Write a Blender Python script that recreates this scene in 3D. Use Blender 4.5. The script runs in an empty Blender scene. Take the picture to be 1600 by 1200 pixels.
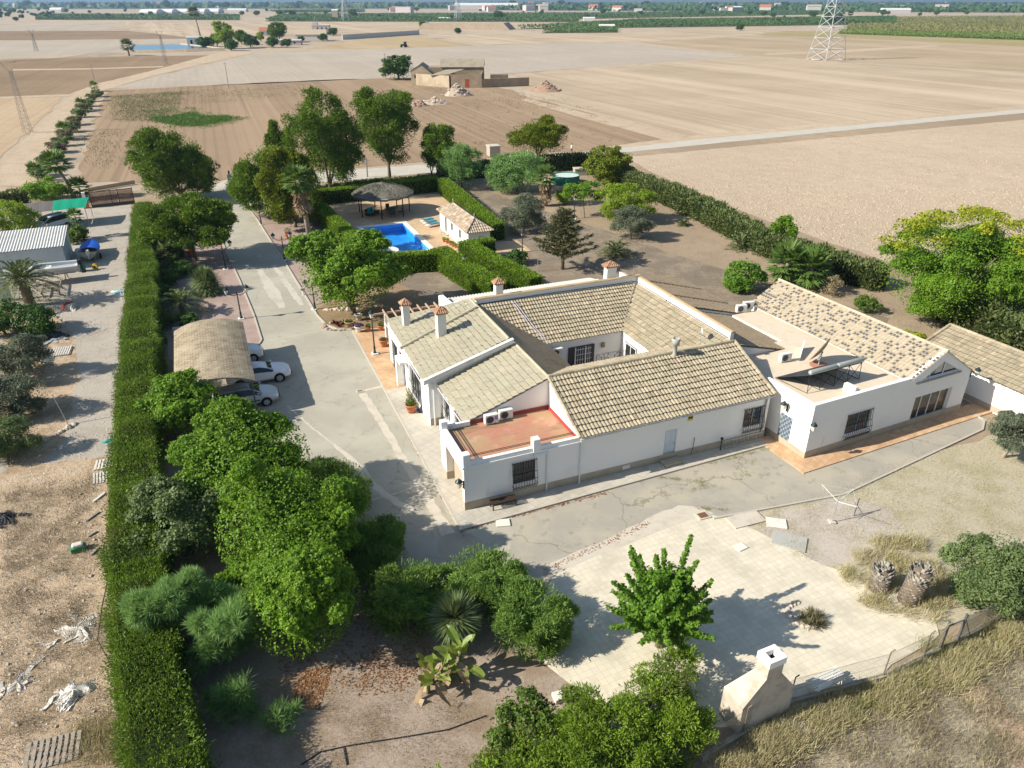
import bpy, bmesh, math, random
import numpy as np
from mathutils import Vector
from mathutils.geometry import tessellate_polygon
R = math.radians
rng = np.random.default_rng(7)
random.seed(5)
scn = bpy.context.scene
COL = scn.collection
# ---------------------------------------------------------------- camera, sky, sun, exposure
CAMH, FPX = 25.0, 1140.0
PITCH = math.atan(598.0 / FPX)
cam = bpy.data.cameras.new('camera'); camo = bpy.data.objects.new('camera', cam); COL.objects.link(camo)
camo.location = (0, 0, CAMH); camo.rotation_euler = (math.pi / 2 - PITCH, 0, 0)
cam.sensor_width = 36; cam.lens = FPX / 1600 * 36; cam.clip_start = 0.5; cam.clip_end = 60000
scn.camera = camo
HAZE = .00012
SUN_EL, SUN_SH = 34.0, 16.6           # elevation; direction in which shadows fall, degrees from +x
sdir = Vector((math.cos(R(SUN_EL)) * math.cos(R(SUN_SH)), math.cos(R(SUN_EL)) * math.sin(R(SUN_SH)), -math.sin(R(SUN_EL))))
sun = bpy.data.lights.new('sun', 'SUN'); sun.energy = 5.0; sun.angle = R(0.53); sun.color = (1.0, 0.93, 0.80)
suno = bpy.data.objects.new('sun', sun); COL.objects.link(suno); suno.location = (-40, -20, 60)
suno.rotation_euler = sdir.to_track_quat('-Z', 'Y').to_euler()
wd = bpy.data.worlds.new('World'); scn.world = wd; wd.use_nodes = True
wn = wd.node_tree; bg = wn.nodes['Background']; sky = wn.nodes.new('ShaderNodeTexSky'); sky.sky_type = 'NISHITA'
sky.sun_disc = False; sky.sun_elevation = R(SUN_EL); sky.sun_rotation = math.atan2(-sdir.x, -sdir.y)
wn.links.new(sky.outputs[0], bg.inputs[0]); bg.inputs[1].default_value = 0.055
scn.view_settings.view_transform = 'Standard'; scn.view_settings.look = 'None'; scn.view_settings.gamma = 1
scn.view_settings.exposure = 1.08
scn.cycles.max_bounces = 6; scn.cycles.volume_bounces = 0; scn.cycles.transparent_max_bounces = 6
# ---------------------------------------------------------------- places
CP, SP = math.cos(PITCH), math.sin(PITCH)
def at(px, py, z=0.0):
    dx = (px - 800) / FPX; dy = -(py - 600) / FPX
    d = (dx, CP + dy * SP, -SP + dy * CP); t = (z - CAMH) / d[2]
    return (d[0] * t, d[1] * t, z)
MA = R(22.3); MO = (-2.5825, 32.4276)
MU = (math.cos(MA), math.sin(MA)); MV = (-MU[1], MU[0])
def m(u, v, z=0.0): return (MO[0] + MU[0] * u + MV[0] * v, MO[1] + MU[1] * u + MV[1] * v, z)
# ---------------------------------------------------------------- materials
class NT:
    def __init__(s, name):
        s.m = bpy.data.materials.new(name); s.m.use_nodes = True; s.t = s.m.node_tree
        s.b = s.t.nodes['Principled BSDF']; s.out = s.t.nodes['Material Output']; s._c = None
    def n(s, ty, **k):
        x = s.t.nodes.new('ShaderNode' + ty)
        for a, b in k.items(): setattr(x, a, b)
        return x
    def l(s, a, b): s.t.links.new(a, b)
    def co(s):
        if s._c is None: s._c = s.n('TexCoord').outputs['Object']
        return s._c
    def mapped(s, sc=(1, 1, 1), rot=0):
        x = s.n('Mapping'); s.l(s.co(), x.inputs[0]); x.inputs['Scale'].default_value = sc; x.inputs['Rotation'].default_value = (0, 0, rot); return x.outputs[0]
    def noise(s, scale, detail=4, vec=None, rough=.6, dist=0):
        x = s.n('TexNoise'); s.l(vec or s.co(), x.inputs['Vector']); x.inputs['Scale'].default_value = scale
        x.inputs['Detail'].default_value = detail; x.inputs['Roughness'].default_value = rough; x.inputs['Distortion'].default_value = dist; return x.outputs['Fac']
    def voro(s, scale, feat='F1', vec=None, out='Distance'):
        x = s.n('TexVoronoi', feature=feat); s.l(vec or s.co(), x.inputs['Vector']); x.inputs['Scale'].default_value = scale; return x.outputs[out]
    def wave(s, scale, vec=None, dist=1.5):
        x = s.n('TexWave'); s.l(vec or s.co(), x.inputs['Vector']); x.inputs['Scale'].default_value = scale; x.inputs['Distortion'].default_value = dist
        x.inputs['Detail'].default_value = 2; x.inputs['Detail Scale'].default_value = .3; return x.outputs['Fac']
    def step(s, f, lo, hi):
        x = s.n('MapRange', interpolation_type='SMOOTHSTEP'); s.l(f, x.inputs[0]); x.inputs[1].default_value = lo; x.inputs[2].default_value = hi; return x.outputs[0]
    def mul(s, a, k):
        x = s.n('Math', operation='MULTIPLY'); s.l(a, x.inputs[0])
        if isinstance(k, (int, float)): x.inputs[1].default_value = k
        else: s.l(k, x.inputs[1])
        return x.outputs[0]
    def mix(s, f, a, b):
        x = s.n('MixRGB')
        for i, q in ((0, f), (1, a), (2, b)):
            if isinstance(q, (int, float)): x.inputs[i].default_value = q
            elif isinstance(q, tuple): x.inputs[i].default_value = (*q, 1)
            else: s.l(q, x.inputs[i])
        return x.outputs[0]
    def attr(s, name='rnd'): return s.n('Attribute', attribute_name=name).outputs['Fac']
    def bump(s, h, st=.5, d=.05):
        x = s.n('Bump'); s.l(h, x.inputs['Height']); x.inputs['Strength'].default_value = st; x.inputs['Distance'].default_value = d; s.l(x.outputs[0], s.b.inputs['Normal'])
MATS = {}
def mat(name, col, rough=.85, layers=(), bump=None, metal=0, spec=.25, rnd=None):
    """layers: (kind, scale, colour, lo, hi, strength[, rot, stretch]) mixed in turn over the base colour."""
    t = NT(name); c = col
    if rnd is not None: c = t.mix(t.attr(), col, rnd)
    for L in layers:
        kind, sc, cc, lo, hi, st = L[:6]; rot = L[6] if len(L) > 6 else 0; stretch = L[7] if len(L) > 7 else (1, 1, 1)
        vec = t.mapped(stretch, rot) if len(L) > 6 else None
        if kind == 'noise': f = t.noise(sc, 5, vec)
        elif kind == 'voro': f = t.voro(sc, 'F1', vec)
        elif kind == 'crack':
            nz = t.n('TexNoise'); t.l(t.co(), nz.inputs['Vector']); nz.inputs['Scale'].default_value = .9; nz.inputs['Detail'].default_value = 5
            va = t.n('VectorMath', operation='SCALE'); t.l(nz.outputs['Color'], va.inputs[0]); va.inputs['Scale'].default_value = 1.3
            vb = t.n('VectorMath', operation='ADD'); t.l(t.co(), vb.inputs[0]); t.l(va.outputs[0], vb.inputs[1])
            f = t.voro(sc, 'DISTANCE_TO_EDGE', vb.outputs[0])
        elif kind == 'wave': f = t.wave(sc, vec)
        f = t.mul(t.step(f, lo, hi), st)
        c = t.mix(f, c, cc)
    if isinstance(c, tuple): t.b.inputs['Base Color'].default_value = (*c, 1)
    else: t.l(c, t.b.inputs['Base Color'])
    t.b.inputs['Roughness'].default_value = rough; t.b.inputs['Metallic'].default_value = metal
    t.b.inputs['Specular IOR Level'].default_value = spec
    if bump:
        h = t.noise(bump[0], 6); t.bump(h, bump[1], bump[2])
    MATS[name] = t.m; return t.m
def leafmat(name, a, b, tr=.3, rough=.55, patch=None):
    t = NT(name); c = t.mix(t.attr(), a, b)
    n = t.noise(.9, 2); c = t.mix(t.mul(t.step(n, .35, .7), .35), c, tuple(x * .55 for x in a))
    if patch: c = t.mix(t.mul(t.step(t.noise(.5, 4), .55, .7), .75), c, patch)
    t.l(c, t.b.inputs['Base Color']); t.b.inputs['Roughness'].default_value = rough; t.b.inputs['Specular IOR Level'].default_value = .25
    if tr:
        x = t.n('BsdfTranslucent'); y = t.n('MixShader'); t.l(t.mix(.5, c, (b[0] * 1.5, b[1] * 1.35, b[2])), x.inputs[0])
        y.inputs[0].default_value = tr; t.l(t.b.outputs[0], y.inputs[1]); t.l(x.outputs[0], y.inputs[2]); t.l(y.outputs[0], t.out.inputs[0])
    return t.m
def soil(name, a, b, c, gr=.6, rot=0, period=None, st=.5, clod=1.5, bumpd=.08, fine=6.0, far=1.0):
    """bare earth: broad patches, fine grain, clods and (optionally) tractor lines running along direction rot."""
    a, b, c = ((x[0] * 1.02, x[1] * 1.01, x[2] * 1.03) for x in (a, b, c)); t = NT(name)
    col = t.mix(t.step(t.noise(.02 * far, 5), .35, .65), a, b)
    col = t.mix(t.mul(t.step(t.noise(.35, 6, None, .75), .44, .62), .7), col, c)
    g = t.noise(fine, 4, None, .8)
    col = t.mix(t.mul(t.step(g, .48, .68), gr), col, tuple(x * .55 for x in a))
    col = t.mix(t.mul(t.step(t.noise(fine * .7 + .2, 3), .55, .8), gr * .55), col, tuple(min(1, x * 1.25) for x in b))
    if period:
        r1 = t.mapped((1, 1, 1), -rot)
        def sc2(sx, sy):
            x = t.n('Mapping'); t.l(r1, x.inputs[0]); x.inputs['Scale'].default_value = (sx, sy, 1); return x.outputs[0]
        w = t.n('TexWave'); w.bands_direction = 'Y'; t.l(sc2(.01 / period, 1 / period), w.inputs['Vector']); w.inputs['Scale'].default_value = .5; w.inputs['Distortion'].default_value = .6; w.inputs['Detail'].default_value = 2
        col = t.mix(t.mul(t.step(w.outputs['Fac'], .6, .95), st * .6), col, tuple(x * .72 for x in a))
        col = t.mix(t.mul(t.step(t.noise(1.0, 3, sc2(.004 / period, .16 / period)), .45, .65), st), col, tuple(min(1, x * 1.13) for x in b))
        col = t.mix(t.mul(t.step(t.noise(1.0, 2, sc2(.012 / period, 1.7 / period)), .55, .7), st * .8), col, tuple(min(1, x * 1.25) for x in b))
        col = t.mix(t.mul(t.step(t.noise(1.0, 2, sc2(.015 / period, 1.1 / period)), .55, .7), st * .8), col, tuple(x * .7 for x in a))
    t.l(col, t.b.inputs['Base Color']); t.b.inputs['Roughness'].default_value = 1; t.b.inputs['Specular IOR Level'].default_value = 0
    if clod: t.bump(t.noise(clod, 8, None, .8), .9, bumpd)
    return t.m
# ---------------------------------------------------------------- mesh builder
class MB:
    def __init__(s): s.v = []; s.f = []; s.r = []; s.mi = []; s.cur = 0; s.rv = .5
    def add(s, vs, fs, r=None):
        o = len(s.v); s.v.extend(vs)
        for f in fs: s.f.append(tuple(i + o for i in f)); s.r.append(s.rv if r is None else r); s.mi.append(s.cur)
    def quad(s, *p, r=None): s.add(list(p), [tuple(range(len(p)))], r)
    def box(s, x0, y0, z0, x1, y1, z1, r=None):
        s.add([(x0, y0, z0), (x1, y0, z0), (x1, y1, z0), (x0, y1, z0), (x0, y0, z1), (x1, y0, z1), (x1, y1, z1), (x0, y1, z1)],
              [(0, 3, 2, 1), (4, 5, 6, 7), (0, 1, 5, 4), (1, 2, 6, 5), (2, 3, 7, 6), (3, 0, 4, 7)], r)
    def bbox(s, c, size, rotz=0, bev=.0, r=None):
        """bevelled box centred on c"""
        bm = bmesh.new(); bmesh.ops.create_cube(bm, size=1)
        for v in bm.verts: v.co = Vector((v.co.x * size[0], v.co.y * size[1], v.co.z * size[2]))
        if bev: bmesh.ops.bevel(bm, geom=bm.edges[:], offset=bev, segments=2, affect='EDGES', profile=.5)
        ca, sa = math.cos(rotz), math.sin(rotz)
        bm.verts.index_update()
        s.add([(c[0] + v.co.x * ca - v.co.y * sa, c[1] + v.co.x * sa + v.co.y * ca, c[2] + v.co.z) for v in bm.verts], [tuple(v.index for v in f.verts) for f in bm.faces], r); bm.free()
    def prism(s, prof, axis, a, b, skip=(), r=None):
        """profile points extruded along axis ('x': prof=(y,z); 'y': prof=(x,z); 'z': prof=(x,y)) from a to b"""
        def P(q, t): return {'x': (t, q[0], q[1]), 'y': (q[0], t, q[1]), 'z': (q[0], q[1], t)}[axis]
        n = len(prof); vs = [P(q, a) for q in prof] + [P(q, b) for q in prof]; fs = []
        for i in range(n):
            if i not in skip: fs.append((i, (i + 1) % n, n + (i + 1) % n, n + i))
        tri = tessellate_polygon([[Vector((q[0], q[1], 0)) for q in prof]])
        for t in tri:
            if 'a' not in skip: fs.append(tuple(t))
            if 'b' not in skip: fs.append(tuple(i + n for i in t[::-1]))
        s.add(vs, fs, r)
    def tube(s, pts, rad, n=8, cap=True, r=None):
        pts = [Vector(p) for p in pts]; k = len(pts)
        if not hasattr(rad, '__len__'): rad = [rad] * k
        vs = []; fs = []; ref = None
        for i in range(k):
            d = (pts[min(i + 1, k - 1)] - pts[max(i - 1, 0)]).normalized()
            if ref is None: ref = Vector((1, 0, 0)) if abs(d.x) < .8 else Vector((0, 1, 0))
            a = (ref - d * ref.dot(d)).normalized(); ref = a; b = d.cross(a)
            for j in range(n):
                t = 2 * math.pi * j / n; vs.append(tuple(pts[i] + (a * math.cos(t) + b * math.sin(t)) * rad[i]))
        for i in range(k - 1):
            for j in range(n): fs.append((i * n + j, i * n + (j + 1) % n, (i + 1) * n + (j + 1) % n, (i + 1) * n + j))
        if cap: fs.append(tuple(range(n))[::-1]); fs.append(tuple(range((k - 1) * n, k * n)))
        s.add(vs, fs, r)
    def lathe(s, c, prof, n=16, r=None, axis='z'):
        vs = []; fs = []; k = len(prof)
        for (rr, z) in prof:
            for j in range(n):
                t = 2 * math.pi * j / n; x, y = rr * math.cos(t), rr * math.sin(t)
                if axis == 'z': vs.append((c[0] + x, c[1] + y, c[2] + z))
                elif axis == 'y': vs.append((c[0] + x, c[1] + z, c[2] + y))
                else: vs.append((c[0] + z, c[1] + x, c[2] + y))
        for i in range(k - 1):
            for j in range(n): fs.append((i * n + j, i * n + (j + 1) % n, (i + 1) * n + (j + 1) % n, (i + 1) * n + j))
        fs.append(tuple(range(n))[::-1]); fs.append(tuple(range((k - 1) * n, k * n)))
        s.add(vs, fs, r)
    def grid(s, f, nu, nv, r=None):
        vs = [tuple(f(i / nu, j / nv)) for j in range(nv + 1) for i in range(nu + 1)]
        s.add(vs, [(j * (nu + 1) + i, j * (nu + 1) + i + 1, (j + 1) * (nu + 1) + i + 1, (j + 1) * (nu + 1) + i) for j in range(nv) for i in range(nu)], r)
    def panel(s, o, ax, W, H, holes, depth, nrm):
        """vertical wall sheet from o along ax (unit xy), with rectangular holes (a0,a1,z0,z1) and reveals going in along -nrm"""
        xs = sorted({0, W, *[h[0] for h in holes], *[h[1] for h in holes]}); zs = sorted({0, H, *[h[2] for h in holes], *[h[3] for h in holes]})
        P = lambda a, z, d=0: (o[0] + ax[0] * a - nrm[0] * d, o[1] + ax[1] * a - nrm[1] * d, o[2] + z)
        for i in range(len(xs) - 1):
            for j in range(len(zs) - 1):
                cx, cz = (xs[i] + xs[i + 1]) / 2, (zs[j] + zs[j + 1]) / 2
                if any(h[0] < cx < h[1] and h[2] < cz < h[3] for h in holes): continue
                s.quad(P(xs[i], zs[j]), P(xs[i + 1], zs[j]), P(xs[i + 1], zs[j + 1]), P(xs[i], zs[j + 1]))
        for a0, a1, z0, z1 in holes:
            for (p, q) in (((a0, z0), (a1, z0)), ((a1, z0), (a1, z1)), ((a1, z1), (a0, z1)), ((a0, z1), (a0, z0))):
                s.quad(P(*p), P(*p, depth), P(*q, depth), P(*q))
            s.quad(P(a0, z0, depth), P(a1, z0, depth), P(a1, z1, depth), P(a0, z1, depth))
    def build(s, name, mats, parent=None, smooth=False, loc=None):
        me = bpy.data.meshes.new(name)
        if s.v:
            me.from_pydata(s.v, [], s.f)
        if not isinstance(mats, (list, tuple)): mats = [mats]
        for x in mats: me.materials.append(x)
        if len(mats) > 1: me.polygons.foreach_set('material_index', s.mi)
        if any(x != .5 for x in s.r):
            a = me.attributes.new('rnd', 'FLOAT', 'FACE'); a.data.foreach_set('value', s.r)
        if smooth: me.polygons.foreach_set('use_smooth', [True] * len(s.f))
        me.update()
        return link(name, me, parent, loc)
def link(name, me, parent=None, loc=None):
    o = bpy.data.objects.new(name, me); COL.objects.link(o)
    if parent: o.parent = parent
    if loc: o.location = loc
    return o
def tag(o, label, cat, group=None):
    o['label'] = label; o['category'] = cat
    if group: o['group'] = group
    return o
def thing(name, label, cat, loc=(0, 0, 0), rotz=0, group=None):
    o = bpy.data.objects.new(name, None); COL.objects.link(o); o.location = loc; o.rotation_euler = (0, 0, rotz); o.empty_display_size = .3
    return tag(o, label, cat, group)
def kids(o): return [c for c in COL.objects if c.parent == o]
def dup(root, loc, rotz=0, label=None, group=None, scale=None):
    r = root.copy(); COL.objects.link(r); r.location = loc; r.rotation_euler = (0, 0, rotz)
    if label: r['label'] = label
    if group: r['group'] = group
    if scale: r.scale = scale if hasattr(scale, '__len__') else (scale,) * 3
    for ch in list(root.children):
        c = ch.copy(); COL.objects.link(c); c.parent = r
        for g in list(ch.children):
            d = g.copy(); COL.objects.link(d); d.parent = c
    return r
def struct(o, kind='structure'): o['kind'] = kind; return o
def npmesh(name, V, Fq, mats, rnd=None, parent=None, loc=None, mi=None):
    """numpy verts (N,3) and faces (M,k)"""
    me = bpy.data.meshes.new(name); k = Fq.shape[1]
    me.vertices.add(len(V)); me.vertices.foreach_set('co', np.ascontiguousarray(V, np.float32).ravel())
    me.loops.add(Fq.size); me.loops.foreach_set('vertex_index', np.ascontiguousarray(Fq, np.int32).ravel())
    me.polygons.add(len(Fq)); me.polygons.foreach_set('loop_start', np.arange(0, Fq.size, k, dtype=np.int32))
    if not isinstance(mats, (list, tuple)): mats = [mats]
    for x in mats: me.materials.append(x)
    if mi is not None: me.polygons.foreach_set('material_index', np.ascontiguousarray(mi, np.int32))
    if rnd is not None:
        a = me.attributes.new('rnd', 'FLOAT', 'FACE'); a.data.foreach_set('value', np.ascontiguousarray(rnd, np.float32))
    me.update(calc_edges=True)
    return link(name, me, parent, loc)
def sheet(name, pts, z, material, jit=0., step=None, seed=0, kind='structure', hole=None):
    """flat polygon (world xy points) at height z, its border optionally broken into an irregular edge"""
    r = random.Random(seed); q = []
    n = len(pts)
    for i in range(n):
        a, b = pts[i], pts[(i + 1) % n]; L = math.hypot(b[0] - a[0], b[1] - a[1]); k = max(1, int(L / step)) if step else 1
        for j in range(k):
            t = j / k; q.append((a[0] + (b[0] - a[0]) * t + (r.uniform(-jit, jit) if j else 0), a[1] + (b[1] - a[1]) * t + (r.uniform(-jit, jit) if j else 0)))
    rings = [[Vector((x, y, 0)) for x, y in q]]
    if hole: rings.append([Vector((x, y, 0)) for x, y in hole]); q = q + list(hole)
    tri = tessellate_polygon(rings)
    mb = MB(); vs = [(x, y, z) for x, y in q]; fs = []
    for t in tri:
        a, b, c = (Vector((*q[i], 0)) for i in t)
        fs.append(tuple(t) if (b - a).cross(c - a).z > 0 else tuple(t[::-1]))
    mb.add(vs, fs); o = mb.build(name, material); o['kind'] = kind; return o
def pxs(L): return [at(x, y)[:2] for x, y in L]
def ms(L): return [m(u, v)[:2] for u, v in L]
# ================================================================ GROUND
FR = R(-25)      # direction of the tractor lines in most fields
S_base = soil('dry_earth', (.30, .23, .16), (.38, .30, .21), (.27, .22, .15), clod=.9, bumpd=.05)
S_clod = soil('cloddy_field', (.46, .37, .27), (.51, .415, .305), (.42, .335, .24), rot=R(125), period=1.6, st=.15, clod=1.3, bumpd=.2, fine=4, gr=.22)
S_pale = soil('pale_field', (.385, .34, .275), (.43, .38, .31), (.37, .315, .245), rot=R(112), period=4, st=.2, clod=.5, bumpd=.05)
S_tan = soil('tan_field', (.37, .295, .205), (.49, .40, .29), (.42, .335, .24), rot=R(114), period=2.6, st=.48, clod=.5, bumpd=.05)
S_brown = soil('brown_field', (.235, .17, .11), (.29, .215, .145), (.26, .195, .125), rot=R(108), period=3.2, st=.4, clod=.5, bumpd=.05)
S_red = soil('weedy_field', (.265, .192, .127), (.325, .24, .16), (.30, .225, .147), rot=R(111), period=3.2, st=.55, clod=.6, bumpd=.05)
S_lane = soil('dirt_track', (.45, .36, .255), (.50, .41, .30), (.39, .30, .21), clod=1.2, bumpd=.04, fine=3)
S_yard = soil('yard_earth', (.185, .152, .112), (.24, .197, .147), (.33, .275, .2), clod=2.0, bumpd=.06, fine=7)
S_rough = soil('rough_earth', (.46, .35, .235), (.52, .41, .29), (.25, .185, .115), clod=1.6, bumpd=.12, fine=3.5)
S_drygrass = soil('dry_lawn', (.42, .375, .265), (.48, .435, .33), (.33, .30, .185), clod=3, bumpd=.06, fine=9)
S_garden = soil('garden_earth', (.34, .275, .215), (.40, .33, .27), (.22, .16, .10), clod=3, bumpd=.05, fine=9)
S_strip = soil('fence_strip_earth', (.35, .30, .215), (.41, .355, .26), (.27, .225, .15), clod=2.5, bumpd=.1, fine=6)
G_pink = soil('pink_gravel', (.36, .275, .235), (.41, .32, .275), (.30, .23, .19), clod=9, bumpd=.03, fine=14)
G_grey = soil('grey_gravel', (.39, .355, .30), (.45, .41, .35), (.33, .295, .24), clod=8, bumpd=.03, fine=11)
concrete = mat('concrete', (.355, .33, .27), .9, [('noise', .22, (.43, .405, .33), .4, .65, .8), ('noise', 1.1, (.235, .22, .18), .55, .75, .5), ('crack', .16, (.13, .12, .10), .0035, .001, .45), ('noise', 7, (.40, .38, .34), .55, .8, .25), ('noise', .5, (.42, .38, .31), .58, .72, .6)], bump=(14, .2, .01))
conc_old = mat('old_concrete', (.33, .305, .26), .95, [('noise', .3, (.41, .37, .29), .42, .62, .85), ('noise', 1.4, (.22, .20, .15), .56, .72, .6), ('crack', .13, (.17, .15, .095), .006, .001, .6), ('noise', 5, (.26, .23, .15), .58, .75, .5)], bump=(10, .3, .015))
pale_cement = mat('pale_cement', (.53, .48, .40), .95, [('noise', 1.5, (.42, .37, .29), .45, .7, .7), ('noise', 8, (.36, .31, .24), .55, .8, .4)], bump=(12, .3, .01))
kerb_m = mat('kerb_stone', (.45, .41, .35), .9, [('noise', 2.5, (.38, .35, .30), .5, .75, .7)])
track_wear = mat('worn_concrete', (.50, .465, .385), .9, [('noise', .6, (.40, .375, .31), .45, .65, .8), ('noise', 5, (.42, .40, .36), .5, .8, .35)])
def tilemat(name, c, grout, c2, per, rot, rough=.8):
    t = NT(name); v = t.mapped((1 / per, 1 / per, 1), -rot)
    br = t.n('TexBrick'); t.l(v, br.inputs['Vector']); br.inputs['Color1'].default_value = (*c, 1); br.inputs['Color2'].default_value = (*c2, 1); br.inputs['Mortar'].default_value = (*grout, 1)
    br.offset = 0; br.inputs['Scale'].default_value = 1; br.inputs['Mortar Size'].default_value = .03; br.inputs['Brick Width'].default_value = 1; br.inputs['Row Height'].default_value = 1
    col = t.mix(t.mul(t.step(t.noise(.5, 6), .42, .68), .55), br.outputs['Color'], tuple(x * .68 for x in c))
    col = t.mix(t.mul(t.step(t.noise(2.6, 5), .5, .75), .4), col, tuple(min(1, x * 1.2) for x in c2))
    t.l(col, t.b.inputs['Base Color']); t.b.inputs['Roughness'].default_value = rough; t.bump(br.outputs['Fac'], .3, .01); return t.m
orange_tile = tilemat('terracotta_paving', (.52, .31, .165), (.40, .26, .16), (.60, .41, .25), .42, MA)
deck_tile = tilemat('tan_pool_paving', (.53, .36, .21), (.44, .31, .2), (.58, .42, .27), .5, MA)
cream_tile = tilemat('cream_paving_blocks', (.60, .54, .42), (.49, .435, .325), (.65, .59, .47), .32, R(25))
plat_tile = tilemat('grey_terrace_paving', (.47, .43, .36), (.36, .33, .27), (.51, .47, .40), .5, MA)
red_floor = mat('red_terrace_floor', (.43, .205, .135), .8, [('noise', .55, (.40, .27, .15), .38, .6, .95), ('noise', .9, (.56, .33, .25), .52, .75, .8), ('noise', .8, (.16, .14, .085), .52, .68, .75, R(22), (.35, 1.2, 1)), ('noise', 3, (.48, .33, .20), .55, .8, .4)])
annex_floor = mat('annex_terrace_floor', (.62, .53, .41), .85, [('noise', .4, (.62, .53, .41), .4, .65, .8), ('noise', 1.6, (.47, .365, .25), .5, .75, .45), ('noise', 6, (.58, .47, .35), .5, .8, .3)])
POOLH = ms([(6.7, 47.0), (12.0, 46.8), (12.0, 58.9), (6.7, 58.9)])
# base earth to the horizon
sheet('ground', [(-22000, -200), (22000, -200), (22000, 22000), (-22000, 22000)], -.06, soil('plain_earth', (.40, .33, .24), (.47, .39, .30), (.36, .29, .21), clod=0, far=.1, fine=.02), hole=POOLH)
sheet('estate_ground', pxs([(-900, 1500), (2600, 1500), (1750, 330), (1600, 176), (930, 239), (600, 264), (330, 290), (-300, 330)]), 0.0, S_base, hole=POOLH)
Z1 = -.03
sheet('field', pxs([(975, 246), (1600, 187), (2300, 130), (3200, 420), (1800, 640), (1420, 420), (1210, 350), (1050, 284)]), .012, S_clod, .25, 3)
sheet('field', pxs([(165, 141), (330, 133), (500, 125), (645, 121), (800, 140), (825, 153), (1062, 214), (930, 232), (600, 258), (345, 281), (118, 286)]), Z1, S_red, 1.1, 4)
sheet('field', pxs([(822, 151), (805, 116), (1000, 101), (1180, 89), (1400, 103), (1600, 114), (2200, 130), (2200, 118), (1600, 166), (1080, 212)]), Z1, S_tan, .4, 8)
sheet('field', pxs([(168, 138), (395, 84), (560, 77), (800, 70), (955, 67), (1178, 88), (1000, 99), (800, 114), (640, 120), (400, 131)]), Z1, S_pale, .6, 10)
sheet('field', pxs([(1000, 66), (1200, 55), (1400, 64), (1600, 74), (2000, 92), (2000, 122), (1600, 112), (1400, 101), (1182, 87)]), Z1, soil('brown_tan_field', (.34, .26, .17), (.42, .34, .24), (.38, .30, .20), rot=R(114), period=5, st=.35, clod=0), .6, 12)
sheet('field', pxs([(0, 93), (200, 88), (340, 86), (235, 113), (135, 138), (98, 150), (-300, 155), (-300, 98)]), Z1, S_brown, .5, 8)
sheet('field', pxs([(-300, 157), (98, 152), (55, 195), (0, 247), (-200, 330), (-900, 400)]), Z1, soil('sandy_field', (.42, .32, .21), (.46, .36, .245), (.38, .28, .18), rot=R(110), period=3, st=.3, clod=.6, bumpd=.05), .5, 6)
sheet('field', pxs([(-300, 66), (120, 63), (285, 61), (290, 72), (195, 80), (0, 90), (-300, 97)]), Z1, S_pale, .8, 12)
sheet('field', pxs([(-300, 50), (200, 48), (310, 60), (120, 62), (-300, 65)]), Z1, soil('dark_brown_field', (.235, .17, .115), (.29, .215, .15), (.25, .19, .13), rot=R(105), period=8, st=.3, clod=0), 1, 15)
sheet('field', pxs([(-300, 40), (185, 38.5), (165, 47), (-300, 49)]), Z1, S_pale, 1, 20)
sheet('field', pxs([(190, 34), (600, 34), (900, 37), (900, 42), (700, 52), (420, 52), (300, 58), (205, 47)]), Z1, S_tan, 1, 20)
sheet('field', pxs([(480, 76), (560, 62), (640, 55), (745, 71), (600, 76)]), Z1, soil('ochre_field', (.37, .285, .17), (.43, .34, .215), (.40, .31, .19), rot=R(114), period=5, st=.35, clod=0), .8, 12)
sheet('field', pxs([(660, 54), (900, 52), (1000, 50), (1200, 43), (1190, 54), (1000, 65), (760, 69)]), Z1, S_tan, .8, 14)
sheet('field', pxs([(1180, 54), (1230, 48), (1320, 50), (1600, 62), (2100, 75), (2100, 90), (1600, 73), (1400, 63)]), Z1 + .008, soil('dry_vineyard_edge', (.33, .27, .14), (.38, .31, .18), (.24, .24, .09), clod=0, fine=1), .8, 12)
# roads and tracks
track = sheet('dirt_track', pxs([(0, 290), (0, 262), (40, 215), (104, 155), (118, 143), (150, 131), (235, 111), (335, 84), (372, 80), (395, 83), (330, 97), (245, 117), (172, 138), (146, 146), (92, 230), (70, 268), (60, 292)]), -.008, S_lane, .3, 3)
asph = mat('pale_asphalt', (.45, .42, .36), .95, [('noise', .4, (.52, .475, .40), .4, .65, .7), ('noise', 2, (.36, .34, .31), .5, .75, .5)])
sheet('country_road', pxs([(318, 296), (352, 282), (420, 276), (600, 262), (760, 250), (930, 237), (1080, 219), (1250, 203.5), (1600, 170.5), (2300, 112), (2300, 119), (1600, 176.5), (1250, 211), (1080, 228), (960, 240), (760, 262), (600, 277), (440, 291), (375, 303), (330, 306)]), .022, asph, .12, 3)
sheet('road_verge', pxs([(930, 231), (1080, 212), (1250, 196), (1600, 165), (2300, 108), (2300, 112), (1600, 170.8), (1250, 203.9), (1080, 219.5), (930, 237.5)]), -.006, S_lane, .2, 3)
sheet('orchard_earth', pxs([(0, 482), (80, 482), (112, 520), (122, 570), (112, 640), (98, 690), (60, 735), (0, 758)]), .024, S_rough, .35, 2)
sheet('path', pxs([(812, 156), (824, 154), (930, 180), (1075, 212), (1040, 219), (920, 187)]), -.01, S_lane, .2, 4)
sheet('path', pxs([(0, 151), (110, 147), (112, 150), (0, 154)]), -.012, S_lane, .15, 4)
sheet('path', pxs([(20, 108), (140, 106.5), (255, 103), (255, 105), (140, 108.5), (20, 110)]), -.012, S_lane, .2, 6)
sheet('path', pxs([(1190, 83), (1300, 79), (1460, 70), (1470, 72), (1320, 82), (1200, 86)]), -.01, S_lane, .3, 8)
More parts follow.
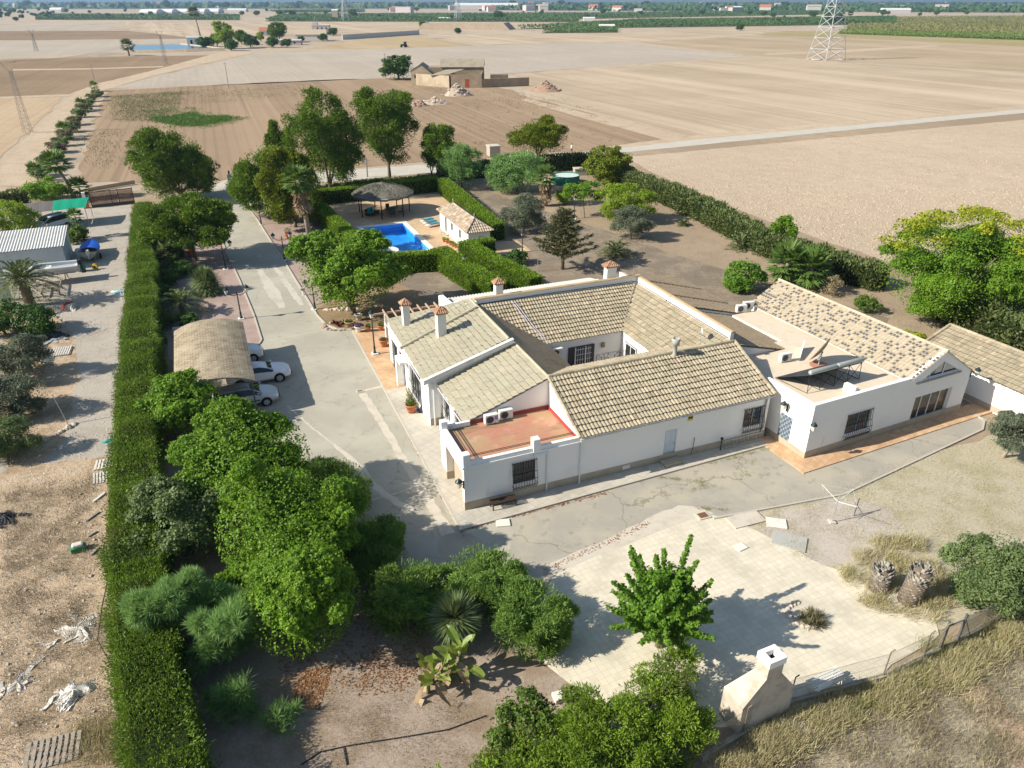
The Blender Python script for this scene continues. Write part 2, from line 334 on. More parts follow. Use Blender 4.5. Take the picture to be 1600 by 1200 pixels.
# --- neighbour's gravel lane and rough plot
sheet('gravel_yard', pxs([(0, 480), (0, 318), (60, 316), (140, 322), (207, 318), (204, 360), (192, 480), (184, 620), (178, 720), (120, 742), (40, 735), (0, 760)]), .02, G_grey, .25, 2)
sheet('rough_ground', pxs([(178, 712), (170, 860), (152, 1000), (200, 1130), (250, 1250), (-500, 1300), (-500, 900), (0, 740), (90, 722)]), .026, S_rough, .3, 2)
# --- estate: garden earth, driveway, gravel strips
sheet('yard_ground', ms([(22.5, 22), (27, 30), (38.5, 8), (44, 12), (37, 34), (28, 72), (22, 76), (1, 80), (-6, 82), (-6, 70), (0.5, 60), (3, 40), (-1, 29), (2, 26)]), .02, S_yard, .3, 2, hole=POOLH)
sheet('garden_ground', [m(-15.6, 9)[:2], m(-11, 10)[:2], m(-7, 6)[:2], m(-4.5, -4)[:2], m(0, -6)[:2], m(-.4, -11.2)[:2], m(1.3, -14.5)[:2], m(6.5, -17.5)[:2], m(3, -22)[:2], m(-10, -26)[:2], m(-14.5, -20)[:2]], .02, S_garden, .3, 1.5)
sheet('dry_lawn', pxs([(1135, 812), (1200, 782), (1530, 690), (1600, 640), (1900, 700), (1900, 850), (1600, 925), (1470, 985), (1400, 960), (1300, 895), (1190, 840)]), .02, S_drygrass, .3, 1.5)
sheet('fence_strip', [at(1100, 1190)[:2], at(1230, 1108)[:2], at(1380, 1068)[:2], at(1490, 1010)[:2], at(1700, 890)[:2], at(2100, 900)[:2], at(1900, 1500)[:2], at(1000, 1500)[:2]], .03, S_strip, .2, 1.2)
sheet('trodden_path', pxs([(1495, 1078), (1525, 1062), (1560, 1085), (1610, 1150), (1660, 1230), (1590, 1230), (1545, 1135)]), .036, soil('reddish_path', (.44, .33, .23), (.48, .37, .265), (.36, .25, .16), clod=2, bumpd=.04, fine=6), .15, .5)
drive = sheet('driveway', ms([(-6.7, 89.6), (-6.3, 80), (-4.95, 67.2), (-4.35, 56), (-3.75, 46.3), (-3.0, 32), (-2.6, 29.3), (-1.9, 28), (-.75, 27.3), (-.75, -1.4), (19.9, -.85), (35.5, -2), (35.8, -3.9), (34.5, -4.6), (20.5, -6.9), (12.5, -5.8), (11, -5), (2.4, -7.0), (-3.2, -7.5), (-6.4, -3), (-8, 5), (-10, 8.5), (-14.5, 14.5), (-14.5, 26.5), (-9.2, 27), (-8.1, 28.2), (-8.2, 34), (-8.7, 44), (-9.4, 54.6), (-10.3, 74), (-11, 87)]), .03, concrete)
sheet('old_drive', ms([(3.2, -1.4), (19.9, -.85), (21.2, -1.6), (24, -3.0), (35, -1.9), (35.6, -3.9), (34.4, -4.6), (20.5, -6.7), (12.6, -5.7), (11, -4.9), (2.5, -6.9), (-.5, -7.0), (1.5, -3)]), .034, conc_old, .12, 1)
gl = sheet('gravel_bed', ms([(-8.15, 28.2), (-8.3, 34), (-8.8, 44), (-9.5, 54.6), (-10.3, 74), (-10.9, 84), (-14.7, 84), (-15.4, 30), (-15.3, 27), (-9.5, 27), (-8.7, 27.3)]), .034, G_pink, .0)
gr = sheet('gravel_bed', ms([(-6.3, 84), (-4.85, 67.2), (-4.25, 56), (-3.65, 46.3), (-3.0, 34.5), (.2, 36), (1.3, 50), (1.2, 66), (-1, 76)]), .034, G_pink, .1, 1.5)
sheet('planting_bed', ms([(-2.95, 33.5), (-2.75, 30.5), (-2.45, 29.3), (-1.7, 28.2), (-.6, 27.6), (6, 26.5), (8, 31), (6, 37), (0, 36)]), .036, soil('bed_earth', (.27, .19, .11), (.33, .24, .15), (.22, .16, .09), clod=3, bumpd=.05, fine=8))
# pale wheel tracks and cement repairs in the driveway
def band(name, pts, w, z, mt, jit=.0, step=.7, seed=1):
    L = []; Rr = []
    for i, (u, v) in enumerate(pts):
        a = pts[max(i - 1, 0)]; b = pts[min(i + 1, len(pts) - 1)]; d = math.hypot(b[0] - a[0], b[1] - a[1]); nx, ny = -(b[1] - a[1]) / d, (b[0] - a[0]) / d
        ww = w[i] if hasattr(w, '__len__') else w
        L.append((u + nx * ww / 2, v + ny * ww / 2)); Rr.append((u - nx * ww / 2, v - ny * ww / 2))
    return sheet(name, ms(Rr + L[::-1]), z, mt, jit, step, seed)
band('worn_track', [(-6.6, 47), (-6.3, 43), (-6.0, 39.5), (-5.7, 35)], [.5, .9, 1.2, .6], .037, track_wear, .1, .5, 2)
band('worn_track', [(-5.0, 48), (-4.6, 43), (-4.2, 38), (-3.9, 35)], [.4, .6, .6, .4], .037, track_wear, .1, .5, 3)
band('cement_seam', [(-2.35, 15.8), (-2.05, 11), (-1.8, 5.5), (-1.55, 1), (-1.45, -1.5)], [.55, .5, .5, .55, .8], .038, pale_cement, .06, .35, 4)
band('cement_seam', [(-2.5, 16.1), (-.8, 16.3)], .3, .039, pale_cement, .02, .5, 5)
band('cement_seam', [(-5.6, 10), (-4.9, 8), (-4.4, 6), (-4.1, 4.3), (-3.3, 2.2), (-2.6, 1.2)], [.2, .35, .5, .4, .45, .35], .038, pale_cement, .07, .35, 6)
band('cement_seam', [(-6.3, 2.9), (-3, 3.1), (-.75, 3.6)], .14, .039, pale_cement, .02, .5, 7)
band('cement_seam', [(-7.6, 16), (-6.5, 12.5), (-5.6, 10)], .12, .038, pale_cement, .04, .4, 8)
band('cement_seam', [(-8.15, 27.9), (-2.0, 28.4)], .1, .038, pale_cement, .02, .6, 9)
sheet('cement_patch', ms([(-1.2, 2.8), (-.75, -1.4), (0, -2.6), (-.4, -5), (-2.5, -6.8), (-2.2, -2)]), .036, mat('sandy_cement', (.40, .35, .27), .95, [('noise', .7, (.31, .28, .23), .4, .65, .9)]), .15, .6, 3)
# house platform and terraces (a real step above the drive)
mb = MB(); mb.prism([(-.7, -1.35), (19.9, -.8), (19.9, 1), (7, 1), (7, 3), (4, 12), (1.5, 15.5), (-.7, 15.5)], 'z', -.1, .12); o = struct(mb.build('house_platform', plat_tile)); o.location = m(0, 0); o.rotation_euler = (0, 0, MA)
mb = MB(); mb.prism([(-.7, 15.5), (1.5, 15.5), (7, 17), (6.5, 26.4), (-.7, 27.2)], 'z', -.1, .122); o = struct(mb.build('front_terrace', orange_tile)); o.location = m(0, 0); o.rotation_euler = (0, 0, MA)
def mobj(o): o.location = m(0, 0); o.rotation_euler = (0, 0, MA); return o
mb = MB(); mb.prism([(-.82, -1.5), (-.7, -1.35), (-.7, 27.2), (-.82, 27.3)], 'z', -.1, .13); mb.prism([(-.82, -1.5), (20, -.93), (20, -.8), (-.7, -1.35)], 'z', -.1, .131); mobj(struct(mb.build('platform_kerb', kerb_m)))
mb = MB()
for L in ([(-8.15, 28.2), (-8.25, 34), (-8.75, 44), (-9.45, 54.6), (-10.3, 74), (-10.9, 84)], [(-8.15, 28.2), (-8.4, 27.5), (-9.2, 27.1), (-10, 26.95)], [(-6.3, 84), (-4.9, 67.2), (-4.3, 56), (-3.7, 46.3), (-3.0, 32), (-2.6, 29.4), (-1.9, 28.1), (-.8, 27.45)]):
    for a, b in zip(L, L[1:]):
        d = math.hypot(b[0] - a[0], b[1] - a[1]); nx, ny = -(b[1] - a[1]) / d * .07, (b[0] - a[0]) / d * .07
        mb.prism([(a[0] - nx, a[1] - ny), (b[0] - nx, b[1] - ny), (b[0] + nx, b[1] + ny), (a[0] + nx, a[1] + ny)], 'z', 0, .12)
mobj(struct(mb.build('driveway_kerb', kerb_m)))
# cream paved square, its edging, slabs
sheet('cream_terrace', ms([(2.5, -6.2), (7, -5.5), (11.4, -4.85), (13, -5.95), (14, -8), (15.2, -11), (17.5, -13.6), (18, -15), (16.6, -16.4), (11, -17.2), (7.5, -17.8), (2.5, -15.6), (.7, -13.6), (-.3, -11.2), (.7, -8.4)]), .045, cream_tile, .1, .8)
sheet('pale_apron', ms([(2.2, -6.3), (2.4, -5.6), (6.8, -4.9), (9.6, -4.2), (11.2, -4.0), (12.2, -4.6), (12.6, -5.4), (11.4, -5.2), (7, -5.8)]), .049, pale_cement, .08, .5, 4)
mb = MB(); 
for a, b in (((12.3, -5.75), (20.5, -6.75)), ((20.5, -6.75), (34.3, -4.7)), ((34.3, -4.7), (35.5, -3.9)), ((35.5, -3.9), (35.7, -2.6))):
    d = math.hypot(b[0] - a[0], b[1] - a[1]); nx, ny = -(b[1] - a[1]) / d * .06, (b[0] - a[0]) / d * .06
    mb.prism([(a[0] - nx, a[1] - ny), (b[0] - nx, b[1] - ny), (b[0] + nx, b[1] + ny), (a[0] + nx, a[1] + ny)], 'z', 0, .11)
mobj(struct(mb.build('drive_edging', kerb_m)))
mb = MB()
for k in range(14): a = .25 * k; mb.prism([(14.0 + a * .95, -7.9 - a * 2.2 + .0), (14.12 + a * .95, -7.85 - a * 2.2), (14.32 + a * .95, -8.3 - a * 2.2), (14.2 + a * .95, -8.37 - a * 2.2)], 'z', 0, .08) if 0 else None
# pool terrace
sheet('pool_terrace', ms([(4.6, 67), (4.6, 60), (6.1, 46.6), (9.5, 46), (12.6, 45.5), (14.2, 33), (15.3, 33), (15.6, 42), (22.5, 42.2), (22.5, 46.5), (19.8, 47), (21, 72.5), (12, 74), (4.6, 74)]), .05, deck_tile, hole=POOLH)
sheet('gravel_patch', pxs([(1180, 835), (1215, 800), (1300, 780), (1390, 795), (1420, 850), (1380, 880), (1320, 880), (1270, 880), (1225, 850)]), .023, soil('pale_gravel', (.44, .395, .33), (.49, .44, .375), (.38, .33, .26), clod=6, bumpd=.04, fine=10), .35, .8)
# --- hazy hills beyond the plain
def hills():
    V = []; Fq = []; n = 160
    r = np.random.default_rng(3)
    for k, (dist, hh) in enumerate(((11500, 260), (13500, 420), (15500, 620))):
        xs = np.linspace(-15000, 15000, n); h = hh * .35 * np.ones(n)
        for o_ in range(1, 7): h += hh * .5 / o_ * np.sin(xs / 15000 * math.pi * o_ * 1.7 + r.uniform(0, 6))
        h = np.clip(h, 15, None); b = len(V)
        for j, (dy, f) in enumerate(((-1400, 0), (-700, .45), (0, 1), (1500, .1))):
            for i in range(n): V.append((xs[i], dist + dy + 150 * math.sin(i * .7 + j), h[i] * f * (1 + .12 * math.sin(i * 1.9 + j * 3)) - 1))
        for j in range(3):
            for i in range(n - 1): Fq.append((b + j * n + i, b + j * n + i + 1, b + (j + 1) * n + i + 1, b + (j + 1) * n + i))
    o = npmesh('hills', np.array(V), np.array(Fq), mat('hill_scrub', (.13, .125, .085), 1, [('noise', .002, (.22, .19, .14), .4, .65, .8)])); o['kind'] = 'structure'
hills()
# ================================================================ HOUSE
white = mat('white_render', (.80, .79, .76), .9, [('noise', .5, (.70, .68, .64), .5, .75, .5), ('noise', 3, (.74, .72, .68), .55, .8, .4), ('noise', 1.2, (.50, .47, .41), .62, .8, .5, 0, (1, 1, .25))], bump=(20, .15, .01))
dirty_white = mat('stained_white_render', (.70, .69, .65), .9, [('noise', 1.5, (.45, .44, .41), .5, .72, .7, 0, (1, 1, .35)), ('noise', 5, (.58, .56, .52), .5, .8, .5)])
plinth_m = mat('beige_plinth', (.42, .36, .27), .9, [('noise', 1.5, (.34, .29, .22), .45, .7, .7)])
coping_m = mat('old_tile_coping', (.46, .33, .19), .9, [('noise', 1.7, (.30, .26, .18), .45, .7, .8), ('noise', 6, (.55, .42, .27), .5, .8, .5)])
glass_m = mat('dark_window_glass', (.035, .042, .05), .06, spec=.6)
frame_w = mat('white_frame', (.72, .73, .73), .5)
frame_d = mat('dark_frame', (.05, .045, .045), .5)
iron = mat('black_iron', (.022, .022, .024), .55, spec=.3)
shutter_m = mat('beige_shutter', (.43, .35, .26), .7, [('wave', 9, (.26, .2, .14), .5, .9, .8, 0, (0, 0, 1))])
grey_metal = mat('galvanised_metal', (.42, .43, .43), .45, [('noise', 3, (.30, .30, .29), .5, .75, .6)], metal=.5)
dark_metal = mat('dark_grey_metal', (.10, .105, .11), .45)
white_plastic = mat('white_plastic', (.70, .70, .66), .45)
terracotta = mat('terracotta', (.45, .17, .07), .75, [('noise', 6, (.55, .25, .12), .5, .75, .6)])
lamp_green = mat('green_black_paint', (.02, .035, .035), .4)
opal = mat('lamp_glass', (.62, .60, .52), .25)
pipe_w = mat('white_pipe', (.66, .70, .72), .4)
def tile_roofmat(name, a, b, lich, dark=None):
    t = NT(name); c = t.mix(t.attr(), a, b)
    c = t.mix(t.mul(t.step(t.noise(.8, 5), .4, .65), .6), c, lich)
    c = t.mix(t.mul(t.step(t.noise(5, 4), .52, .75), .5), c, tuple(x * .55 for x in a))
    c = t.mix(t.mul(t.step(t.noise(.45, 6, None, .7), .55, .72), .5), c, tuple(x * .6 for x in lich))
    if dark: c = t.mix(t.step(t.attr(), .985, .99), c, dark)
    t.l(c, t.b.inputs['Base Color']); t.b.inputs['Roughness'].default_value = .95; t.b.inputs['Specular IOR Level'].default_value = .1
    t.bump(t.noise(25, 3), .3, .01); return t.m
tile_old = tile_roofmat('lichened_roof_tiles', (.27, .225, .155), (.48, .405, .29), (.34, .31, .22), (.11, .09, .06))
tile_flat = tile_roofmat('grey_beige_roof_tiles', (.38, .34, .245), (.47, .425, .315), (.39, .375, .28), (.085, .075, .055))
tile_brown = tile_roofmat('brown_roof_tiles', (.32, .24, .155), (.42, .325, .22), (.36, .29, .2), (.08, .06, .04))
tile_new = tile_roofmat('pale_mottled_roof_tiles', (.42, .355, .26), (.53, .455, .34), (.47, .41, .31), (.125, .125, .13))
tile_pool = tile_roofmat('weathered_roof_tiles', (.22, .165, .11), (.58, .48, .37), (.42, .34, .25), (.14, .11, .08))
def tiles(mb, e0, e1, r0, r1, colw=.26, course=.42, amp=.055, lift=.05, seed=1, flat=False, mode='old', ns=6):
    """barrel tiles laid on the surface between eave e0-e1 and ridge r0-r1, clipped to its (possibly slanting) ends"""
    rr = random.Random(seed)
    e0, e1, r0, r1 = map(Vector, (e0, e1, r0, r1))
    a = (e1 - e0); La = a.length; a.normalize()
    x = lambda p: (p - e0).dot(a)
    xr0, xr1 = x(r0), x(r1)
    up0 = r0 - e0 - a * xr0; up1 = r1 - e1 - a * (xr1 - La)
    S = (up0.length + up1.length) / 2; nrm = a.cross(up0.normalized()).normalized()
    if nrm.z < 0: nrm = -nrm
    nc = max(1, round(S / course))
    for k in range(nc):
        t0, t1 = k / nc, min(1.0, (k + 1.06) / nc); tm = (k + .5) / nc
        xl, xh = xr0 * tm, La + (xr1 - La) * tm
        i0, i1 = int(math.floor(xl / colw)), int(math.ceil(xh / colw)); jk = rr.uniform(-.02, .02) * colw
        for i in range(i0, i1):
            ja = rr.uniform(-.012, .012); jz = rr.uniform(-.006, .012); rv = min(.97, max(0, rr.gauss(.5, .22)))
            dark = mode == 'mottled' and rr.random() < .0
            vs = []; cols = ns + 1
            for q in range(cols):
                f = q / ns; xx = (i + f) * colw + jk
                xx = min(max(xx, xl), xh)
                h = (amp * (abs(math.sin(math.pi * f)) if not flat else (.35 + .65 * (1 if f < .7 else .0))) )
                if flat: h = amp * (.6 + .35 * math.sin(math.pi * f))
                w = xx / La if La else 0
                for t, dl in ((t0, lift), (t1, .0)):
                    up = up0 * (1 - w) + up1 * w
                    p = e0 + a * xx + up * (t + (ja if t == t0 else 0) * .4) + nrm * (h + dl + jz + .02)
                    vs.append(tuple(p))
            fs = [(2 * q, 2 * q + 2, 2 * q + 3, 2 * q + 1) for q in range(ns)]
            mb.add(vs, fs, rv)
            # front edge of the course, coloured dark for gaps and course shadow lines
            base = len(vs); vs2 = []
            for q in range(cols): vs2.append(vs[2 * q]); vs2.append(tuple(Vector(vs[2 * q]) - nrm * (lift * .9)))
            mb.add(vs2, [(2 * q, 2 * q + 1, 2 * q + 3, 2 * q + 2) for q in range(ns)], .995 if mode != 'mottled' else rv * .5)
            if mode == 'mottled' and rr.random() < .42:
                # darker patch on the lower part of one cover tile
                f0, f1 = .15, .8; v3 = []; 
                for f in (f0, .5, f1):
                    h = amp * abs(math.sin(math.pi * f)) + .008; xx = (i + f) * colw + jk
                    if not (xl < xx < xh): v3 = []; break
                    for t, dl in ((t0, lift), (t0 + .72 / nc, lift * .4)):
                        w = xx / La; up = up0 * (1 - w) + up1 * w
                        v3.append(tuple(e0 + a * xx + up * t + nrm * (h + dl + jz + .022)))
                if v3: mb.add(v3, [(0, 2, 3, 1), (2, 4, 5, 3)], .995)
def ridge(mb, a, b, r=.12, seg=.42, rv=.5, seed=2):
    a, b = Vector(a), Vector(b); L = (b - a).length; n = max(1, int(L / seg)); rr = random.Random(seed)
    for i in range(n):
        p, q = a.lerp(b, i / n), a.lerp(b, (i + 1.12) / n if i < n - 1 else 1)
        mb.tube([tuple(p), tuple(q)], [r * 1.06, r * .9], 8, True, rr.uniform(.1, .9))
hr = thing('villa', 'white courtyard villa with old tiled roofs and red garage terrace', 'house', m(0, 0), MA)
# --- walls
w = MB()
w.prism([(.5, .17), (6.9, .17), (6.9, 4.2), (.5, 4.2)], 'z', 0, 2.93)               # garage core
w.box(0, .004, 0, .5, .32, 2.93); w.box(.5, .004, 0, .6, .17, 2.93); w.box(.5, .004, 2.9, 6.9, .17, 2.93); w.box(0, 3.2, 0, .5, 4.2, 2.93); w.box(0, .32, 2.45, .5, 3.2, 2.93)
w.panel((0, 0, 0), (1, 0), 6.9, 2.93, [(2.85, 4.2, 1.05, 2.45)], .16, (0, -1))
w.prism([(.17, 0), (8.0, 0), (8.0, 3.25), (4.15, 4.98), (.17, 3.42)], 'x', 6.9, 20.3); w.box(6.9, .003, 0, 6.95, .17, 3.36); w.box(20.25, .003, 0, 20.3, .17, 3.36)  # front wing
w.panel((6.9, -.004, 0), (1, 0), 13.4, 3.36, [(5.8, 6.65, .28, 2.3), (11.55, 13.0, 1.15, 2.5)], .16, (0, -1))
w.prism([(1.87, 0), (6.9, 0), (6.9, 4.9), (1.87, 3.05)], 'y', 4.2, 9.45); w.box(1.7, 4.2, 0, 1.87, 4.25, 3.02)             # west wing, near part
w.prism([(1.04, 0), (6.9, 0), (6.9, 5.08), (6.45, 5.22), (1.04, 3.4)], 'y', 9.45, 17.4); w.box(.85, 9.45, 0, 1.04, 9.5, 3.38); w.box(.85, 20.25, 0, 1.04, 20.3, 3.38)  # west wing, far part
w.prism([(1.04, 0), (6.6, 0), (6.6, 4.2), (1.04, 3.35)], 'y', 17.4, 20.3)
w.prism([(6.9, 0), (10.5, 0), (10.5, 2.9), (6.9, 4.85)], 'y', 4.3, 17.2)           # east slope body
w.prism([(12.9, 0), (17.3, 0), (17.3, 5.4), (16.98, 5.4), (16.98, 4.8), (12.9, 2.85)], 'x', 6.9, 20.9)
w.prism([(17.1, 0), (20.9, 0), (20.9, 5.4), (20.6, 5.4), (20.6, 4.6), (17.1, 2.85)], 'y', 4.9, 16.75)
w.prism([(17.3, 0), (23.4, 0), (23.4, 3.1), (17.3, 4.1)], 'x', 6.2, 20.6)           # rear lean-to
w.prism([(17.3, 0), (23.5, 0), (23.5, 3.6), (23.2, 3.75), (20, 4.0), (17.3, 5.0)], 'x', 5.9, 6.2)   # white end wall of it
w.prism([(20.9, 0), (26.4, 0), (26.4, 2.95), (20.9, 4.35)], 'y', 4.9, 11.6)          # east lean-tos
w.prism([(20.9, 0), (27.3, 0), (27.3, 3.1), (20.9, 4.75)], 'y', 11.6, 20.2)
w.panel((.846, 20.3, 0), (0, -1), 10.85, 3.38, [(1.2, 2.6, .15, 2.3), (3.6, 4.6, .15, 2.35), (6.3, 8.9, .2, 2.75)], .18, (-1, 0))
w.panel((1.694, 9.45, 0), (0, -1), 5.25, 3.0, [(.6, 1.7, .9, 2.5), (2.9, 4.4, .9, 2.6)], .16, (-1, 0))
w.box(.25, 15.7, 0, .84, 16.0, 2.5); w.box(.25, 14.6, 2.3, .84, 15.7, 2.5)             # little porch on the west front
w.build('wall', white, hr)
w = MB()
w.prism([(0, -.012), (6.9, -.012), (20.3, -.016), (20.3, .02), (0, .02)], 'z', .12, .62)
w.box(-.014, -.012, .12, 0, .33, .62); w.box(-.012, 3.19, .12, .51, 4.2, .62)
w.box(.855, 9.43, .12, 1.7, 9.449, .62); w.box(1.68, 4.2, .12, 1.694, 9.4, .62)
w.build('plinth', plinth_m, hr)
w = MB(); w.box(.44, .32, .1, .498, 3.2, 2.45); w.build('garage_shutter', shutter_m, hr)
# --- red terrace over the garage
w = MB(); w.prism([(.05, .05), (6.88, .05), (6.88, 4.15), (.05, 4.15)], 'z', 2.94, 2.96); w.build('terrace_floor', red_floor, hr)
w = MB(); w.box(.3, 4.11, 2.96, 6.86, 4.185, 3.16); w.box(6.82, .1, 2.96, 6.885, 4.1, 3.16); w.build('red_skirting', mat('red_paint', (.33, .06, .05), .7), hr)
w = MB(); w.box(-.1, -.1, 2.86, 6.9, -.006, 2.98); w.box(.32, -.02, 2.98, 6.88, .2, 3.22); w.box(-.03, .3, 2.98, .28, 3.9, 3.2)
for x in (-.04, 4.05): w.bbox((x + .2, .12, 3.35), (.42, .42, .78), 0, .02)
w.bbox((.16, 4.0, 3.3), (.4, .4, .68), 0, .02); w.box(.36, 3.92, 3.0, 1.75, 4.1, 3.28)
w.build('parapet', white, hr)
w = MB()
for d in (.0, .13): w.tube([(.42 + d, .35, 3.3), (.42 + d, 3.8, 3.3)], .022, 6)
for d in (0, .12): w.tube([(.45, .32 + d, 3.34), (6.7, .32 + d, 3.34)], .018, 6)
w.build('railing', iron, hr)
# --- roofs
w = MB(); tiles(w, (6.85, -.28, 3.28), (20.42, -.28, 3.28), (6.85, 4.15, 5.06), (20.42, 4.15, 5.06), .235, .42, lift=.07, seed=3)
tiles(w, (20.42, 8.25, 3.16), (6.85, 8.25, 3.16), (20.42, 4.15, 5.06), (6.85, 4.15, 5.06), .235, .42, seed=4)
ridge(w, (6.85, 4.15, 5.12), (20.45, 4.15, 5.12)); ridge(w, (6.83, -.25, 3.36), (6.83, 4.15, 5.12), .1); ridge(w, (20.4, -.25, 3.36), (20.4, 4.15, 5.12), .13)
w.build('front_roof', tile_old, hr)
w = MB(); tiles(w, (1.45, 9.5, 3.02), (1.45, 4.1, 3.02), (6.9, 9.5, 4.98), (6.9, 4.1, 4.98), .34, .40, .05, .085, 5, True)
ridge(w, (6.9, 9.5, 5.02), (6.9, 4.1, 5.02), .1); w.build('west_roof', tile_flat, hr)
w = MB(); tiles(w, (.78, 20.35, 3.44), (.55, 9.35, 3.38), (6.6, 17.75, 5.12), (6.5, 9.7, 5.28), .34, .40, .05, .085, 6, True)
ridge(w, (6.7, 17.7, 5.2), (6.55, 9.7, 5.34), .11); ridge(w, (.45, 14.9, 3.5), (6.5, 15.8, 5.35), .13, seed=8)
w.build('west_roof', tile_flat, hr)
w = MB(); w.prism([(.5, 3.3), (6.7, 5.22), (6.7, 5.5), (.5, 3.62)], 'y', 9.2, 9.46); w.build('roof_verge', dirty_white, hr)
w = MB(); tiles(w, (10.65, 4.6, 2.92), (10.65, 16.7, 2.92), (6.95, 4.6, 4.95), (6.95, 16.7, 4.95), .23, .4, seed=9); w.build('courtyard_roof', tile_brown, hr)
w = MB(); tiles(w, (9.8, 12.75, 2.88), (17.05, 12.75, 2.88), (6.95, 16.97, 4.95), (20.5, 16.97, 4.9), .235, .4, lift=.07, seed=10)
tiles(w, (17.0, 12.75, 2.9), (17.0, 5.2, 2.9), (20.58, 16.9, 4.84), (20.58, 4.5, 4.84), .28, .42, .06, .07, 11)
w.tube([(17.0, 12.8, 2.94), (20.3, 16.7, 4.9)], .05, 6, True, .1); w.build('courtyard_roof', tile_old, hr)
w = MB(); w.prism([(16.94, 5.4), (17.34, 5.4), (17.3, 5.48), (17.14, 5.52), (16.98, 5.48)], 'x', 6.75, 20.95)
w.prism([(20.56, 5.4), (20.94, 5.4), (20.9, 5.46), (20.75, 5.5), (20.6, 5.46)], 'y', 4.8, 16.7); w.build('parapet_coping', coping_m, hr)
def corrugated(mb, p0, p1, q0, q1, n, amp=.03):
    p0, p1, q0, q1 = map(Vector, (p0, p1, q0, q1))
    mb.grid(lambda a, b: (p0.lerp(p1, a)).lerp(q0.lerp(q1, a), b) + Vector((0, 0, amp * math.sin(a * n * math.pi * 2))), n * 4, 1)
w = MB(); corrugated(w, (6.25, 23.7, 3.2), (20.0, 23.7, 3.2), (6.25, 17.34, 4.25), (20.7, 17.34, 4.25), 52, .035)
w.build('corrugated_roof', mat('fibre_cement', (.47, .45, .41), .95, [('noise', 1.2, (.36, .345, .31), .45, .7, .7)]), hr)
w = MB(); tiles(w, (26.6, 4.75, 3.0), (26.6, 11.6, 3.0), (20.92, 4.75, 4.5), (20.92, 11.6, 4.5), .26, .42, seed=13)
tiles(w, (27.5, 11.5, 3.1), (27.5, 20.3, 3.1), (20.92, 11.5, 4.88), (20.92, 20.3, 4.88), .26, .42, seed=14)
for v in (13.9, 17.4): ridge(w, (27.4, v, 3.22), (20.95, v, 5.0), .1, seed=int(v))
w.build('lean_to_roof', tile_brown, hr)
# --- chimneys, vent
def chimney(u, v, z0, z1, sx, sy, cap=.55):
    c = MB(); c.bbox((u, v, (z0 - .6 + z1) / 2), (sx, sy, z1 - z0 + .6), 0, .015); o = c.build('chimney', dirty_white if z1 < 6 else white, hr)
    c = MB(); n = 4; h = .42
    e = [(-sx * .72, -sy * .72), (sx * .72, -sy * .72), (sx * .72, sy * .72), (-sx * .72, sy * .72)]
    for i in range(4):
        a, b = e[i], e[(i + 1) % 4]
        tiles(c, (u + a[0], v + a[1], z1 + .06), (u + b[0], v + b[1], z1 + .06), (u, v, z1 + h), (u + (b[0] - a[0]) * .02, v + (b[1] - a[1]) * .02, z1 + h), .16, .3, .05, .03, i + int(u * 7))
        ridge(c, (u + a[0], v + a[1], z1 + .1), (u, v, z1 + h + .04), .06, .3, seed=i)
    c.box(u - sx * .66, v - sy * .66, z1, u + sx * .66, v + sy * .66, z1 + .05)
    c.build('chimney_cap', mat('red_clay_tile', (.32, .14, .08), .85, rnd=(.44, .30, .19)) if 'red_clay_tile' not in MATS else MATS['red_clay_tile'], o)
chimney(1.78, 18.1, 4.0, 5.4, .52, .52); chimney(3.3, 14.3, 4.4, 5.95, .62, .62); chimney(8.9, 17.6, 5.2, 6.2, .6, .5); chimney(18.5, 17.65, 5.2, 6.3, .85, .55)
c = MB(); c.lathe((15.6, 3.95, 4.9), [(.24, -.1), (.2, .12), (.13, .25), (.13, .85), (.24, .9), (.26, 1.3), (.2, 1.32), (.2, 1.25)], 14); c.build('roof_vent', mat('grey_cement', (.36, .355, .32), .95, [('noise', 4, (.27, .27, .24), .45, .7, .7)]), hr, True)
